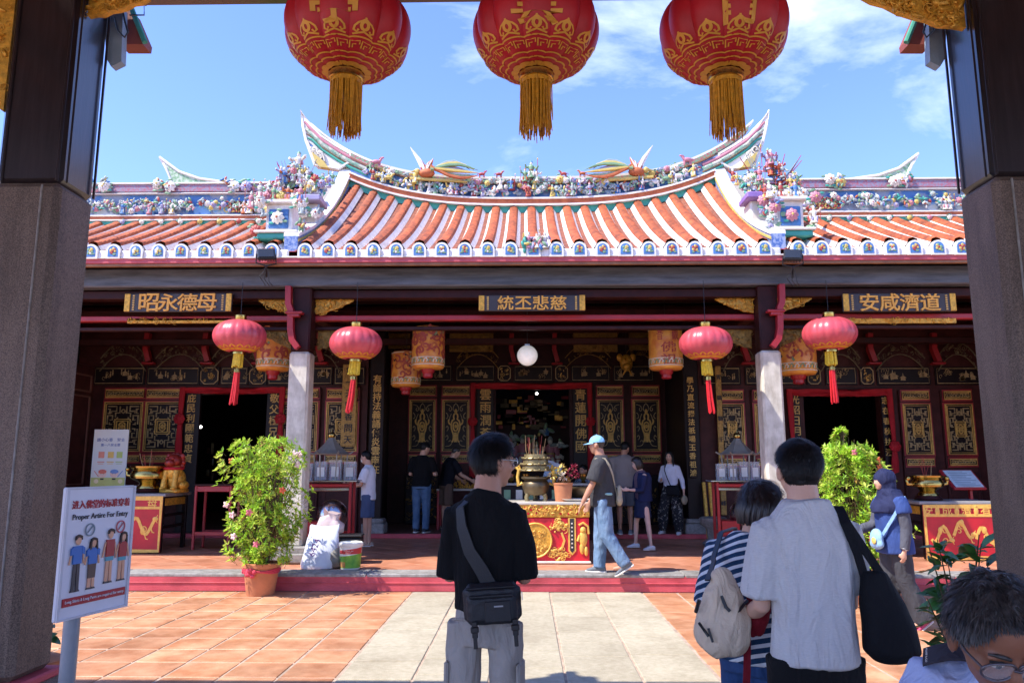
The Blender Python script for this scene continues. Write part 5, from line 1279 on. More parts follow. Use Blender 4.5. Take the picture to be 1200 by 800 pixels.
M_apron = mat('red_satin_apron', '#b3141f', .45, var=.12, scale=5)
M_applique = mat('gold_applique', '#e0b352', .5, .15, var=.15, scale=20)
def dragons(b, x0, x1, z0, z1, seed, n=5):
    rr = random.Random(seed)
    for k in range(n):
        cx = x0+(x1-x0)*(k+.5)/n; cz = lerp(z0, z1, rr.uniform(.3, .7)); s = (z1-z0)*.5; a0 = rr.random()*6
        p = [(cx+(u-.5)*(x1-x0)/n*.9+.0, cz+s*.45*math.sin(a0+u*6.5)) for u in np.linspace(0, 1, 12)]
        for i in range(11): pass
        b.stroke(p, s*.17, .006, 0); b.ell((p[-1][0], -.004, p[-1][1]), (s*.17, .006, s*.13), 8, 5, 0); b.ell((p[5][0], -.004, p[5][1]), (s*.13, .006, s*.22), 8, 5, 0)
        for i in (3, 6, 9): b.stroke([p[i], (p[i][0]+s*.1, p[i][1]-s*.28), (p[i][0]+s*.22, p[i][1]-s*.3)], s*.06, .005, 0)
        for q in (-1, 1): b.stroke([p[-1], (p[-1][0]+s*.12, p[-1][1]+q*s*.22)], s*.04, .005, 0)
        b.stroke(smooth2([(q[0], q[1]) for q in spiral(cx+rr.uniform(-.1, .1), lerp(z0, z1, rr.uniform(.15, .85)), .01, s*.22, rr.random()*6, 1, 7)], 1), s*.05, .005, 0)
def altar(name, px0, px1, ytop, ybot, Y, depth, chars, lab, seed, legs=True):
    x0, x1, z0, z1 = frect(px0, ytop, px1, ybot, Y); z0 = ZP; t = empty(name, ((x0+x1)/2, Y+depth/2, ZP), 0, lab, 'altar table', 'altar tables in the porch'); w_ = x1-x0; h_ = z1-ZP
    b = MB(); b.box((0, 0, h_-.025), (w_+.06, depth+.04, .05), bev=.01); b.build('table_top', mat('grey_table_top', '#8d8a86', .4), t)
    for sx in (-1, 1):
        for sy in (-1, 1): b = MB(); b.box((sx*(w_/2-.05), sy*(depth/2-.05), (h_-.05)/2), (.07, .07, h_-.05), bev=.01); b.build('leg', M_blackwood, t)
    for sx in (-1, 1):
        for zz, hh in ((h_-.14, .12), (h_*.62, .05), (h_*.42, .05)): b = MB(); b.box((sx*(w_/2-.05), 0, zz), (.03, depth-.15, hh), bev=.006); b.build('side_rail', M_gold if hh > .1 else M_blackwood, t)
    y = -depth/2-.03; b = MB(); b.box((0, y, h_/2-.02), (w_, .012, h_-.06), bev=.004); ap = b.build('apron', M_apron, t)
    b = MB(); rim(b, (-w_/2, w_/2, .01, h_-.05), y-.006, .045, .006); b.box((0, y-.008, h_*.76), (w_-.02, .01, .04)); b.build('gold_border', M_applique, ap)
    b = MB(); n = len(chars); zz = (h_*.76+h_-.07)/2+.0
    for i, ch in enumerate(chars):
        x = -w_/2+w_*(i+.5)/n
        if ch == '*':
            b2, b = b, MB(); b.ell((x, y-.01, zz-.01), (.035, .008, .07), 8, 6); b.ell((x, y-.01, zz+.06), (.022, .008, .025), 8, 6); b.stroke([(x-.05, zz-.06), (x-.06, zz+.04), (x, zz+.09), (x+.06, zz+.04), (x+.05, zz-.06)], .008, .006, 0, TR(0, y, 0)); b.build('gold_immortal', M_applique, ap, smooth=50); b = b2
        else: b.glyph(ch, (x, y-.008, zz), .15, 0, None, .006)
    b.build('gold_lettering', M_applique, ap)
    b = MB(); dragons(b, -w_/2+.08, w_/2-.08, .1, h_*.72, seed, max(2, int(w_/.34))); b.v = [(v[0], v[1]+y-.006, v[2]) for v in b.v]; b.build('gold_figures', M_applique, ap, smooth=50)
    return t, w_, h_
altar('altar_table', 96, 188, 578, 645, 12.55, .95, '*福有母', 'red fronted altar table behind the dress code sign', 31)
p = at(172, 577, 12.9); zt1 = at(150, 578, 12.55).z
urn(V((at(173, 577, 12.95).x, 12.95, zt1+.075)), .29, 'brass incense urn on the altar behind the dress code sign', M_brass, 3)
def guardian_lion(loc, lab):
    t = empty('guardian_lion', loc, -.2, lab, 'statue'); b = MB()
    b.box((0, 0, .03), (.34, .34, .06), bev=.015); b.ell((0, .04, .22), (.15, .16, .19), 14, 10); b.ell((0, -.03, .34), (.14, .13, .16), 14, 10)
    for s in (-1, 1): b.tube([(s*.09, -.1, .36), (s*.10, -.14, .2), (s*.1, -.15, .06)], [.055, .045, .055], 8); b.ell((s*.15, .03, .12), (.07, .12, .08), 10, 7); b.ell((s*.1, -.17, .075), (.05, .06, .03), 8, 6)
    b.build('body', M_gold, t, smooth=60)
    b = MB(); b.ell((0, -.05, .52), (.14, .13, .12), 14, 10); b.ell((0, -.16, .49), (.09, .08, .07), 10, 8)
    for s in (-1, 1): b.ell((s*.13, -.02, .6), (.045, .03, .05), 8, 6); b.ell((s*.055, -.16, .56), .03, 8, 6)
    for k in range(14): a = 2*PI*k/14; b.ell((.14*math.cos(a), 0, .5+.13*math.sin(a)), .045, 7, 5)
    b.build('head', mat('red_gilt_lacquer', '#8f2a1c', .4, .2, var=.4, scale=12), t, smooth=60)
    b = MB(); b.tube([(.16*math.cos(a), -.05+.12*math.sin(a), .40) for a in np.linspace(0, 6.28, 13)[:-1]], .025, 6, closed=True); b.build('red_sash', M_redcloth, t, smooth=60)
guardian_lion(V((at(207, 577, 13.1).x, 13.0, zt1+.0)), 'small gilt lion statue with a red head on the altar by the left doorway')
def red_stand(px0, px1, ytop, Y, dep, lab):
    x0, x1, z0, z1 = frect(px0, ytop, px1, 640, Y); h_ = z1-ZP; w_ = x1-x0; t = empty('red_stand', ((x0+x1)/2, Y+dep/2, ZP), 0, lab, 'stand'); b = MB(); b.box((0, 0, h_-.015), (w_, dep, .03), bev=.005); b.build('top', M_darkwood, t)
    for sx in (-1, 1):
        for sy in (-1, 1): b = MB(); b.box((sx*(w_/2-.025), sy*(dep/2-.025), (h_-.03)/2), (.04, .04, h_-.03), bev=.005); b.build('leg', M_redwood, t)
    for sy in (-1, 1):
        for zz, hh in ((h_-.08, .09), (.26, .06)): b = MB(); b.box((0, sy*(dep/2-.025), zz), (w_-.09, .03, hh), bev=.005); b.build('rail', M_redwood, t)
    b = MB(); b.box((0, 0, .24), (w_-.09, dep-.09, .02)); b.build('shelf', M_redwood, t)
red_stand(228, 268, 567, 13.0, .45, 'slim red stand in front of the dark left doorway')
t, w_, h_ = altar('altar_table', 1079, 1176, 587, 655, 11.85, .8, '安*成*濟*有*', 'red fronted altar table by the right gate pillar', 33)
zt2 = at(1100, 587, 11.85).z
urn(V((at(1088, 585, 12.15).x, 12.15, zt2+.075)), .24, 'pale brass urn on the right altar beside the woman in the hijab', M_brass, 5, 5)
def lectern():
    c = at(1128, 562, 12.9); t = empty('red_lectern', (c.x, 12.9, ZP), .15, 'red lectern with a sloped page beside the right altar', 'lectern'); z = c.z-ZP
    b = MB(); b.box((0, 0, 0), (.58, .44, .04), bev=.008, M=TR(0, 0, z) @ Matrix.Rotation(.75, 4, 'X')); b.build('desk', M_redwood, t)
    b = MB(); b.box((0, 0, .026), (.5, .38, .008), M=TR(0, 0, z) @ Matrix.Rotation(.75, 4, 'X')); pg = b.build('page', mat('pale_page', '#b9c3c6', .4), t); b = MB()
    for k in range(9): b.box((-.03*(k % 3), -.16+.04*k, .032), (.4-.06*(k % 3), .012, .002), M=TR(0, 0, z) @ Matrix.Rotation(.75, 4, 'X'))
    b.build('lines_of_text', mat('page_ink', '#7c8c92', .5), pg)
    b = MB(); b.box((.12, 0, (z-.03)/2), (.05, .05, z-.03), bev=.006); b.box((.05, 0, .03), (.4, .35, .06), bev=.01); b.build('post', M_redwood, t)
lectern()
# ---- the carved red and gold altar in the middle
def centre_altar():
    Y = 11.35; x0, x1, z0, z1 = frect(564, 588, 691, 660, Y); h_ = z1-ZP; w_ = x1-x0; dep = .95; t = empty('carved_altar', ((x0+x1)/2, Y+dep/2, ZP), 0, 'carved red and gold altar table in the middle of the porch', 'altar table'); y = -dep/2
    b = MB(); b.box((0, 0, h_-.02), (w_+.1, dep+.06, .04), bev=.01); b.build('table_top', mat('pale_table_top', '#b5aea2', .45), t)
    b = MB(); b.box((0, .02, h_/2-.02), (w_, dep-.06, h_-.05), bev=.01); b.build('carcass', M_darkwood, t)
    M_red_p = mat('scarlet_panel', '#c81f2c', .45, var=.08); b = MB(); b.box((0, y+.02, h_*.37), (w_, .04, h_*.74), bev=.006); pn = b.build('red_panel', M_red_p, t)
    b = MB(); b.box((0, y+.02, h_*.86), (w_+.02, .06, h_*.22), bev=.006); fr = b.build('gold_frieze', M_gold, t); b = scrollwork(lambda x, z: True, -w_/2+.03, w_/2-.03, h_*.77, h_*.95, 120, .02, .05, random.Random(4), .03); b.v = [(v[0], v[1]+y-.012, v[2]) for v in b.v]; tag(b.build('frieze_carving', M_applique, fr, smooth=60), kind='stuff')
    b = MB()
    for k in range(40): b.ell((-w_/2+w_*(k+.5)/40, y-.01, h_*.865+.05*math.sin(k*2.1)), (.02, .015, .02), 6, 4)
    b.build('red_ground_flecks', M_red_p, fr)
    cz = h_*.375; b = MB(); r = .235; b.lathe([(0, 0), (r, 0), (r, .02), (0, .021)], 36, M=TR(0, y, cz) @ Matrix.Rotation(PI/2, 4, 'X'), capb=False, capt=False); md = b.build('medallion', M_gold, pn, smooth=40); b = MB()
    b.tube([(r*math.cos(a), y-.02, cz+r*math.sin(a)) for a in np.linspace(0, 2*PI, 37)[:-1]], .016, 6, closed=True); s = scrollwork(lambda x, z: x*x+(z-cz)**2 < .19**2, -.2, .2, cz-.2, cz+.2, 60, .02, .05, random.Random(6), .03); s.v = [(v[0], v[1]+y-.02, v[2]) for v in s.v]; b.merge(s); b.build('medallion_carving', M_applique, md, smooth=60)
    for sg in (-1, 1):
        for (cx, zc_) in ((sg*.34, h_*.60), (sg*.34, h_*.14)):
            b = MB(); s = scrollwork(lambda x, z: (abs(x-cx)/.13+abs(z-zc_)/.12) < 1.1, cx-.15, cx+.15, zc_-.12, zc_+.12, 34, .03, .06, random.Random(int(cx*100+zc_*10)), .035); s.v = [(v[0], v[1]+y, v[2]) for v in s.v]; s.build('corner_carving', M_applique, pn, smooth=60)
        b = MB(); b.stroke([(sg*.38, h_*.5), (sg*.42, h_*.37), (sg*.38, h_*.24)], .03, .02, 0, TR(0, y, 0)); b.build('stem_carving', M_applique, pn)
        b = MB(); w2 = .055; b.prism([(sg*.53-w2, h_*.74), (sg*.53-w2, h_*.2), (sg*.53, h_*.13), (sg*.53+w2, h_*.2), (sg*.53+w2, h_*.74)], y-.012, y); pd = b.build('pendant_strip', M_applique, pn); b = MB()
        b.prism([(sg*.53-.03, h_*.73), (sg*.53-.03, h_*.21), (sg*.53, h_*.17), (sg*.53+.03, h_*.21), (sg*.53+.03, h_*.73)], y-.016, y-.01, 0)
        for k in range(7): b.box((sg*.53, y-.018, h_*(.26+.065*k)), (.022, .006, .02), 1)
        b.build('pendant_inlay', [M_dark, M_cream], pd)
        b = MB(); cx = sg*.69
        b.ell((cx, y-.015, h_*.54), (.045, .03, .05), 10, 7); b.ell((cx, y-.012, h_*.40), (.06, .03, .12), 10, 7); b.ell((cx-.02, y-.012, h_*.25), (.035, .025, .09), 8, 6); b.ell((cx+.04, y-.012, h_*.2), (.03, .025, .07), 8, 6)
        b.tube([(cx-.06, y-.015, h_*.62), (cx, y-.015, h_*.66), (cx+.07, y-.015, h_*.6), (cx+.08, y-.015, h_*.48)], .018, 6); b.tube([(cx-.05, y-.015, h_*.46), (cx-.08, y-.02, h_*.36)], .02, 6); b.build('carved_immortal', M_applique, pn, smooth=60)
    b = MB(); b.box((0, y+.0, .015), (w_+.04, .08, .03), bev=.008); b.build('plinth', M_cream, t)
    return t, ZP+h_
ct, zct = centre_altar()
cx = at(628, 585, 11.75).x; t = empty('bronze_censer', (cx, 11.75, zct), 0, 'tall bronze censer with gilt handles on the central altar', 'incense urn'); t.scale = (.88, .88, .88)
b = MB(); b.lathe([(.17, .10), (.2, .13), (.235, .24), (.225, .30), (.19, .34), (.21, .36), (.25, .375), (.25, .40), (.22, .41)], 32); bd = b.build('bowl', M_bronze, t, smooth=40)
for k in range(3): a = k*2*PI/3-.5; b = MB(); b.tube([(.15*math.cos(a), .15*math.sin(a), .14), (.19*math.cos(a), .19*math.sin(a), .06), (.17*math.cos(a), .17*math.sin(a), 0)], [.05, .035, .045], 8); b.build('foot', M_dullbrass, t, smooth=60)
for s in (-1, 1):
    b = MB(); b.tube([(s*.23, 0, .30), (s*.30, 0, .26), (s*.31, 0, .40), (s*.29, 0, .52), (s*.34, 0, .56), (s*.29, 0, .60), (s*.25, 0, .5)], [.03, .03, .028, .03, .03, .025, .02], 8); b.build('handle', M_applique, t, smooth=60)
for k, (z, r) in enumerate(((.50, .27), (.60, .25), (.70, .23))):
    b = MB(); b.lathe([(r, z), (r+.01, z+.01), (r, z+.025)], 28); b.lathe([(r*.86, z+.02), (r*.86, z+.085)], 24)
    for q in range(14): a = 2*PI*q/14; b.ell((r*math.cos(a), r*math.sin(a), z+.02), (.022, .022, .02), 6, 4)
    b.build('gallery_ring', M_dullbrass, t, smooth=50)
sticks(t, (0, 0, .7), 14, .12, .42, 17)
fp = at(660, 581, 11.62); t = empty('flower_pot', (fp.x, 11.62, zct), 0, 'orange clay pot of yellow and red flowers on the central altar', 'flower pot')
b = MB(); b.lathe([(.115, 0), (.135, .18), (.14, .245), (.15, .25), (.15, .27), (.13, .27)], 28); b.build('pot', M_ceramicpot, t, smooth=40)
rr = random.Random(5)
for x, y, z, r, m in ((-.16, -.02, .38, .085, M_yellow), (-.02, -.05, .47, .09, M_yellow), (.0, -.1, .36, .08, M_cream), (.1, 0, .42, .08, mat('crimson_flower', '#8e1f3a', .6)), (.16, .02, .48, .08, mat('crimson_flower', '#8e1f3a', .6)), (-.08, .04, .42, .07, M_green), (.2, -.02, .38, .06, mat('crimson_flower', '#8e1f3a', .6))):
    b = MB()
    for q in range(26):
        d = V((rr.gauss(0, 1), rr.gauss(0, 1), rr.gauss(0, 1))).normalized(); leaf_faces(b, V((x, y, z))+d*r*.35, d, r*.75, r*.4, rr)
    b.build('flower_head', m, t); b = MB(); b.tube([(0, 0, .25), (x*.6, y, (z+.25)/2), (x, y, z)], .006, 5); b.build('stem', M_stem, t)
fp = at(676, 582, 11.55); t = empty('white_dish', (fp.x, 11.56, zct), 0, 'white oval dish on the right end of the central altar', 'dish'); b = MB(); b.lathe([(.12, 0), (.2, .035), (.21, .04), (.19, .036), (.1, .012)], 28, sx=1.2, sy=.7); b.build('dish', M_white, t, smooth=50)
fp = at(685, 572, 11.9); t = empty('bronze_bowl', (fp.x, 11.95, zct), 0, 'wide dark bronze bowl behind the flower pot', 'bowl'); b = MB(); b.lathe([(.14, 0), (.24, .1), (.26, .19), (.24, .2)], 28); b.build('bowl', M_bronze, t, smooth=50)
# back offering table with green rail, fruit, papers
def back_table():
    Y = 14.2; x0, x1, z0, z1 = frect(574, 566, 700, 620, Y); h_ = z1-ZP; w_ = x1-x0; t = empty('offering_table', ((x0+x1)/2, Y+.35, ZP), 0, 'dark offering table behind the central altar', 'table'); b = MB(); b.box((0, 0, h_-.02), (w_, .7, .04), bev=.01); b.build('table_top', mat('pale_table_top', '#b5aea2', .45), t)
    for sx in (-1, 1):
        for sy in (-1, 1): b = MB(); b.box((sx*(w_/2-.05), sy*.3, h_/2-.02), (.07, .07, h_-.04), bev=.01); b.build('leg', M_darkwood, t)
    b = MB(); b.box((0, -.33, h_*.7), (w_, .03, h_*.5), bev=.01); b.build('front_board', M_blackwood, t)
    for k in range(9): b = MB(); b.box((-w_/2+.1+k*(w_-.2)/8, -.352, h_*.8), (.12, .012, h_*.18), bev=.003); b.build('front_panel', M_green if k % 2 else M_cream, t)
    rr = random.Random(8)
    for k in range(7):
        px = 582+k*17; f = empty('offering', (at(px, 566, Y+.2).x, Y+.25, ZP+h_), rr.random(), ('pile of orange fruit behind the %s' % ('bronze censer' if k == 3 else 'flower pot on the altar') if k in (3, 5) else ('squat','slim','middle','far','fifth','end','last')[k]+' small brass vessel on the offering table behind the altar'), 'offering', 'offerings on the back table')
        b = MB()
        if k in (3, 5):
            for q in range(6): b.ell((rr.uniform(-.08, .08), rr.uniform(-.06, .06), .04+.05*(q > 3)), .042, 8, 6)
            b.build('fruit', mat('orange_fruit', '#d87a1e', .5), f, smooth=60)
        else: b.lathe([(.06, 0), (.03, .04), (.07, .1), (.075, .16), (.05, .17)], 14); b.build('vessel', M_brass, f, smooth=50)
    p = at(643, 545, Y+.6); s = empty('paper_screen', (p.x, Y+.6, ZP+h_), .3, 'pale tilted paper sheet standing on the offering table', 'paper'); b = MB(); b.box((0, 0, .2), (.3, .01, .4), M=Matrix.Rotation(.35, 4, 'Y')); b.build('sheet', mat('blue_white_paper', '#aeb7c4', .5), s)
back_table()
# low carved table where the two far men stand
def side_table():
    Y = 16.4; x0, x1, z0, z1 = frect(513, 572, 556, 620, Y); h_ = z1-ZF; w_ = x1-x0; t = empty('worship_table', ((x0+x1)/2, Y, ZF), 0, 'low table with gilt offerings in front of the central carved doors', 'table'); b = MB(); b.box((0, 0, h_-.02), (w_, .5, .04), bev=.01); b.build('table_top', mat('pale_table_top', '#b5aea2', .45), t)
    for sx in (-1, 1):
        for sy in (-1, 1): b = MB(); b.box((sx*(w_/2-.04), sy*.2, h_/2-.02), (.06, .06, h_-.04), bev=.01); b.build('leg', M_redwood, t)
    f = empty('gilt_offering', ((x0+x1)/2+.1, Y, ZF+h_), 0, 'heap of gilt paper offerings on the low table', 'offering'); b = scrollwork(lambda x, z: z < .18-abs(x)*.3, -.35, .35, 0, .2, 60, .03, .06, random.Random(3), .12); b.build('gilt_paper', M_gold, f, smooth=60)
    # gilt carved chest panels under the doors
    for p0, p1 in ((476, 514), (700, 772)):
        x0, x1, z0, z1 = frect(p0, 556, p1, 612, YCW-.2); c = empty('carved_chest', ((x0+x1)/2, YCW-.2, ZF), 0, 'dark chest with gilt carving below the %s central doors' % ('left' if p0 < 600 else 'right'), 'chest'); hh = z1-ZF; b = MB(); b.box((0, 0, hh/2), (x1-x0, .36, hh), bev=.02); bd = b.build('body', M_blackwood, c)
        s = scrollwork(lambda x, z: True, -(x1-x0)/2+.05, (x1-x0)/2-.05, .1, hh-.08, 70, .03, .07, random.Random(int(p0)), .03); s.v = [(v[0], v[1]-.185, v[2]) for v in s.v]; tag(s.build('gilt_carving', mat('dim_gilt', '#8d6a2c', .5, .4), bd, smooth=60), kind='stuff')
side_table()
# ---- incense selling stands: red frame, steel shelf, clear boxes, pagoda lid, steel ball
M_acryl = mat('clear_acrylic', '#e8eef0', .08, alpha=.28, var=.02)
def joss_stand(px, Y, w_, lab, side, seed):
    c = at(px, 563, Y); t = empty('joss_stand', (c.x, Y, ZP), side*.08, lab, 'stand', 'incense stands under the eave'); h_ = c.z-ZP; rr = random.Random(seed); dep = .5
    for sx in (-1, 1):
        for sy in (-1, 1): b = MB(); b.box((sx*(w_/2-.03), sy*(dep/2-.03), h_/2-.01), (.045, .045, h_-.02), bev=.006); b.build('leg', M_redwood, t)
    for zz in (h_-.07, .3):
        for sy in (-1, 1): b = MB(); b.box((0, sy*(dep/2-.03), zz), (w_-.1, .035, .05), bev=.006); b.build('rail', M_redwood, t)
    b = MB(); b.box((0, 0, h_-.0), (w_+.16, dep+.12, .022), bev=.004); b.box((0, -.02, h_-.13), (w_*.9, dep*.9, .05), bev=.01); b.build('steel_shelf', M_steel, t)
    b = MB(); b.box((-w_*.2, 0, .42), (w_*.4, dep*.8, .16), bev=.01); b.build('red_tray', M_redwood, t)
    b = MB(); b.ell((.12, 0, h_*.52), (.25, .25, .25), 28, 18); b.lathe([(.08, .0), (.1, .08), (.06, h_*.52-.23)], 16, (.12, 0, 0)); b.build('steel_ball', M_steel, t, smooth=80)
    for k in range(4):
        bx = -w_/2+.06+(w_)*(k+.4)/4; bw, bh = w_*.21, rr.choice((.27, .3, .32)); q = MB(); 
        q.box((bx, .02*(k % 2), h_+.011+bh/2), (bw, .16, bh), bev=.004); bo = q.build('clear_box', M_acryl, t)
        q = MB()
        for i in range(10): x = bx-bw*.38+bw*.76*rr.random(); q.tube([(x, rr.uniform(-.05, .05), h_+.02), (x+rr.uniform(-.01, .01), 0, h_+bh*rr.uniform(.5, .85))], .006, 4, i % 3)
        q.build('joss_sticks', [M_sticks, mat('incense_tan', '#a98a5c', .8), M_pink], bo)
        q = MB(); q.box((bx, -.09+.02*(k % 2), h_+.05+bh*.3), (bw*.6, .004, bh*.5)); q.build('price_card', mat('pale_card', '#d5cfc4', .5), bo)
    zt_ = h_+.42; q = MB(); q.lathe([(.30, 0), (.31, .012), (.22, .07), (.12, .17), (.06, .25), (.05, .27)], 6, (.06, .02, zt_)); q.build('pagoda_lid', mat('dull_bronze', '#8d877b', .5, .3), t)
    q = MB(); q.ell((.06, .02, zt_+.31), (.06, .06, .055), 14, 10); q.lathe([(.025, .36), (.005, .42)], 10, (.06, .02, zt_)); q.build('finial', M_brass, t, smooth=60)
    for k in range(6): a = 2*PI*k/6; q = MB(); q.tube([(.06+.24*math.cos(a), .02+.24*math.sin(a), h_+.01), (.06+.27*math.cos(a), .02+.27*math.sin(a), zt_+.01)], .012, 6); q.tube([(.06+.30*math.cos(a), .02+.3*math.sin(a), zt_+.01), (.06+.36*math.cos(a), .02+.36*math.sin(a), zt_+.05)], .014, 6); q.build('lid_post', mat('dull_bronze', '#8d877b', .5, .3), t)
    return t
joss_stand(382, 12.6, .92, 'red framed incense stand with clear boxes beside the left stone column', 1, 2)
joss_stand(862, 12.9, .72, 'red framed incense stand with clear boxes beside the right stone column', -1, 4)
# things on the step by the left column
g = gnd(362, 668, ZP); t = empty('white_sack', (g.x+.05, g.y+.28, ZP), .12, 'full white plastic sack marked 6424 leaning on the kerb', 'sack')
b = MB(); prof = [(0, .235, .15), (.05, .255, .17), (.2, .235, .16), (.36, .215, .13), (.47, .20, .07), (.53, .205, .025), (.55, .195, .02)]; vs = []; fs = []; n = 20
for z, a, d in prof:
    for j in range(n):
        th = 2*PI*j/n; k = 1+.05*math.sin(3*th+z*9); vs.append((a*k*math.copysign(abs(math.cos(th))**.7, math.cos(th))+z*.12, d*k*math.copysign(abs(math.sin(th))**.7, math.sin(th))+z*.22, z+.02*math.sin(th*2+1)*(z > .5)))
for i in range(len(prof)-1):
    for j in range(n): fs.append((i*n+j, i*n+(j+1) % n, (i+1)*n+(j+1) % n, (i+1)*n+j))
fs += [tuple(range(n))[::-1], tuple(range((len(prof)-1)*n, len(prof)*n))]; b.add(vs, fs); sk = b.build('sack', mat('white_woven_plastic', '#cfd3db', .4, bump=.5, bscale=14, var=.05), t, smooth=60)
b = MB(); b.glyph('6424', (-.06, -.155, .26), .12, 0, Matrix.Rotation(0, 4, 'X') @ TR(-.06, -.10, .28) @ Matrix.Rotation(-.18, 4, 'X') @ Matrix.Rotation(-1.25, 4, 'Y') @ TR(.06, .10, -.28), .004); b.build('purple_number', mat('purple_ink', '#8a3f8f', .6), sk)
g = gnd(407, 668, ZP); t = empty('paint_bucket', (g.x, g.y+.17, ZP), .2, 'green and white paint bucket with a red label on the kerb', 'bucket'); b = MB(); b.lathe([(.128, 0), (.133, .01), (.152, .30), (.145, .30)], 32, capt=False); bk = b.build('bucket', mat('bucket_white', '#dcdcd4', .35), t, smooth=40)
b = MB(); b.lathe([(.158, .30), (.164, .31), (.164, .345), (.15, .355), (.14, .34)], 32); b.build('lid', mat('bucket_white', '#dcdcd4', .35), t, smooth=40)
def bandl(z0, z1, m, nm, a0=-2.4, a1=2.4, rise=0):
    b = MB(); n = 24; vs = []
    for i in range(n+1):
        a = a0+(a1-a0)*i/n; 
        for z in (z0, z1+rise*math.sin(a)): r = .1305+.0215*z/.3+.002; vs.append((r*math.sin(a), -r*math.cos(a), z))
    b.add(vs, [(2*i, 2*i+2, 2*i+3, 2*i+1) for i in range(n)]); return b.build(nm, m, bk)
bandl(.02, .19, mat('label_green', '#7fb23a', .4, scale=9, col2='#4f8f2f'), 'green_label', rise=.02); bandl(.205, .27, mat('label_red', '#c02a2e', .4), 'red_label', -1.3, 1.3, .02); bandl(.03, .10, mat('label_orange', '#c98a4a', .4), 'picture_label', -1.4, -.5)
for wd, z, s in (('PREMIUM', .245, .032), ('PAINT', .22, .028)):
    gl = GLYPH[wd]; b = MB(); vs = [(.152*math.sin(x*s/.15-.2), -.152*math.cos(x*s/.15-.2), z+y*s) for x, y, zz in gl[0]]; b.add(vs, gl[1]); b.build('label_lettering', M_white, bk)
g = gnd(385, 664, ZP); t = empty('black_crate', (g.x+.12, g.y+.52, ZP), .1, 'black plastic crate behind the white sack', 'crate'); b = MB(); b.box((0, 0, .31), (.44, .34, .10), bev=.015); b.box((0, 0, .38), (.47, .36, .03), bev=.01); b.box((0, 0, .13), (.4, .3, .26), bev=.03)
for k in range(8): b.box((-.18+.05*k, -.176, .31), (.02, .012, .07))
b.build('crate', M_blackplastic, t)
g = gnd(384, 668, ZP); t = empty('grey_bag', (g.x-.0, g.y+.3, ZP), 0, 'crumpled grey bag between the sack and the bucket', 'bag'); b = MB(); b.lathe([(.12, 0), (.16, .03), (.17, .12), (.13, .21), (.06, .26)], 18, sx=1.0, sy=.7); o = b.build('bag', mat('grey_plastic', '#77736c', .5, bump=.8, bscale=16), t, smooth=70)
p = at(394, 610, 11.85); t = empty('plastic_bag', (p.x+.02, gnd(385, 664, ZP).y+.56, ZP+.395), 0, 'clear pinkish plastic bag standing on the black crate', 'bag'); b = MB(); b.lathe([(.15, 0), (.2, .03), (.2, .12), (.17, .2), (.11, .25), (.09, .27), (.13, .33)], 18, sx=1.0, sy=.7); b.v = [(x+.05*noise.noise(V((x, y, z))*9)+.12*(z-.1), y+.05*noise.noise(V((x, y, z))*8+V((3, 1, 2))), z*(.95+.5*noise.noise(V((x*7, y*7, z*3))))) for x, y, z in b.v]; b.build('bag', mat('thin_plastic', '#d9c4c2', .3, alpha=.75, bump=.8, bscale=14), t, smooth=70)
# stone stumps and gilt poles by the right return wall
g = gnd(838, 640, ZP); t = empty('stone_mortar', (g.x-.02, g.y, ZP), 0, 'rough grey stone pedestal at the foot of the right incense stand', 'stone'); b = MB(); b.lathe([(.16, 0), (.2, .06), (.1, .14), (.12, .3), (.22, .38), (.24, .48), (.2, .5)], 10); b.build('stone', M_kerb, t, smooth=50)
for k, px in enumerate((829, 836)):
    p = at(px, 590, 14.9); t = empty('gilt_pole', (p.x, 14.9, ZP), 0, 'gilt pole leaning by the dark wall, the %s of the pair' % ('left one' if k == 0 else 'one nearer the incense stand'), 'pole', 'gilt poles by the right wall'); b = MB(); b.tube([(0, 0, .0), (.0, .25, 1.05)], .035, 10); b.build('pole', M_gold, t)
# ================================================================== people
def remesh(mb, vox, it, name, mats, parent=None, amp=0.0, sc=(7, 7, 4), seed=0, fac=.5, wr=None):
    """weld overlapping tapered pieces into one continuous surface, relax it, add cloth folds"""
    me = bpy.data.meshes.new(name); me.from_pydata(mb.v, [], mb.f); o = bpy.data.objects.new('tmp', me); COL.objects.link(o)
    m = o.modifiers.new('r', 'REMESH'); m.mode = 'VOXEL'; m.voxel_size = vox
    s = o.modifiers.new('s', 'SMOOTH'); s.factor = fac; s.iterations = it
    dg = bpy.context.evaluated_depsgraph_get(); nm = bpy.data.meshes.new_from_object(o.evaluated_get(dg)); bpy.data.objects.remove(o); bpy.data.meshes.remove(me); nm.name = name
    if amp or wr:
        n = len(nm.vertices); co = np.empty(n*3); nm.vertices.foreach_get('co', co); no = np.empty(n*3); nm.vertices.foreach_get('normal', no); co = co.reshape(-1, 3); no = no.reshape(-1, 3); dd = np.zeros(n); off = V((seed*3.1, seed*1.7, seed))
        for i in range(n):
            p = V(co[i]); q = V((p.x*sc[0], p.y*sc[1], p.z*sc[2]))+off; w_ = noise.noise_vector(q*.5)
            q2 = q+w_*.9; a = noise.noise(q2); dd[i] = amp*((1-abs(a)*2.6)*.7+.5*noise.noise(q2*2.1))
            if wr: dd[i] += wr(p)
        co = co+no*dd[:, None]; nm.vertices.foreach_set('co', co.ravel())
    nm.materials.clear()
    for q in (mats if isinstance(mats, (list, tuple)) else [mats]): nm.materials.append(q)
    nm.polygons.foreach_set('use_smooth', [True]*len(nm.polygons)); nm.update()
    return link(name, nm, parent)
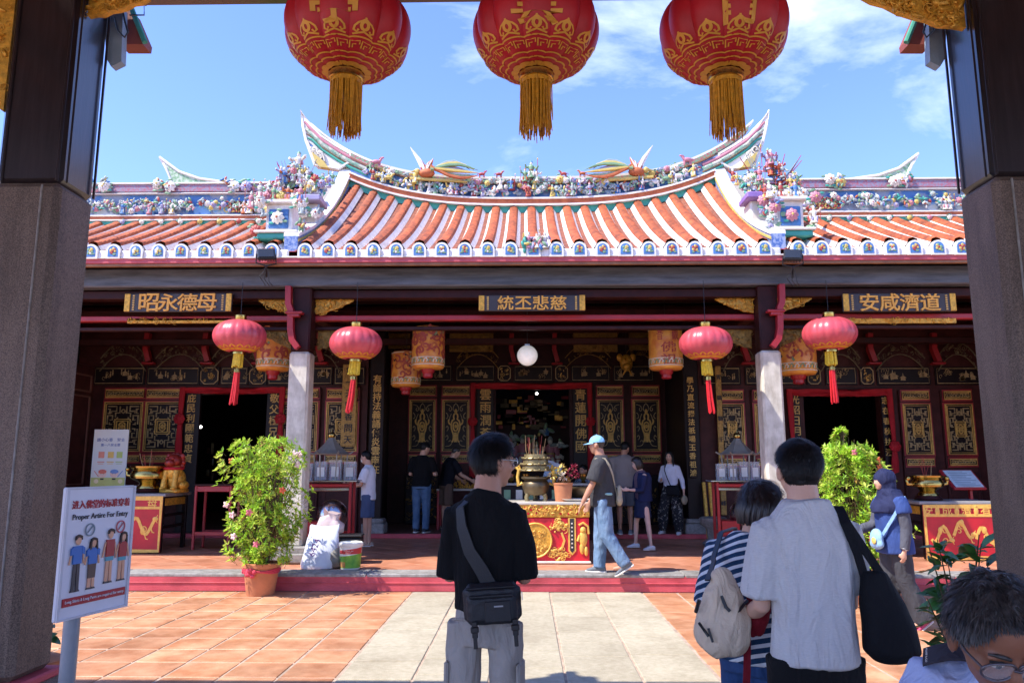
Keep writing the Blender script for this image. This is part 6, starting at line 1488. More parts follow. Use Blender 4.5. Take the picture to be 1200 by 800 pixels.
def loft(b, secs, n=18, ex=2.0, mat=0):
    """secs: (centre, right half axis, forward half axis)"""
    vs = []; fs = []
    for c, ax, ay in secs:
        for j in range(n):
            a = 2*PI*j/n; x, y = math.cos(a), math.sin(a)
            if ex != 2: x = math.copysign(abs(x)**(2/ex), x); y = math.copysign(abs(y)**(2/ex), y)
            vs.append(V(c)+ax*x+ay*y)
    for i in range(len(secs)-1):
        for j in range(n): fs.append((i*n+j, i*n+(j+1) % n, (i+1)*n+(j+1) % n, (i+1)*n+j))
    fs += [tuple(range(n))[::-1], tuple(range((len(secs)-1)*n, len(secs)*n))]
    b.add(vs, fs, mat); return b
DN = V((0, 0, -1))
class Person:
    def __init__(s, name, loc, yaw, H, label, skin, group=None, female=False, lean=(0, .02, 1), twist=0, legs=None, arms=None, head=(0, 0, 0), head_fwd=0.02, far=True, build=1.0, footyaw=(.12, -.12), sit=None, head_add=(0, 0, 0)):
        s.H = H; s.k = k = H/1.72; s.f = .9 if female else 1.0; s.vox = .0115 if far else .007; s.far = far; s.bw = build
        s.root = empty('person', loc, yaw, label, 'person', group); s.skin = skin; s.female = female
        up = V(lean).normalized(); s.up = up; s.rt = (Matrix.Rotation(twist, 3, 'Z') @ V((1, 0, 0))); s.rt = (s.rt-up*s.rt.dot(up)).normalized(); s.fw = up.cross(s.rt)
        J = {}; P = V((0, 0, 0)); legs = legs or {}; arms = arms or {}
        for sd, sg in (('L', -1), ('R', 1)):
            td, shd = legs.get(sd, ((sg*.02, .02, -1), (0, -.03, -1))); td, shd = V(td).normalized(), V(shd).normalized()
            J['hip'+sd] = P+V((sg*.092*k*s.f, 0, -.03*k)); J['knee'+sd] = J['hip'+sd]+td*.245*H; J['ank'+sd] = J['knee'+sd]+shd*.242*H
            ft = Matrix.Rotation(footyaw[0 if sd == 'L' else 1], 3, 'Z') @ V((0, 1, 0)); J['toe'+sd] = ft
        J['pel'] = P; J['nb'] = P+up*.30*H
        w_ = (.185 if not female else .16)*k*build
        for sd, sg in (('L', -1), ('R', 1)):
            ua, fa = arms.get(sd, ((sg*.12, -.03, -1), (sg*.02, .15, -1)))[:2]; ua, fa = V(ua).normalized(), V(fa).normalized()
            hd = V(arms[sd][2]).normalized() if sd in arms and len(arms[sd]) > 2 else fa
            J['sh'+sd] = J['nb']-up*.035*H+s.rt*sg*w_; J['el'+sd] = J['sh'+sd]+ua*.172*H; J['wr'+sd] = J['el'+sd]+fa*.148*H; J['hd'+sd] = hd
        hy, hp, hr = head; s.hh = .133*H*(1 if not female else .98)
        s.HM = (Matrix.Rotation(hy, 3, 'Z') @ Matrix.Rotation(-hp, 3, 'X') @ Matrix.Rotation(hr, 3, 'Y'))
        J['head'] = J['nb']+up*.030*H+s.fw*head_fwd+s.HM @ V((0, .03*k, .52*s.hh))+V(head_add)
        lift = -min(J['ankL'].z, J['ankR'].z)+.045*H if sit is None else sit
        for q in J:
            if not q.startswith(('toe', 'hd')): J[q] = J[q]+V((0, 0, lift))
        s.J = J; s.hmat = Matrix.Translation(J['head']) @ s.HM.to_4x4() @ Matrix.Scale(s.hh, 4)
    def tor(s, z, hw, hd, dy=0.0):
        k = s.k; return (s.J['pel']+s.up*z*k+s.fw*dy*k, s.rt*hw*k*s.bw, s.fw*hd*k*s.bw)
    def surf(s, z, th, off, prof):
        """point on a garment's torso: th 0=right, pi/2=front"""
        zs = [q[0] for q in prof]
        hw = np.interp(z, zs, [q[1] for q in prof]); hd = np.interp(z, zs, [q[2] for q in prof]); dy = np.interp(z, zs, [q[3] if len(q) > 3 else 0 for q in prof])
        c, ax, ay = s.tor(z, hw+off, hd+off, dy); return c+ax*math.cos(th)+ay*math.sin(th)
    def hand(s, b, sd, curl=.5, n=None, point=False):
        J, k = s.J, s.k*(.9 if s.female else 1); w_, d = J['wr'+sd], J['hd'+sd]; sg = -1 if sd == 'L' else 1
        n = V(n) if n is not None else V((-sg, 0, 0)); n = (n-d*n.dot(d)); n = n.normalized() if n.length > .05 else d.orthogonal().normalized()
        t = d.cross(n).normalized()*(1 if sd == 'R' else -1)   # towards the thumb
        loft(b, [(w_-d*.02*k, t*.026*k, n*.019*k), (w_+d*.03*k, t*.036*k, n*.018*k), (w_+d*.075*k, t*.041*k, n*.015*k), (w_+d*.092*k, t*.038*k, n*.012*k)], 12)
        for i, (o, L) in enumerate(((.030, .072), (.010, .080), (-.010, .074), (-.029, .058))):
            p = w_+d*(.085-.004*abs(i-1.2))*k+t*o*k; q = d.copy(); pts = [p]; ax = t
            for e in range(3):
                q = Quaternion(t, -(curl*(.55+.2*i*.3))*(1 if sd == 'R' else -1)) @ q if False else (q*math.cos(curl*.6)+n*math.sin(curl*.6)).normalized() if e == 0 else (q+n*math.tan(min(1.2, curl*.7))).normalized()
                p = p+q*L*k*(.45, .32, .25)[e]; pts.append(p)
            b.tube(pts, [.0095*k, .009*k, .0085*k, .007*k], 7)
        p = w_+d*.03*k+t*.03*k; q = (d*.6+t*.75+n*.35).normalized(); b.tube([w_+d*.015*k+t*.012*k, p, p+q*.035*k, p+(q*.5+d*.5+n*.2).normalized()*.062*k], [.014*k, .014*k, .0105*k, .008*k], 7)
    def body(s, curl=.5, palm=None, arms=True, face=True):
        J, k, f = s.J, s.k, s.f; b = MB(); g = s.bw
        loft(b, [s.tor(-.09, .14*f, .10), s.tor(0, .158, .108), s.tor(.13, .135*f, .095), s.tor(.25, .148*f, .10), s.tor(.38, .165*f, .105), s.tor(.46, .15*f, .085), s.tor(.51, .085*f, .065), s.tor(.54, .055, .055)], 18)
        for sd in 'LR':
            b.tube([J['hip'+sd], J['hip'+sd].lerp(J['knee'+sd], .5), J['knee'+sd], J['knee'+sd].lerp(J['ank'+sd], .3), J['knee'+sd].lerp(J['ank'+sd], .75), J['ank'+sd]], [r*k*f*min(1, g) for r in (.088, .074, .054, .056, .040, .034)], 12)
            a = J['ank'+sd]; t = J['toe'+sd]; b.tube([a+DN*.03*k-t*.04*k, a+DN*.045*k+t*.06*k, a+DN*.06*k+t*.15*k], [.034*k, .036*k, .022*k], 10)
            if arms:
                sh, el, wr = J['sh'+sd], J['el'+sd], J['wr'+sd]; b.ell(sh-V((0, 0, .012*k)), .050*k*f*min(1, g), 10, 8)
                b.tube([sh, sh.lerp(el, .4), el, el.lerp(wr, .3), wr], [r*k*f*min(1, g*1.05) for r in (.052, .048, .039, .041, .027)], 12); s.hand(b, sd, curl, (palm or {}).get(sd))
        nb = J['nb']; hb = s.hmat @ V((0, -.10, -.18)); b.tube([nb-s.up*.05*k, nb.lerp(hb, .5), hb], [.072*k*f, .062*k*f, .060*k*f], 14)
        M = s.hmat
        def E(c, r): b.ell((0, 0, 0), r, 16, 12, 0, M @ Matrix.Translation(V(c)))
        E((0, -.06, .13), (.325, .405, .365)); E((0, .08, -.10), (.275, .285, .36)); E((0, .10, -.30), (.20, .21, .18)); E((0, .19, -.385), (.12, .12, .10)); E((0, -.10, -.12), (.27, .27, .25))
        for x in (-1, 1): E((x*.17, .19, -.10), (.10, .12, .12)); E((x*.355, -.03, -.05), (.035, .10, .15)); E((x*.39, -.08, .0), (.035, .05, .085)); E((x*.12, .30, .085), (.12, .05, .035)); E((x*.045, .375, -.12), (.04, .05, .035))
        b.tube([M @ V((0, .33, .07)), M @ V((0, .385, -.03)), M @ V((0, .425, -.11))], [.04*s.hh, .045*s.hh, .055*s.hh], 8); E((0, .335, -.235), (.10, .05, .028)); E((0, .33, -.275), (.085, .05, .026))
        o = remesh(b, s.vox, 3, 'body', s.skin, s.root)
        if face: s.face(o)
        return o
    def face(s, o):
        M = s.hmat
        for x in (-1, 1):
            b = MB(); b.ell((0, 0, 0), (.062, .03, .028), 10, 8, 0, M @ Matrix.Translation(V((x*.135, .322, .02)))); b.ell((0, 0, 0), (.028, .02, .028), 8, 6, 1, M @ Matrix.Translation(V((x*.135, .343, .02)))); b.tube([M @ V((x*(.07+.13*u), .345-.03*u*u, .045+.02*math.sin(PI*u))) for u in (0, .35, .7, 1)], .012*s.hh, 5, 1); b.build('eye', [mat('eye_white', '#d9d2cb', .3), mat('eye_dark', '#1c1412', .3)], s.root, smooth=80)
            b = MB(); b.tube([M @ V((x*(.055+.17*u), .365-.05*u*u, .115+.03*math.sin(PI*u*.8))) for u in (0, .3, .65, 1)], [.014*s.hh, .02*s.hh, .018*s.hh, .008*s.hh], 6); b.build('eyebrow', s.haircol if hasattr(s, 'haircol') else M_dark, s.root, smooth=80)
        b = MB()
        for z, r, d in ((-.235, (.09, .022, .022), .372), (-.27, (.08, .024, .022), .368)): b.ell((0, 0, 0), r, 12, 6, 0, M @ Matrix.Translation(V((0, d, z))))
        b.build('lips', mat('lips', '#a9625a', .5), s.root, smooth=80)
    def garment(s, name, prof, m, sleeves=None, amp=.006, ex=2.35, sc=(9, 9, 5), seed=1, it=3, extra=None, slr=(.074, .078, .082)):
        J, k = s.J, s.k; b = MB(); loft(b, [s.tor(*q) for q in prof], 26, ex)
        for sd, fr in (sleeves or {}).items():
            sg = -1 if sd == 'L' else 1; sh, el, wr = J['sh'+sd], J['el'+sd], J['wr'+sd]; a = sh-s.rt*sg*.06*k-s.up*.02*k; f = s.f*s.bw
            b.ell(sh-s.rt*sg*.012*k-s.up*.008*k, .068*k*f, 12, 9)
            if fr <= 1: e = sh.lerp(el, fr); b.tube([a, sh-s.up*.01*k, sh.lerp(el, fr*.5), e], [.07*k*f]+[q*k*f for q in slr], 14)
            else: e = el.lerp(wr, fr-1); b.tube([a, sh-s.up*.01*k, sh.lerp(el, .5), el, el.lerp(e, .5), e], [.07*k*f, .066*k*f, .06*k*f, .054*k*f, .048*k*f, .04*k*f], 14)
        if extra: extra(b)
        s.prof = prof; return remesh(b, s.vox*1.1, it, name, m, s.root, amp*(1 if not s.far else .8), sc, seed)
    def trousers(s, m, frac=2.0, r=(.100, .088, .074, .066, .062), waist=.07, amp=.006, name='trousers', seed=2, hipw=.172, hipd=.125):
        J, k = s.J, s.k; f = s.f*s.bw; b = MB(); loft(b, [s.tor(-.10, hipw*.93, hipd*.95), s.tor(-.03, hipw*1.02, hipd*1.02), s.tor(.03, hipw, hipd*.98), s.tor(waist, hipw*.92, hipd*.9)], 22, 2.2)
        for sd in 'LR':
            h, kn, a = J['hip'+sd], J['knee'+sd], J['ank'+sd]; pts = [h+s.up*.02*k, h.lerp(kn, .5), kn, kn.lerp(a, .5), kn.lerp(a, 1.02)]; rr_ = [q*k*f for q in r]
            if frac < 1: e = h.lerp(kn, frac); pts = [h+s.up*.02*k, h.lerp(kn, frac*.5), e]; rr_ = [r[0]*k*f, r[1]*1.05*k*f, r[1]*1.08*k*f]
            elif frac < 2: e = kn.lerp(a, frac-1); pts = [h+s.up*.02*k, h.lerp(kn, .5), kn, e]; rr_ = [q*k*f for q in (r[0], r[1], r[2]*1.08, r[2]*1.08)]
            b.tube(pts, rr_, 16)
        return remesh(b, s.vox*1.1, 3, name, m, s.root, amp, (8, 8, 5), seed)
    def shoes(s, m, ms, high=0.0, names='shoe', pitch=(0, 0)):
        J, k = s.J, s.k*(.92 if s.female else 1)
        for i, sd in enumerate('LR'):
            a = J['ank'+sd]; t = J['toe'+sd].copy(); p = pitch[i]; r = V((t.y, -t.x, 0)); T3 = (t*math.cos(p)+DN*math.sin(p)); U3 = (V((0, 0, 1))*math.cos(p)+t*math.sin(p)); base_ = a-U3*.075*s.k
            def sec(y, w_, z0, z1): return (base_+T3*y*k+U3*(z0+z1)/2*k, r*w_*k, U3*(z1-z0)/2*k)
            def run(b, S): 
                n = 14; vs = []; fs = []
                for c, ax, ay in S:
                    for j in range(n): q = 2*PI*j/n; vs.append(c+ax*math.cos(q)+ay*math.copysign(abs(math.sin(q))**.7, math.sin(q)))
                for ii in range(len(S)-1):
                    for j in range(n): fs.append((ii*n+j, ii*n+(j+1) % n, (ii+1)*n+(j+1) % n, (ii+1)*n+j))
                fs += [tuple(range(n))[::-1], tuple(range((len(S)-1)*n, len(S)*n))]; b.add(vs, fs)
            b = MB(); run(b, [sec(-.085, .012, .02, .05), sec(-.075, .036, .015, .085), sec(-.02, .04, .015, .10+high), sec(.03, .042, .015, .09), sec(.08, .047, .015, .07), sec(.13, .045, .015, .055), sec(.165, .03, .018, .042), sec(.178, .008, .02, .03)]); o = b.build(names, m, s.root, smooth=60)
            b = MB(); run(b, [sec(-.092, .015, 0, .022), sec(-.08, .042, 0, .026), sec(.03, .046, 0, .024), sec(.10, .053, 0, .024), sec(.16, .038, .002, .024), sec(.187, .01, .006, .022)]); b.build('sole', ms, o, smooth=50)
            if high >= 0:
                b = MB()
                for y, z in ((.03, .097), (.055, .087), (.08, .077)): c, ax, ay = sec(y, .025, z-.01, z); b.tube([c-ax, c+U3*.006*k, c+ax], .004, 5)
                b.build('laces', ms, o)
    def hair(s, m, thick=.075, line=None, strands=0, tuft=.02, seed=3, width=.006, L=(.10, .22), side=.6, fade=False, flow=None):
        """hair shell that dips under the skin outside the hairline, plus loose strands"""
        M = s.hmat; rr = random.Random(seed); line = line or ((0, 43), (35, 40), (55, 24), (72, 8), (82, 4), (104, 4), (114, -28), (150, -44), (180, -48))
        def surf_t(d):
            best = .3
            for c, r in (((0, -.06, .13), (.325, .405, .365)), ((0, .08, -.10), (.275, .285, .36)), ((0, -.10, -.12), (.27, .27, .25))):
                A = sum((d[i]/r[i])**2 for i in range(3)); B = -2*sum(d[i]*c[i]/r[i]**2 for i in range(3)); C = sum((c[i]/r[i])**2 for i in range(3))-1; D = B*B-4*A*C
                if D > 0: best = max(best, (-B+math.sqrt(D))/(2*A))
            return best
        def mask(d):  # how far inside the hairline a direction lies
            ph = math.degrees(math.atan2(abs(d.x), d.y)); el = math.degrees(math.asin(max(-1, min(1, d.z)))); h = np.interp(ph, [q[0] for q in line], [q[1] for q in line])
            return max(0, min(1, (el-h+2)/(26 if not fade else 40)))
        def pos(d, extra=0):
            mk = mask(d); sm = mk*mk*(3-2*mk); top = max(0, d.z); th = thick*(side+(1-side)*top)
            return d*(surf_t(d)+(-.022+(.022+th)*sm)+(noise.noise(d*6+V((seed, 0, 0)))*tuft+noise.noise(d*14)*tuft*.6)*sm+extra*sm)
        nu, nv = (72, 44) if not s.far else (40, 24); b = MB(); vs = []; fs = []
        for i in range(1, nv):
            t = -PI/2+PI*i/nv
            for j in range(nu): a = 2*PI*j/nu; d = V((math.cos(t)*math.cos(a), math.cos(t)*math.sin(a), math.sin(t))); vs.append(M @ pos(d))
        for i in range(nv-2):
            for j in range(nu): fs.append((i*nu+j, i*nu+(j+1) % nu, (i+1)*nu+(j+1) % nu, (i+1)*nu+j))
        fs.append(tuple((nv-2)*nu+j for j in range(nu))); fs.append(tuple(range(nu))[::-1]); b.add(vs, fs); o = b.build('hair', m, s.root, smooth=180); s.haircol = m
        if strands:
            b = MB(); crown = V((.08, -.5, .86)).normalized(); n = 0
            while n < strands:
                d = V((rr.gauss(0, 1), rr.gauss(0, 1), rr.gauss(0, 1))).normalized(); mk = mask(d)
                if mk < .25 or (fade and mk < .6): continue
                n += 1; p = pos(d, -.01); tan = (d-crown*d.dot(crown)); tan = tan.normalized() if tan.length > .05 else V((1, 0, 0)); 
                away = (d*(d.dot(crown))-crown); away = (away-d*away.dot(d)); away = away.normalized() if away.length > .05 else tan
                dirn = (away+V((rr.gauss(0, .35), rr.gauss(0, .35), rr.gauss(0, .25)-.25))); dirn = (dirn-d*dirn.dot(d)).normalized(); ln = rr.uniform(*L)*min(1, mk+.2); lift = rr.uniform(.02, .25)
                pts = [p, p+dirn*ln*.4+d*ln*lift*.5, p+dirn*ln*.75+d*ln*lift*.45, p+dirn*ln+d*ln*lift*.1]; sdv = d.cross(dirn)*width*rr.uniform(.6, 1.4)
                W = [M @ q for q in (pts[0]-sdv, pts[0]+sdv, pts[1]-sdv, pts[1]+sdv, pts[2]-sdv*.7, pts[2]+sdv*.7, pts[3])]; b.add(W, [(0, 1, 3, 2), (2, 3, 5, 4), (4, 5, 6)])
            tag(b.build('hair_strands', m, o, smooth=180), kind='stuff')
        return o
    def own(s, name, label, cat, group=None):
        """a carried thing, top-level, in the carrier's frame"""
        return empty(name, s.root.location, s.root.rotation_euler.z, label, cat, group)
def skin(name, c, c2=None): return mat('skin_'+name, c, .5, var=.06, scale=9, bump=.06, bscale=120, sub=0)
SK1, SK2, SK3, SK4 = skin('tan', '#b98468'), skin('light', '#cf9f84'), skin('brown', '#8a5a42'), skin('pale', '#d8b09a')
H_BLK = mat('black_hair', '#14110f', .5, var=.3, scale=20, spec=.3); H_GRY = mat('greying_hair', '#3a3632', .45, var=.5, scale=30); H_BRN = mat('dark_brown_hair', '#241a16', .4, var=.4, scale=20, spec=.6)
def cloth(name, c, rough=.85, bump=.12, bs=220, var=.06, **k): return mat('cloth_'+name, c, rough, var=var, bump=bump, bscale=bs, spec=.25, fold=k.pop('fold', .45), **k)
TEE = ((-.06, .182, .135), (.0, .184, .134), (.13, .172, .126), (.25, .18, .13), (.36, .192, .132), (.43, .19, .124), (.49, .168, .10), (.525, .115, .08), (.55, .075, .07))
def glasses(P, m, r=.10, rim_w=.012):
    M = P.hmat; b = MB(); h = P.hh
    for x in (-1, 1):
        b.tube([M @ V((x*.15+r*1.25*math.cos(a), .40-.02*abs(math.cos(a)), .01+r*.85*math.sin(a))) for a in np.linspace(0, 2*PI, 21)[:-1]], rim_w*h, 6, closed=True); b.tube([M @ V((x*.275, .39, .04)), M @ V((x*.345, .2, .045)), M @ V((x*.365, -.06, .05)), M @ V((x*.36, -.12, -.02))], rim_w*h, 6)
    b.tube([M @ V((-.035, .40, .03)), M @ V((0, .425, .04)), M @ V((.035, .40, .03))], rim_w*h, 6); o = b.build('glasses', m, P.root, smooth=60)
    b = MB()
    for x in (-1, 1): b.add([M @ V((x*.15+r*1.2*math.cos(a), .40-.02*abs(math.cos(a)), .01+r*.82*math.sin(a))) for a in np.linspace(0, 2*PI, 17)[:-1]], [tuple(range(16))])
    b.build('lens', mat('lens_glass', '#dfe6ee', .05, alpha=.22, var=0), o); return o
def strap(name, pts, wd, th, m, parent, nrm):
    """flat strap through points; nrm gives the outward direction at each"""
    b = MB(); vs = []; n = len(pts)
    for i, p in enumerate(pts):
        d = (pts[min(i+1, n-1)]-pts[max(0, i-1)]).normalized(); o = V(nrm[i]); o = (o-d*o.dot(d)).normalized(); s = d.cross(o)*wd/2
        vs += [p-s, p+s, p+s+o*th, p-s+o*th]
    fs = [(0, 1, 2, 3)[::-1], (4*n-4, 4*n-3, 4*n-2, 4*n-1)]+[(i*4+q, i*4+(q+1) % 4, i*4+4+(q+1) % 4, i*4+4+q) for i in range(n-1) for q in range(4)]
    b.add(vs, fs); return b.build(name, m, parent, smooth=40)
# ---------------- man in black, nearest the middle
def man_black():
    p = at(569, 600, 3.5); K = cloth('black_tee', '#0e0e10', .9, bump=.1)
    P = Person('person', (p.x, 3.5, 0), R(-10), 1.705, 'young man in black t-shirt and grey cargo trousers wearing a black crossbody bag', SK1, far=False, head=(R(-54), R(3), 0), arms={'L': ((-.10, .10, -1), (.35, .75, .25)), 'R': ((.10, .12, -1), (-.35, .75, .25))}, build=.75)
    P.hair(H_BLK, .085, strands=9000, width=.0035, tuft=.03, L=(.08, .22), side=.5, fade=True, line=((0, 34), (35, 32), (55, 16), (72, 2), (82, 3), (102, 0), (110, -46), (140, -66), (180, -72)))
    P.body(.7); prof = ((.045, .178, .13), (.1, .176, .13), (.2, .178, .13), (.28, .184, .134), (.36, .192, .136), (.43, .192, .128), (.49, .17, .105), (.53, .118, .085), (.56, .08, .075))
    P.garment('t_shirt', prof, K, {'L': .95, 'R': .95}, .011, sc=(8, 8, 2.6), slr=(.078, .084, .09))
    G = cloth('grey_trousers', '#a39b92', .85, bump=.15, fold=.6); t = P.trousers(G, 2.0, (.102, .094, .082, .078, .078), waist=.08, amp=.010); P.shoes(cloth('black_shoe', '#1b1b1d'), M_white)
    for sg in (-1, 1): b = MB(); h = P.J['hipL' if sg < 0 else 'hipR']; b.box((0, 0, 0), (.02, .13, .17), bev=.01, M=TR(h.x+sg*.066, h.y, h.z-.22)); b.build('cargo_pocket', G, t)
    for sg in (-1, 1): b = MB(); c = P.surf(.01, -PI/2-sg*.55, .01, ((-.1, .172, .125), (.1, .17, .12))); b.box(tuple(c), (.11, .006, .012), bev=.003); b.build('back_pocket_seam', G, t)
    glasses(P, mat('silver_frame', '#c9c4b8', .25, .9))
    c = P.own('crossbody_bag', 'black nylon crossbody bag resting on the back of the man in black', 'bag'); N = mat('black_nylon', '#15161a', .55, var=.2, bump=.25, bscale=180)
    path = [(.16, -1.28), (.22, -1.5), (.3, -1.85), (.4, -2.1), (.48, -2.3)]
    pts = [P.surf(z, th, .026, prof) for z, th in path]+[P.J['shL']+V((.075, -.02, .075)), P.J['shL']+V((.08, .06, .06)), P.surf(.4, 2.2, .02, prof)]
    strap('strap', pts, .058, .006, N, c, [P.surf(z, th, .1, prof)-P.surf(z, th, 0, prof) for z, th in path]+[(0, -.3, 1), (0, .3, 1), (0, 1, .3)])
    q = P.surf(.10, -PI/2+.36, .055, prof); M = TR(q.x+.0, q.y-.0, q.z-.01) @ Matrix.Scale(.84, 4) @ Matrix.Rotation(R(9), 4, 'Z') @ Matrix.Rotation(R(-4), 4, 'Y')
    b = MB(); b.box((0, 0, 0), (.29, .09, .20), bev=.035); b.box((0, -.04, -.02), (.25, .05, .15), bev=.025)
    bd = remesh(b, .006, 2, 'bag_body', N, c, .003, (14, 14, 14)); bd.matrix_local = M
    b = MB(); b.box((0, -.072, .045), (.22, .012, .014), bev=.004); b.box((0, -.052, .082), (.25, .012, .012), bev=.004); b.box((.03, -.068, -.03), (.13, .01, .10), bev=.004); b.build('pocket_flap', N, bd)
    b = MB(); b.box((.035, -.0745, -.005), (.045, .002, .007)); b.build('label_strip', mat('pale_label', '#9c9c9c', .5), bd)
    b = MB(); b.box((.152, -.02, .03), (.004, .02, .04)); b.build('white_tag', M_white, bd)
    for x in (-.09, .11): b = MB(); b.box((x, -.06, -.11), (.028, .016, .08), bev=.004); b.box((x, -.062, -.165), (.02, .008, .07), bev=.002); b.box((x, -.065, -.11), (.04, .02, .03), bev=.005); b.build('buckle_strap', M_blackplastic, bd)
man_black()
# ---------------- man in grey
def man_grey():
    p = at(948, 650, 3.0); K = mat('cloth_heather_grey', '#cac8c5', .9, var=.08, scale=60, stretch=(1, 1, 9), bump=.15, bscale=160, spec=.2, fold=.6)
    P = Person('person', (p.x, 3.0, 0), R(3), 1.665, 'man in a heather grey t-shirt and black trousers with a black tote on his shoulder', SK2, far=False, head=(R(3), R(-2), 0), arms={'L': ((-.10, .12, -1), (.10, .9, -.25)), 'R': ((.08, .2, -1), (-.2, .85, -.1))}, build=.83)
    P.hair(H_BLK, .075, strands=9000, tuft=.018, L=(.06, .13), side=.4, fade=True, width=.0035, line=((0, 36), (35, 34), (55, 18), (72, 4), (82, 3), (103, 2), (113, -44), (150, -64), (180, -68)))
    P.body(.9)
    prof = ((-.03, .190, .145), (.05, .186, .140), (.13, .182, .135), (.25, .186, .136), (.36, .196, .138), (.43, .196, .130), (.49, .176, .108), (.535, .128, .09), (.57, .098, .086))
    P.garment('t_shirt', prof, K, {'L': .84, 'R': .8}, .0135, sc=(8, 8, 2.2), slr=(.082, .09, .096), seed=5)
    P.trousers(cloth('black_trousers', '#141416'), 2.0, (.11, .1, .085, .075, .07), waist=.07); P.shoes(cloth('black_shoe', '#1b1b1d'), M_white)
    c = P.own('tote_bag', 'big black tote bag hanging at the right side of the man in grey', 'bag'); N = cloth('black_canvas', '#121317', .8, bump=.25)
    sh = P.J['shR']; cx, cy = sh.x+.05, sh.y-.09; zt_ = 1.215; zb_ = .905
    b = MB(); loft(b, [(V((cx+.045, cy, zb_)), V((.055, 0, 0)), V((0, .045, 0))), (V((cx+.05, cy, zb_+.035)), V((.095, 0, 0)), V((0, .07, 0))), (V((cx+.042, cy, zb_+.12)), V((.09, 0, 0)), V((0, .07, 0))), (V((cx+.02, cy, zb_+.22)), V((.068, 0, 0)), V((0, .05, 0))), (V((cx+.0, cy, zt_)), V((.042, 0, 0)), V((0, .03, 0)))], 24, 2.4)
    remesh(b, .008, 3, 'bag_body', N, c, .009, (8, 8, 4), 4)
    for dx, dy in ((-.045, -.035), (.035, -.03)):
        q = V((cx+.01+dx*.9, cy, zt_-.03)); strap('strap', [q, q.lerp(V((sh.x-.03, sh.y-.075, sh.z+.02)), .5)+V((0, -.012, 0)), V((sh.x-.035+dx*.12, sh.y-.085, sh.z+.03)), V((sh.x-.03+dx*.12, sh.y-.02, sh.z+.085)), V((sh.x-.02, sh.y+.07, sh.z+.04)), q+V((-.02, .05, .0))], .03, .008, N, c, [(0, -1, .1)]*2+[(0, -1, .6), (0, 0, 1), (0, 1, .4), (0, 1, 0)])
    # red cloth bag in his left hand
    w_ = at(891, 700, 3.16); c = empty('red_cloth_bag', w_, 0, 'crumpled dark red cloth bag hanging between the man in grey and the striped woman', 'bag'); w_ = V((0, 0, 0)); M_mar = cloth('maroon', '#7d1624', .8, bump=.3)
    b = MB(); x, y, z = w_.x-.005, w_.y+.05, w_.z
    for i in range(6): b.tube([(x+.006*i, y, z+.14), (x-.01+.009*i, y+.02*math.sin(i*2), z+.02), (x-.025+.010*i, y+.03*math.cos(i*2), z-.09), (x-.04+.009*i, y+.01, z-.15)], [.014, .018, .022, .014], 7)
    remesh(b, .007, 2, 'bag_body', M_mar, c, .008, (14, 14, 6)); strap('hanging_strap', [V((x-.04, y, z-.16)), V((x-.05, y-.01, z-.28)), V((x-.06, y, z-.42))], .028, .004, M_mar, c, [(0, -1, 0)]*3)
man_grey()
# ---------------- woman in striped top
def stripes_mat():
    m = mat('striped_cotton', '#1f3a5a', .85, bump=.1, bscale=200, spec=.2, fold=.5); t = m.node_tree; bs = t.nodes['Principled BSDF']; tc = t.nodes.new('ShaderNodeTexCoord'); wv = t.nodes.new('ShaderNodeTexWave'); wv.wave_type = 'BANDS'; wv.bands_direction = 'Z'; wv.inputs['Scale'].default_value = 9.2; wv.inputs['Distortion'].default_value = .6; wv.inputs['Detail Scale'].default_value = .6
    mpn = t.nodes.new('ShaderNodeMapping'); mpn.inputs['Rotation'].default_value = (.25, .35, 0); rp = t.nodes.new('ShaderNodeValToRGB'); rp.color_ramp.interpolation = 'CONSTANT'; rp.color_ramp.elements[0].color = (*lin('#203d5c'), 1); rp.color_ramp.elements[1].position = .62; rp.color_ramp.elements[1].color = (*lin('#d9dce0'), 1)
    t.links.new(tc.outputs['Object'], mpn.inputs[0]); t.links.new(mpn.outputs[0], wv.inputs[0]); t.links.new(wv.outputs['Fac'], rp.inputs[0]); t.links.new(rp.outputs[0], bs.inputs['Base Color']); return m
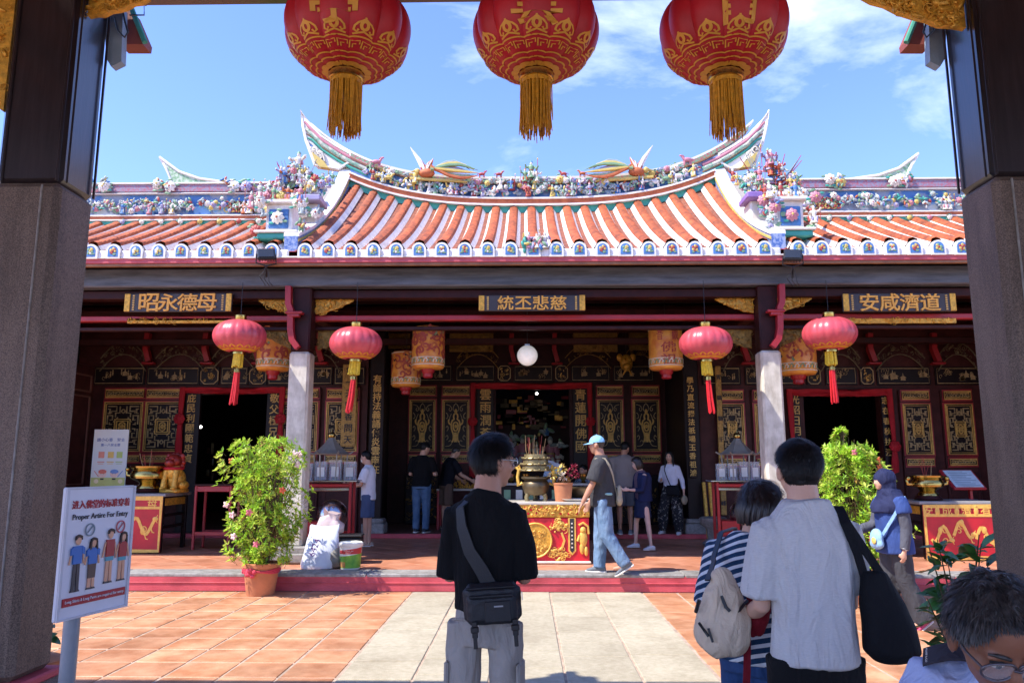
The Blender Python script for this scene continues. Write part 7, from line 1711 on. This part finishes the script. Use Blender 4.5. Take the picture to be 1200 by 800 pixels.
def woman_striped():
    p = at(880, 650, 3.45)
    P = Person('person', (p.x, 3.45, 0), R(-48), 1.51, 'woman with dark bobbed hair in a navy striped top beside the man in grey', SK2, far=False, female=True, head=(R(-42), R(12), 0), arms={'L': ((-.16, -.05, -1), (.12, .42, -1)), 'R': ((.15, .3, -1), (-.2, .9, .1))}, build=1.08)
    P.hair(H_BRN, .10, strands=2600, tuft=.02, L=(.15, .3), line=((0, 40), (30, 36), (50, 10), (70, -30), (100, -62), (150, -66), (180, -64)), side=1.0)
    M = P.hmat; b = MB()
    for k in range(64):
        a = R(58+244*k/63); x, y = math.sin(a), math.cos(a); o = .02*math.sin(k*1.7); b.tube([M @ V((x*.30, y*.36-.05, .30)), M @ V((x*(.40+o), y*(.46+o)-.05, .05)), M @ V((x*(.43+o), y*(.48+o)-.05, -.22)), M @ V((x*(.385+o), y*(.43+o)-.04, -.46+.03*math.sin(k*2.3)))], [.05*P.hh, .058*P.hh, .055*P.hh, .02*P.hh], 6)
    b.build('bob_hair', H_BRN, P.root, smooth=70)
    P.body(.5); prof = ((-.04, .188, .15), (.06, .182, .146), (.15, .176, .14), (.27, .178, .142), (.37, .18, .14), (.43, .175, .125), (.49, .15, .10), (.53, .105, .08), (.55, .078, .07))
    P.garment('striped_top', prof, stripes_mat(), {'L': .95, 'R': .95}, .007, slr=(.088, .102, .112), seed=7)
    P.trousers(cloth('blue_denim', '#35507a', .85, bump=.2, col2='#27406a', scale=12), 2.0, (.105, .098, .088, .085, .085)); P.shoes(M_white, M_white)
    w_ = P.J['wrL']; e = (P.J['elL']-w_).normalized(); b = MB(); c0 = w_+e*.035; u = e.orthogonal().normalized(); v = e.cross(u)
    b.tube([c0+(u*math.cos(a)+v*math.sin(a))*.031 for a in np.linspace(0, 2*PI, 17)[:-1]], .008, 6, closed=True); b.build('bracelet', M_blackplastic, P.root, smooth=60)
    Cm = mat('cream_canvas', '#d9c4a8', .8, var=.05, bump=.25, bscale=150, fold=.7); g = at(846, 726, 3.2); c = empty('hobo_bag', (g.x, 3.2, g.z), R(-12), 'slouchy cream canvas shoulder bag on the back of the striped woman', 'bag')
    b = MB(); b.ell((0, 0, -.045), (.108, .07, .10), 18, 14); b.ell((.01, .0, .0), (.105, .065, .11), 16, 12); b.ell((.005, 0, .06), (.085, .055, .10), 16, 12); b.ell((.01, 0, .13), (.05, .035, .07), 14, 10); bd = remesh(b, .007, 4, 'bag_body', Cm, c, .010, (9, 9, 7), 3)
    for zp, zr in (([(-.09, -.075, .0), (-.07, -.07, -.03), (-.055, -.075, -.05)], .006), ([(-.055, -.07, -.02), (-.04, -.078, -.07)], .005), ([(.0, -.05, .1), (.015, -.06, .06), (.03, -.063, .045)], .007), ([(.06, -.05, .04), (.085, -.04, .07), (.1, -.02, .08)], .006), ([(-.1, -.03, .03), (-.085, -.04, .08)], .008)): b = MB(); b.tube(zp, zr, 5); b.build('zip_pull', M_blackplastic, bd)
    s = P.root.matrix_basis; shw = Matrix.Translation(P.root.location) @ Matrix.Rotation(P.root.rotation_euler.z, 4, 'Z') @ P.J['shL']; q = Matrix.Rotation(-c.rotation_euler.z, 3, 'Z') @ (shw-c.location)
    strap('strap', [V((-.05, -.02, .15)), V((-.04, -.06, .2)).lerp(q, .35), q.lerp(V((-.05, -.02, .15)), .3)+V((-.02, -.05, 0)), q+V((.0, -.05, .075)), q+V((.06, .02, .09)), q+V((.09, .09, .02))], .022, .006, M_blackplastic, c, [(-.3, -1, 0)]*3+[(-.3, -.6, .6), (0, 0, 1), (0, 1, .3)])
woman_striped()
# ---------------- guard, bottom right, bent over towards the camera
def guard():
    Wh = cloth('guard_shirt', '#b4c0e2', .8, bump=.1); g = V((1.25, 1.99, 0))
    P = Person('person', g, R(150), 1.70, 'greying guard in pale blue shirt and glasses bending his head at the bottom right corner', SK3, far=False, lean=(0, .42, 1), head=(R(24), R(34), R(2)), head_fwd=.04, head_add=(.12, .09, -.0), legs={'L': ((-.15, 1, -.5), (0, -.1, -1)), 'R': ((.15, 1, -.5), (0, -.1, -1))}, sit=.67, arms={'L': ((-.3, .35, -1), (.3, .9, .1)), 'R': ((.3, .35, -1), (-.3, .9, .1))}, build=1.12)
    P.hair(mat('salt_pepper_hair', '#3a3531', .5, var=.7, scale=60), .07, strands=5200, tuft=.045, L=(.08, .2), width=.005, line=((0, 50), (30, 50), (50, 30), (75, 10), (92, 4), (110, -18), (150, -30), (180, -32)))
    P.body(.5); prof = ((-.06, .185, .15), (.13, .18, .15), (.25, .186, .145), (.36, .196, .14), (.43, .198, .13), (.49, .175, .105), (.525, .12, .085), (.55, .085, .08))
    sh = P.garment('uniform_shirt', prof, Wh, {'L': .8, 'R': .8}, .008, seed=9, slr=(.082, .088, .095)); P.trousers(cloth('navy_trousers', '#1b2030')); P.shoes(cloth('black_shoe', '#1b1b1d'), M_blackplastic)
    glasses(P, mat('dark_frame', '#5a5458', .3, .5), r=.115)
    E = cloth('epaulette_grey', '#3c3a42', .8)
    for sd, sg in (('L', -1), ('R', 1)):
        a = P.J['nb']+P.rt*sg*.085+P.up*.012-P.fw*.0; e = P.J['sh'+sd]+P.rt*sg*.035+P.up*.062; d = (e-a); L = d.length; d.normalize(); f = (P.fw-d*P.fw.dot(d)).normalized(); n = d.cross(f)*(1 if sg > 0 else 1); n = n if n.z > 0 else -n
        b = MB(); vs = []
        for i in range(7):
            u = i/6; c = a.lerp(e, u)+n*(.022*math.sin(PI*u)+.006)
            for s_ in (-1, 1): vs += [c+f*s_*.032, c+f*s_*.032+n*.006]
        fs = []
        for i in range(6): o = i*4; fs += [(o+1, o+3, o+7, o+5), (o, o+4, o+6, o+2), (o, o+1, o+5, o+4), (o+2, o+6, o+7, o+3)]
        fs += [(0, 2, 3, 1), (24, 25, 27, 26)]; b.add(vs, fs); ep = b.build('epaulette', E, P.root, smooth=40)
        gl = GLYPH['SECURITY']; s_ = .055/gl[2]; b = MB(); X = f if sg > 0 else f; c = a.lerp(e, .93)+n*(.016); vs = [c+X*(-x*s_)*1.0+d*(y*s_)+n*(z*.001) for x, y, z in gl[0]]; b.add(vs, gl[1]); b.build('security_lettering', M_white, ep)
    b = MB(); M = P.hmat; c = P.surf(.47, PI/2, .015, prof); b.box(tuple(c), (.035, .02, .07), bev=.006); b.build('tie', cloth('dark_tie', '#15151b'), P.root)
    t = empty('stool', g, 0, 'plain dark stool under the seated guard at the bottom right', 'stool'); b = MB(); b.lathe([(.17, P.J['pel'].z-.17), (.18, P.J['pel'].z-.14)], 20); b.build('seat', M_darkwood, t)
    for k in range(4): a = PI/4+k*PI/2; b = MB(); b.tube([(.15*math.cos(a), .15*math.sin(a), 0), (.12*math.cos(a), .12*math.sin(a), P.J['pel'].z-.17)], .018, 8); b.build('leg', M_darkwood, t)
    return P
guard()
# ---------------- woman in hijab, walking left across the courtyard
def hijab_woman():
    g = gnd(1056, 736); Nv = cloth('navy_scarf', '#252a4a', .8); Bl = cloth('blue_tunic', '#34487e', .8); Gy = cloth('grey_sleeve', '#55565f', .85); Bk = cloth('charcoal_trousers', '#414247', .85)
    P = Person('person', (g.x, g.y, 0), R(96), 1.53, 'woman in a navy hijab, blue tunic and flared charcoal trousers walking left', SK2, female=True, head=(0, R(6), 0), legs={'R': ((.0, .12, -1), (0, -.05, -1)), 'L': ((-.03, -.12, -1), (-.02, -.42, -1))}, arms={'L': ((-.12, -.10, -1), (-.05, .2, -1)), 'R': ((.15, .30, -1), (-.1, .9, -.25))}, build=1.12)
    P.haircol = H_BLK; P.body(.6)
    M = P.hmat; J = P.J; b = MB()
    b.ell((0, 0, 0), (.46, .54, .52), 18, 14, 0, M @ TR(0, -.10, .10)); b.ell((0, 0, 0), (.46, .44, .50), 16, 12, 0, M @ TR(0, -.12, -.25)); b.ell((0, 0, 0), (.34, .34, .28), 14, 10, 0, M @ TR(0, .04, -.5)); b.ell((0, 0, 0), (.5, .45, .45), 14, 10, 0, M @ TR(0, -.08, -.75))
    loft(b, [P.tor(.33, .17, .17, .03), P.tor(.40, .205, .16, .02), P.tor(.46, .205, .135, .0), P.tor(.52, .13, .12, .0), P.tor(.58, .10, .11, .02)], 22)
    P_ = remesh(b, .011, 4, 'headscarf', Nv, P.root, .010, (10, 10, 7), 5)
    b = MB(); b.ell((0, 0, 0), (.26, .2, .33), 18, 14, 0, M @ TR(0, .28, -.075)); b.ell((0, 0, 0), (.12, .1, .08), 12, 8, 0, M @ TR(0, .34, -.33)); b.tube([M @ V((0, .42, .07)), M @ V((0, .48, -.03)), M @ V((0, .52, -.1))], [.04*P.hh, .045*P.hh, .05*P.hh], 8); remesh(b, .008, 3, 'face', SK2, P.root)
    prof = ((-.12, .20, .165), (0, .195, .16), (.13, .178, .145), (.27, .182, .146), (.37, .182, .14), (.43, .175, .125), (.49, .15, .10), (.54, .09, .08)); P.garment('tunic', prof, Bl, {'L': .45, 'R': .45}, .007, seed=4, slr=(.09, .095, .1))
    for sd in 'LR': b = MB(); sh, el, wr = J['sh'+sd], J['el'+sd], J['wr'+sd]; b.tube([sh, sh.lerp(el, .5), el, el.lerp(wr, .5), el.lerp(wr, .93)], [.066, .064, .056, .05, .044], 14); remesh(b, .0115, 2, 'sleeve', Gy, P.root, .005)
    P.trousers(Bk, 2.0, (.115, .105, .09, .105, .125), amp=.008); P.shoes(mat('pink_shoe', '#b23a63', .6), M_white, pitch=(.5, 0), names='shoe')
    w_ = J['wrL']; e = (J['elL']-w_).normalized(); u = e.orthogonal().normalized(); v = e.cross(u); b = MB(); b.tube([w_+e*.03+(u*math.cos(a)+v*math.sin(a))*.036 for a in np.linspace(0, 2*PI, 17)[:-1]], .009, 6, closed=True); b.box(tuple(w_+e*.03+V((-.036, 0, 0))), (.012, .03, .03), bev=.004); b.build('watch', mat('watch_white', '#d8d8dc', .3), P.root)
    c = P.own('light_blue_bag', 'small light blue shoulder bag across the woman in the hijab', 'bag'); L = cloth('light_blue', '#8fb4d6', .7)
    path = [(.5, -2.6), (.42, 3.0), (.3, 2.6), (.16, 2.2), (.06, 1.9)]; strap('strap', [P.surf(z, th, .035, prof) for z, th in path], .03, .008, L, c, [P.surf(z, th, .2, prof)-P.surf(z, th, 0, prof) for z, th in path])
    q = P.surf(.05, 1.75, .06, prof); b = MB(); b.ell(tuple(q), (.09, .05, .10), 14, 10); b.ell((q.x, q.y, q.z-.05), (.10, .05, .06), 14, 10); bd = remesh(b, .01, 2, 'bag_body', L, c, .004); b = MB(); b.ell((q.x-.03, q.y+.05, q.z-.02), (.04, .012, .035), 8, 6); b.build('yellow_patch', M_yellow, bd)
    h = J['wrR']+J['hdR']*.09; c = P.own('phone', 'dark phone held out by the woman in the hijab', 'phone'); b = MB(); b.box((0, 0, 0), (.075, .012, .15), bev=.004, M=Matrix.Translation(h+V((0, .02, .02))) @ Matrix.Rotation(.9, 4, 'X')); b.build('phone', M_blackplastic, c)
hijab_woman()
# ---------------- man in the light blue cap stepping off the porch
def cap_man():
    g = gnd(703, 673, ZP); Gy = cloth('dark_grey_tee', '#3c3b3d', .85); D = cloth('light_denim', '#7d93ab', .85, bump=.2, col2='#5d7794', scale=8)
    P = Person('person', (g.x+.06, g.y+.06, ZP), R(80), 1.74, 'man in a light blue cap, dark grey t-shirt and jeans stepping along the porch edge', SK1, head=(0, R(3), 0), legs={'R': ((.02, .10, -1), (.02, .06, -1)), 'L': ((-.02, -.12, -1), (0, -.62, -1))}, arms={'L': ((-.12, .36, -1), (-.05, .55, -1)), 'R': ((.12, .2, -1), (-.1, .5, -1))}, build=1.04, lean=(0, .03, 1))
    P.hair(H_GRY, .05); P.body(.35, {'L': (0, .3, -1)})
    prof = ((-.10, .185, .155), (0, .188, .158), (.13, .18, .15), (.25, .186, .146), (.36, .196, .14), (.43, .196, .13), (.49, .172, .105), (.53, .11, .085), (.555, .08, .075)); P.garment('t_shirt', prof, Gy, {'L': .85, 'R': .85}, .008, seed=8, slr=(.085, .094, .1)); P.trousers(D, 2.0, (.108, .1, .088, .078, .074), amp=.009); P.shoes(cloth('grey_sneaker', '#6f7378', .8), M_white, pitch=(.55, 0))
    M = P.hmat; Cb = cloth('light_blue_cap', '#86b8d8', .8); b = MB(); vs = []; fs = []; n = 24
    for i in range(8):
        t = PI/2*i/7.0
        for j in range(n): a = 2*PI*j/n; vs.append(M @ V((.375*math.cos(t)*math.cos(a), .455*math.cos(t)*math.sin(a)-.06, .14+.42*math.sin(t))))
    for i in range(7):
        for j in range(n): fs.append((i*n+j, i*n+(j+1) % n, (i+1)*n+(j+1) % n, (i+1)*n+j))
    b.add(vs, fs); cp = b.build('cap', Cb, P.root, smooth=60); b = MB(); vs = []; m_ = 14
    for i in range(m_+1):
        a = PI*(.12+.76*i/m_)
        for r, z in ((1, .15), (1.0+.75*math.sin(a)**1.2, .10-.03*math.sin(a)), (1.0+.75*math.sin(a)**1.2, .085-.03*math.sin(a)), (1, .12)): vs.append(M @ V((.375*r**.35*math.cos(a), .455*r*math.sin(a)-.06, z)))
    fs = [(i*4+q, i*4+(q+1) % 4, i*4+4+(q+1) % 4, i*4+4+q) for i in range(m_) for q in range(4)]; b.add(vs, fs); b.build('brim', Cb, cp, smooth=50); b = MB(); b.ell(tuple(M @ V((0, -.06, .56))), .01, 8, 6); b.ell(tuple(M @ V((0, -.50, .2))), .016, 8, 6, 1); b.build('cap_button', [Cb, M_dark], cp)
    c = P.own('sling_bag', 'beige cloth sling bag across the back of the man in the cap', 'bag'); Bg = cloth('beige_canvas', '#a79b82', .85)
    path = [(.5, 2.5), (.50, -2.6), (.42, -2.3), (.3, -2.0), (.16, -1.75), (.06, -1.6)]; pts = [P.surf(z, th, .012, prof) for z, th in path]; strap('strap', pts, .035, .006, Bg, c, [P.surf(z, th, .2, prof)-P.surf(z, th, 0, prof) for z, th in path])
    q = P.surf(.05, -1.6, .05, prof); b = MB(); b.ell(tuple(q), (.08, .04, .12), 14, 10); b.ell((q.x, q.y, q.z-.07), (.09, .045, .08), 14, 10); remesh(b, .01, 2, 'bag_body', Bg, c, .006)
    q = P.surf(.06, -2.6, .012, prof); c = P.own('folded_cloth', 'pale teal folded cloth tucked at the side of the man in the cap', 'cloth'); b = MB(); b.box(tuple(q), (.03, .10, .03), bev=.01); b.build('cloth', cloth('teal_cloth', '#8fb5b5'), c)
cap_man()
# ---------------- boy in white by the left incense stand
def boy_white():
    g = gnd(430, 640, ZP); W_ = cloth('white_tee', '#e6e6ea', .85); P = Person('person', (g.x, g.y, ZP), R(84), 1.60, 'boy in a white t-shirt and blue shorts with a face mask at the incense stand', SK2, head=(0, R(8), 0), arms={'L': ((-.1, .30, -1), (-.05, 1, .0)), 'R': ((.1, .3, -1), (-.1, 1, .05))}, build=.92); P.hair(H_BLK, .09); P.body(.8)
    prof = ((-.10, .18, .14), (0, .18, .14), (.13, .172, .132), (.25, .178, .132), (.36, .19, .132), (.43, .188, .124), (.49, .165, .10), (.525, .115, .08), (.55, .075, .07)); P.garment('t_shirt', prof, W_, {'L': .8, 'R': .8}, .007, seed=3, slr=(.085, .092, .098)); P.trousers(cloth('blue_shorts', '#4f5f80'), .92, (.108, .1)); P.shoes(mat('sandal', '#b9a08a', .7), M_white, high=-.05, names='sandal')
    M = P.hmat; b = MB(); b.ell((0, 0, 0), (.2, .13, .17), 14, 10, 0, M @ TR(0, .27, -.20))
    for x in (-1, 1): b.tube([M @ V((x*.2, .22, -.1)), M @ V((x*.35, -.02, 0))], .01*P.hh, 5)
    b.build('face_mask', M_white, P.root, smooth=70); b = MB(); c = P.surf(.36, 2.6, .006, prof); b.ell(tuple(c), (.012, .03, .035), 8, 6); b.build('chest_print', M_pink, P.root)
boy_white()
# ---------------- two men at the low table in front of the left central doors
def far_men():
    g = gnd(493, 624, ZF); K = cloth('black_tee', '#0e0e10'); P = Person('person', (g.x, g.y, ZF), R(-14), 1.74, 'man in black cap, black t-shirt and jeans facing the carved doors', SK2, head=(R(-40), R(14), 0), arms={'L': ((-.2, .1, -1), (.4, .9, 0)), 'R': ((.2, .15, -1), (-.2, .9, 0))}, build=1.06); P.hair(H_BLK, .06); P.body(.6); P.garment('t_shirt', TEE, K, {'L': .8, 'R': .8}, .007, seed=2); P.trousers(cloth('mid_denim', '#5c7590', .85, col2='#49627e', scale=8)); P.shoes(M_dark, M_white)
    M = P.hmat; b = MB(); b.ell((0, 0, 0), (.38, .46, .30), 18, 10, 0, M @ TR(0, -.06, .28)); b.ell((0, 0, 0), (.28, .3, .03), 16, 6, 0, M @ TR(0, .36, .22)); b.build('cap', K, P.root, smooth=70)
    g = gnd(522, 621, ZF); P = Person('person', (g.x, g.y, ZF), R(-62), 1.70, 'older man in a dark navy t-shirt and brown shorts reaching over the low table', SK2, head=(R(-10), R(24), 0), lean=(0, .22, 1), arms={'L': ((-.1, .5, -1), (-.1, 1, -.55)), 'R': ((.1, .55, -1), (.1, 1, -.5))}, build=1.04); P.hair(H_GRY, .05); P.body(.4); P.garment('t_shirt', TEE, cloth('navy_tee', '#15161f'), {'L': .8, 'R': .8}, .007, seed=6); P.trousers(cloth('brown_shorts', '#6b5648'), .95, (.105, .098)); P.shoes(mat('brown_sandal', '#5b4438', .7), M_dark, high=-.05, names='sandal')
    g = gnd(733, 626, ZF); P = Person('person', (g.x, g.y, ZF), R(-6), 1.74, 'man in a taupe t-shirt and grey shorts half hidden behind the man in the cap', SK1, head=(R(-30), R(18), 0), arms={'L': ((-.15, .2, -1), (.2, .9, -.2)), 'R': ((.15, .3, -1), (-.1, 1, -.5))}, build=1.12); P.hair(H_BLK, .09); P.body(.4); P.garment('t_shirt', TEE, cloth('taupe_tee', '#8b7f7a'), {'L': .8, 'R': .8}, .007, seed=8, slr=(.085, .094, .1)); P.trousers(cloth('grey_shorts', '#57585c'), .9, (.108, .1)); P.shoes(cloth('grey_sneaker2', '#7b7d80'), M_white)
    c = at(686, 560, 15.7); P = Person('person', (c.x, 15.7, ZF), R(138), 1.66, 'seated man in a patterned grey blue shirt behind the central altar', SK1, head=(0, R(6), 0), legs={'L': ((-.1, 1, -.1), (0, 0, -1)), 'R': ((.1, 1, -.1), (0, 0, -1))}, arms={'L': ((-.15, .4, -1), (.2, .9, .1)), 'R': ((.15, .4, -1), (-.2, .9, .1))}); P.hair(H_BLK, .07); P.body(.6); P.garment('shirt', TEE, mat('floral_shirt', '#8892a0', .8, scale=26, col2='#2f3a4c', mixpos=(.45, .55)), {'L': .9, 'R': .9}, .007); P.trousers(cloth('navy_trousers', '#1b2030')); P.shoes(M_dark, M_dark)
    t = empty('wooden_chair', (c.x, 15.7, ZF), R(138), 'dark wooden chair under the seated man behind the altar', 'chair'); h = P.J['pel'].z-.14; b = MB(); b.box((0, -.02, h-.02), (.44, .42, .04), bev=.01); b.build('seat', M_darkwood, t); b = MB(); b.box((0, -.24, h+.35), (.42, .03, .3), bev=.01); b.build('backrest', M_darkwood, t)
    for sx in (-1, 1):
        for sy in (-1, 1): b = MB(); b.box((sx*.19, sy*.19-.02, (h-.04)/2), (.04, .04, h-.04)); b.build('leg', M_darkwood, t)
        b = MB(); b.box((sx*.19, -.24, h+.24), (.035, .035, .5)); b.build('back_post', M_darkwood, t)
far_men()
# ---------------- two women on the right of the porch
def porch_women():
    g = gnd(754, 643, ZP); Nv = cloth('navy_cardigan', '#1f2748'); P = Person('person', (g.x, g.y, ZP), R(104), 1.52, 'woman in a navy cardigan and short navy skirt looking at a paper in her hands', SK4, female=True, head=(R(-4), R(18), 0), legs={'L': ((-.28, -.06, -1), (-.14, -.06, -1)), 'R': ((.30, .12, -1), (.10, .02, -1))}, arms={'L': ((-.1, .25, -1), (.15, 1, .05)), 'R': ((.1, .25, -1), (-.15, 1, .05))}, footyaw=(.1, -.1)); P.hair(H_BRN, .10, line=((0, 42), (30, 38), (50, 8), (70, -34), (100, -60), (150, -64), (180, -62)), side=1.0); P.body(.6)
    M = P.hmat; b = MB()
    for k in range(32): a = R(62+236*k/31); x, y = math.sin(a), math.cos(a); b.tube([M @ V((x*.3, y*.36-.05, .25)), M @ V((x*.40, y*.46-.05, 0)), M @ V((x*.40, y*.45-.05, -.3)), M @ V((x*.34, y*.40-.03, -.52))], [.06*P.hh, .075*P.hh, .07*P.hh, .03*P.hh], 6)
    b.build('shoulder_hair', H_BRN, P.root, smooth=70)
    P.garment('mauve_top', ((-.02, .165, .125), (.13, .15, .115), (.27, .158, .125), (.37, .165, .128), (.43, .16, .115), (.49, .135, .09), (.525, .09, .075), (.545, .07, .065)), cloth('mauve', '#6c5560'), {}, .005)
    b = MB(); 
    for sg in (-1, 1): loft(b, [(P.tor(z, w_, d_)[0]+P.rt*sg*w_*.62*P.k+P.fw*-.02*P.k, P.rt*w_*.48*P.k, P.fw*(d_+.016)*P.k) for z, w_, d_ in ((-.04, .17, .125), (.13, .158, .118), (.27, .165, .128), (.37, .172, .13), (.44, .165, .115), (.5, .12, .09))], 18)
    loft(b, [(P.tor(z, w_, d_)[0]-P.fw*.06*P.k, P.rt*(w_+.012)*P.k, P.fw*(d_*.62)*P.k) for z, w_, d_ in ((-.04, .17, .125), (.13, .158, .118), (.27, .165, .128), (.37, .172, .13), (.44, .165, .115), (.5, .12, .09))], 18)
    for sd in 'LR': sh, el, wr = P.J['sh'+sd], P.J['el'+sd], P.J['wr'+sd]; b.tube([sh-P.up*.01, sh.lerp(el, .5), el, el.lerp(wr, .5)], [.062, .058, .052, .046], 12)
    remesh(b, .0115, 2, 'cardigan', Nv, P.root, .006); b = MB(); loft(b, [P.tor(-.34, .20, .16), P.tor(-.2, .19, .155), P.tor(-.05, .176, .14), P.tor(.04, .156, .122)], 24); remesh(b, .0115, 2, 'skirt', cloth('navy_skirt', '#232c48'), P.root, .006); P.shoes(mat('white_sneaker', '#cfcfd0', .6), M_white)
    q = (P.J['wrL']+P.J['wrR'])/2+P.fw*.08; c = P.own('blue_pouch', 'lavender blue pouch held by the woman in the navy cardigan', 'pouch'); b = MB(); b.box((q.x, q.y+.02, q.z-.07), (.16, .03, .15), bev=.012); b.build('pouch', cloth('lavender', '#6f7fc0'), c)
    c = P.own('leaflet', 'small leaflet the woman in the navy cardigan is reading', 'paper'); b = MB(); b.box((0, 0, 0), (.13, .09, .004), M=Matrix.Translation(q+V((0, .03, .03))) @ Matrix.Rotation(.5, 4, 'X')); b.build('leaflet', M_white, c)
    g = gnd(788, 626, ZF); Wb = cloth('white_blouse', '#d2d0da'); P = Person('person', (g.x, g.y, ZF), R(150), 1.56, 'long haired woman in a white blouse and black patterned trousers beside the black post', SK2, female=True, head=(R(10), R(4), 0), legs={'L': ((-.12, .05, -1), (-.04, -.05, -1)), 'R': ((.2, .12, -1), (.1, -.05, -1))}, arms={'L': ((-.35, .0, -1), (-.2, .25, -1)), 'R': ((.2, .15, -1), (-.4, .9, .1))}); P.hair(H_BLK, .08, line=((0, 44), (30, 40), (50, 12), (70, -30), (100, -60), (150, -64), (180, -62)), side=1.0); P.body(.5); M = P.hmat; b = MB()
    for k in range(30): a = R(68+224*k/29); x, y = math.sin(a), math.cos(a); b.tube([M @ V((x*.3, y*.36-.05, .25)), M @ V((x*.38, y*.44-.05, 0)), M @ V((x*.38, y*.42-.05, -.45)), M @ V((x*.42, y*.36-.05+.1*(abs(x) > .8), -1.0))], [.06*P.hh, .07*P.hh, .08*P.hh, .03*P.hh], 6)
    b.build('long_hair', H_BLK, P.root, smooth=70); prof = ((.0, .158, .12), (.13, .155, .118), (.27, .16, .128), (.37, .168, .132), (.43, .162, .118), (.49, .138, .09), (.53, .1, .08)); P.garment('blouse', prof, Wb, {'L': 1.7, 'R': 1.7}, .006); P.trousers(mat('paisley_cloth', '#16151a', .8, scale=24, col2='#a8a196', mixpos=(.36, .44)), 2.0, (.12, .125, .125, .125, .085), waist=.12, amp=.009); P.shoes(mat('white_sneaker', '#cfcfd0', .6), M_white)
    c = P.own('black_shoulder_bag', 'black shoulder bag hanging in front of the woman in the white blouse', 'bag'); q = P.surf(-.02, 2.0, .06, prof); b = MB(); b.box(tuple(q), (.26, .08, .2), bev=.03); bd = remesh(b, .01, 2, 'bag_body', cloth('black_canvas', '#121317'), c, .004); path = [(.5, .9), (.4, 1.1), (.25, 1.4), (.08, 1.8)]; strap('strap', [P.surf(z, th, .014, prof) for z, th in path], .018, .006, M_blackplastic, c, [P.surf(z, th, .2, prof)-P.surf(z, th, 0, prof) for z, th in path])
    q = P.J['wrL']+P.J['hdL']*.12; c = P.own('straw_hat', 'folded beige hat in the hand of the woman in the white blouse', 'hat'); b = MB(); b.ell(tuple(q+V((0, .02, -.02))), (.045, .13, .09), 16, 10); b.build('hat', cloth('straw', '#a89a80', .9, bump=.3), c, smooth=70)
porch_women()
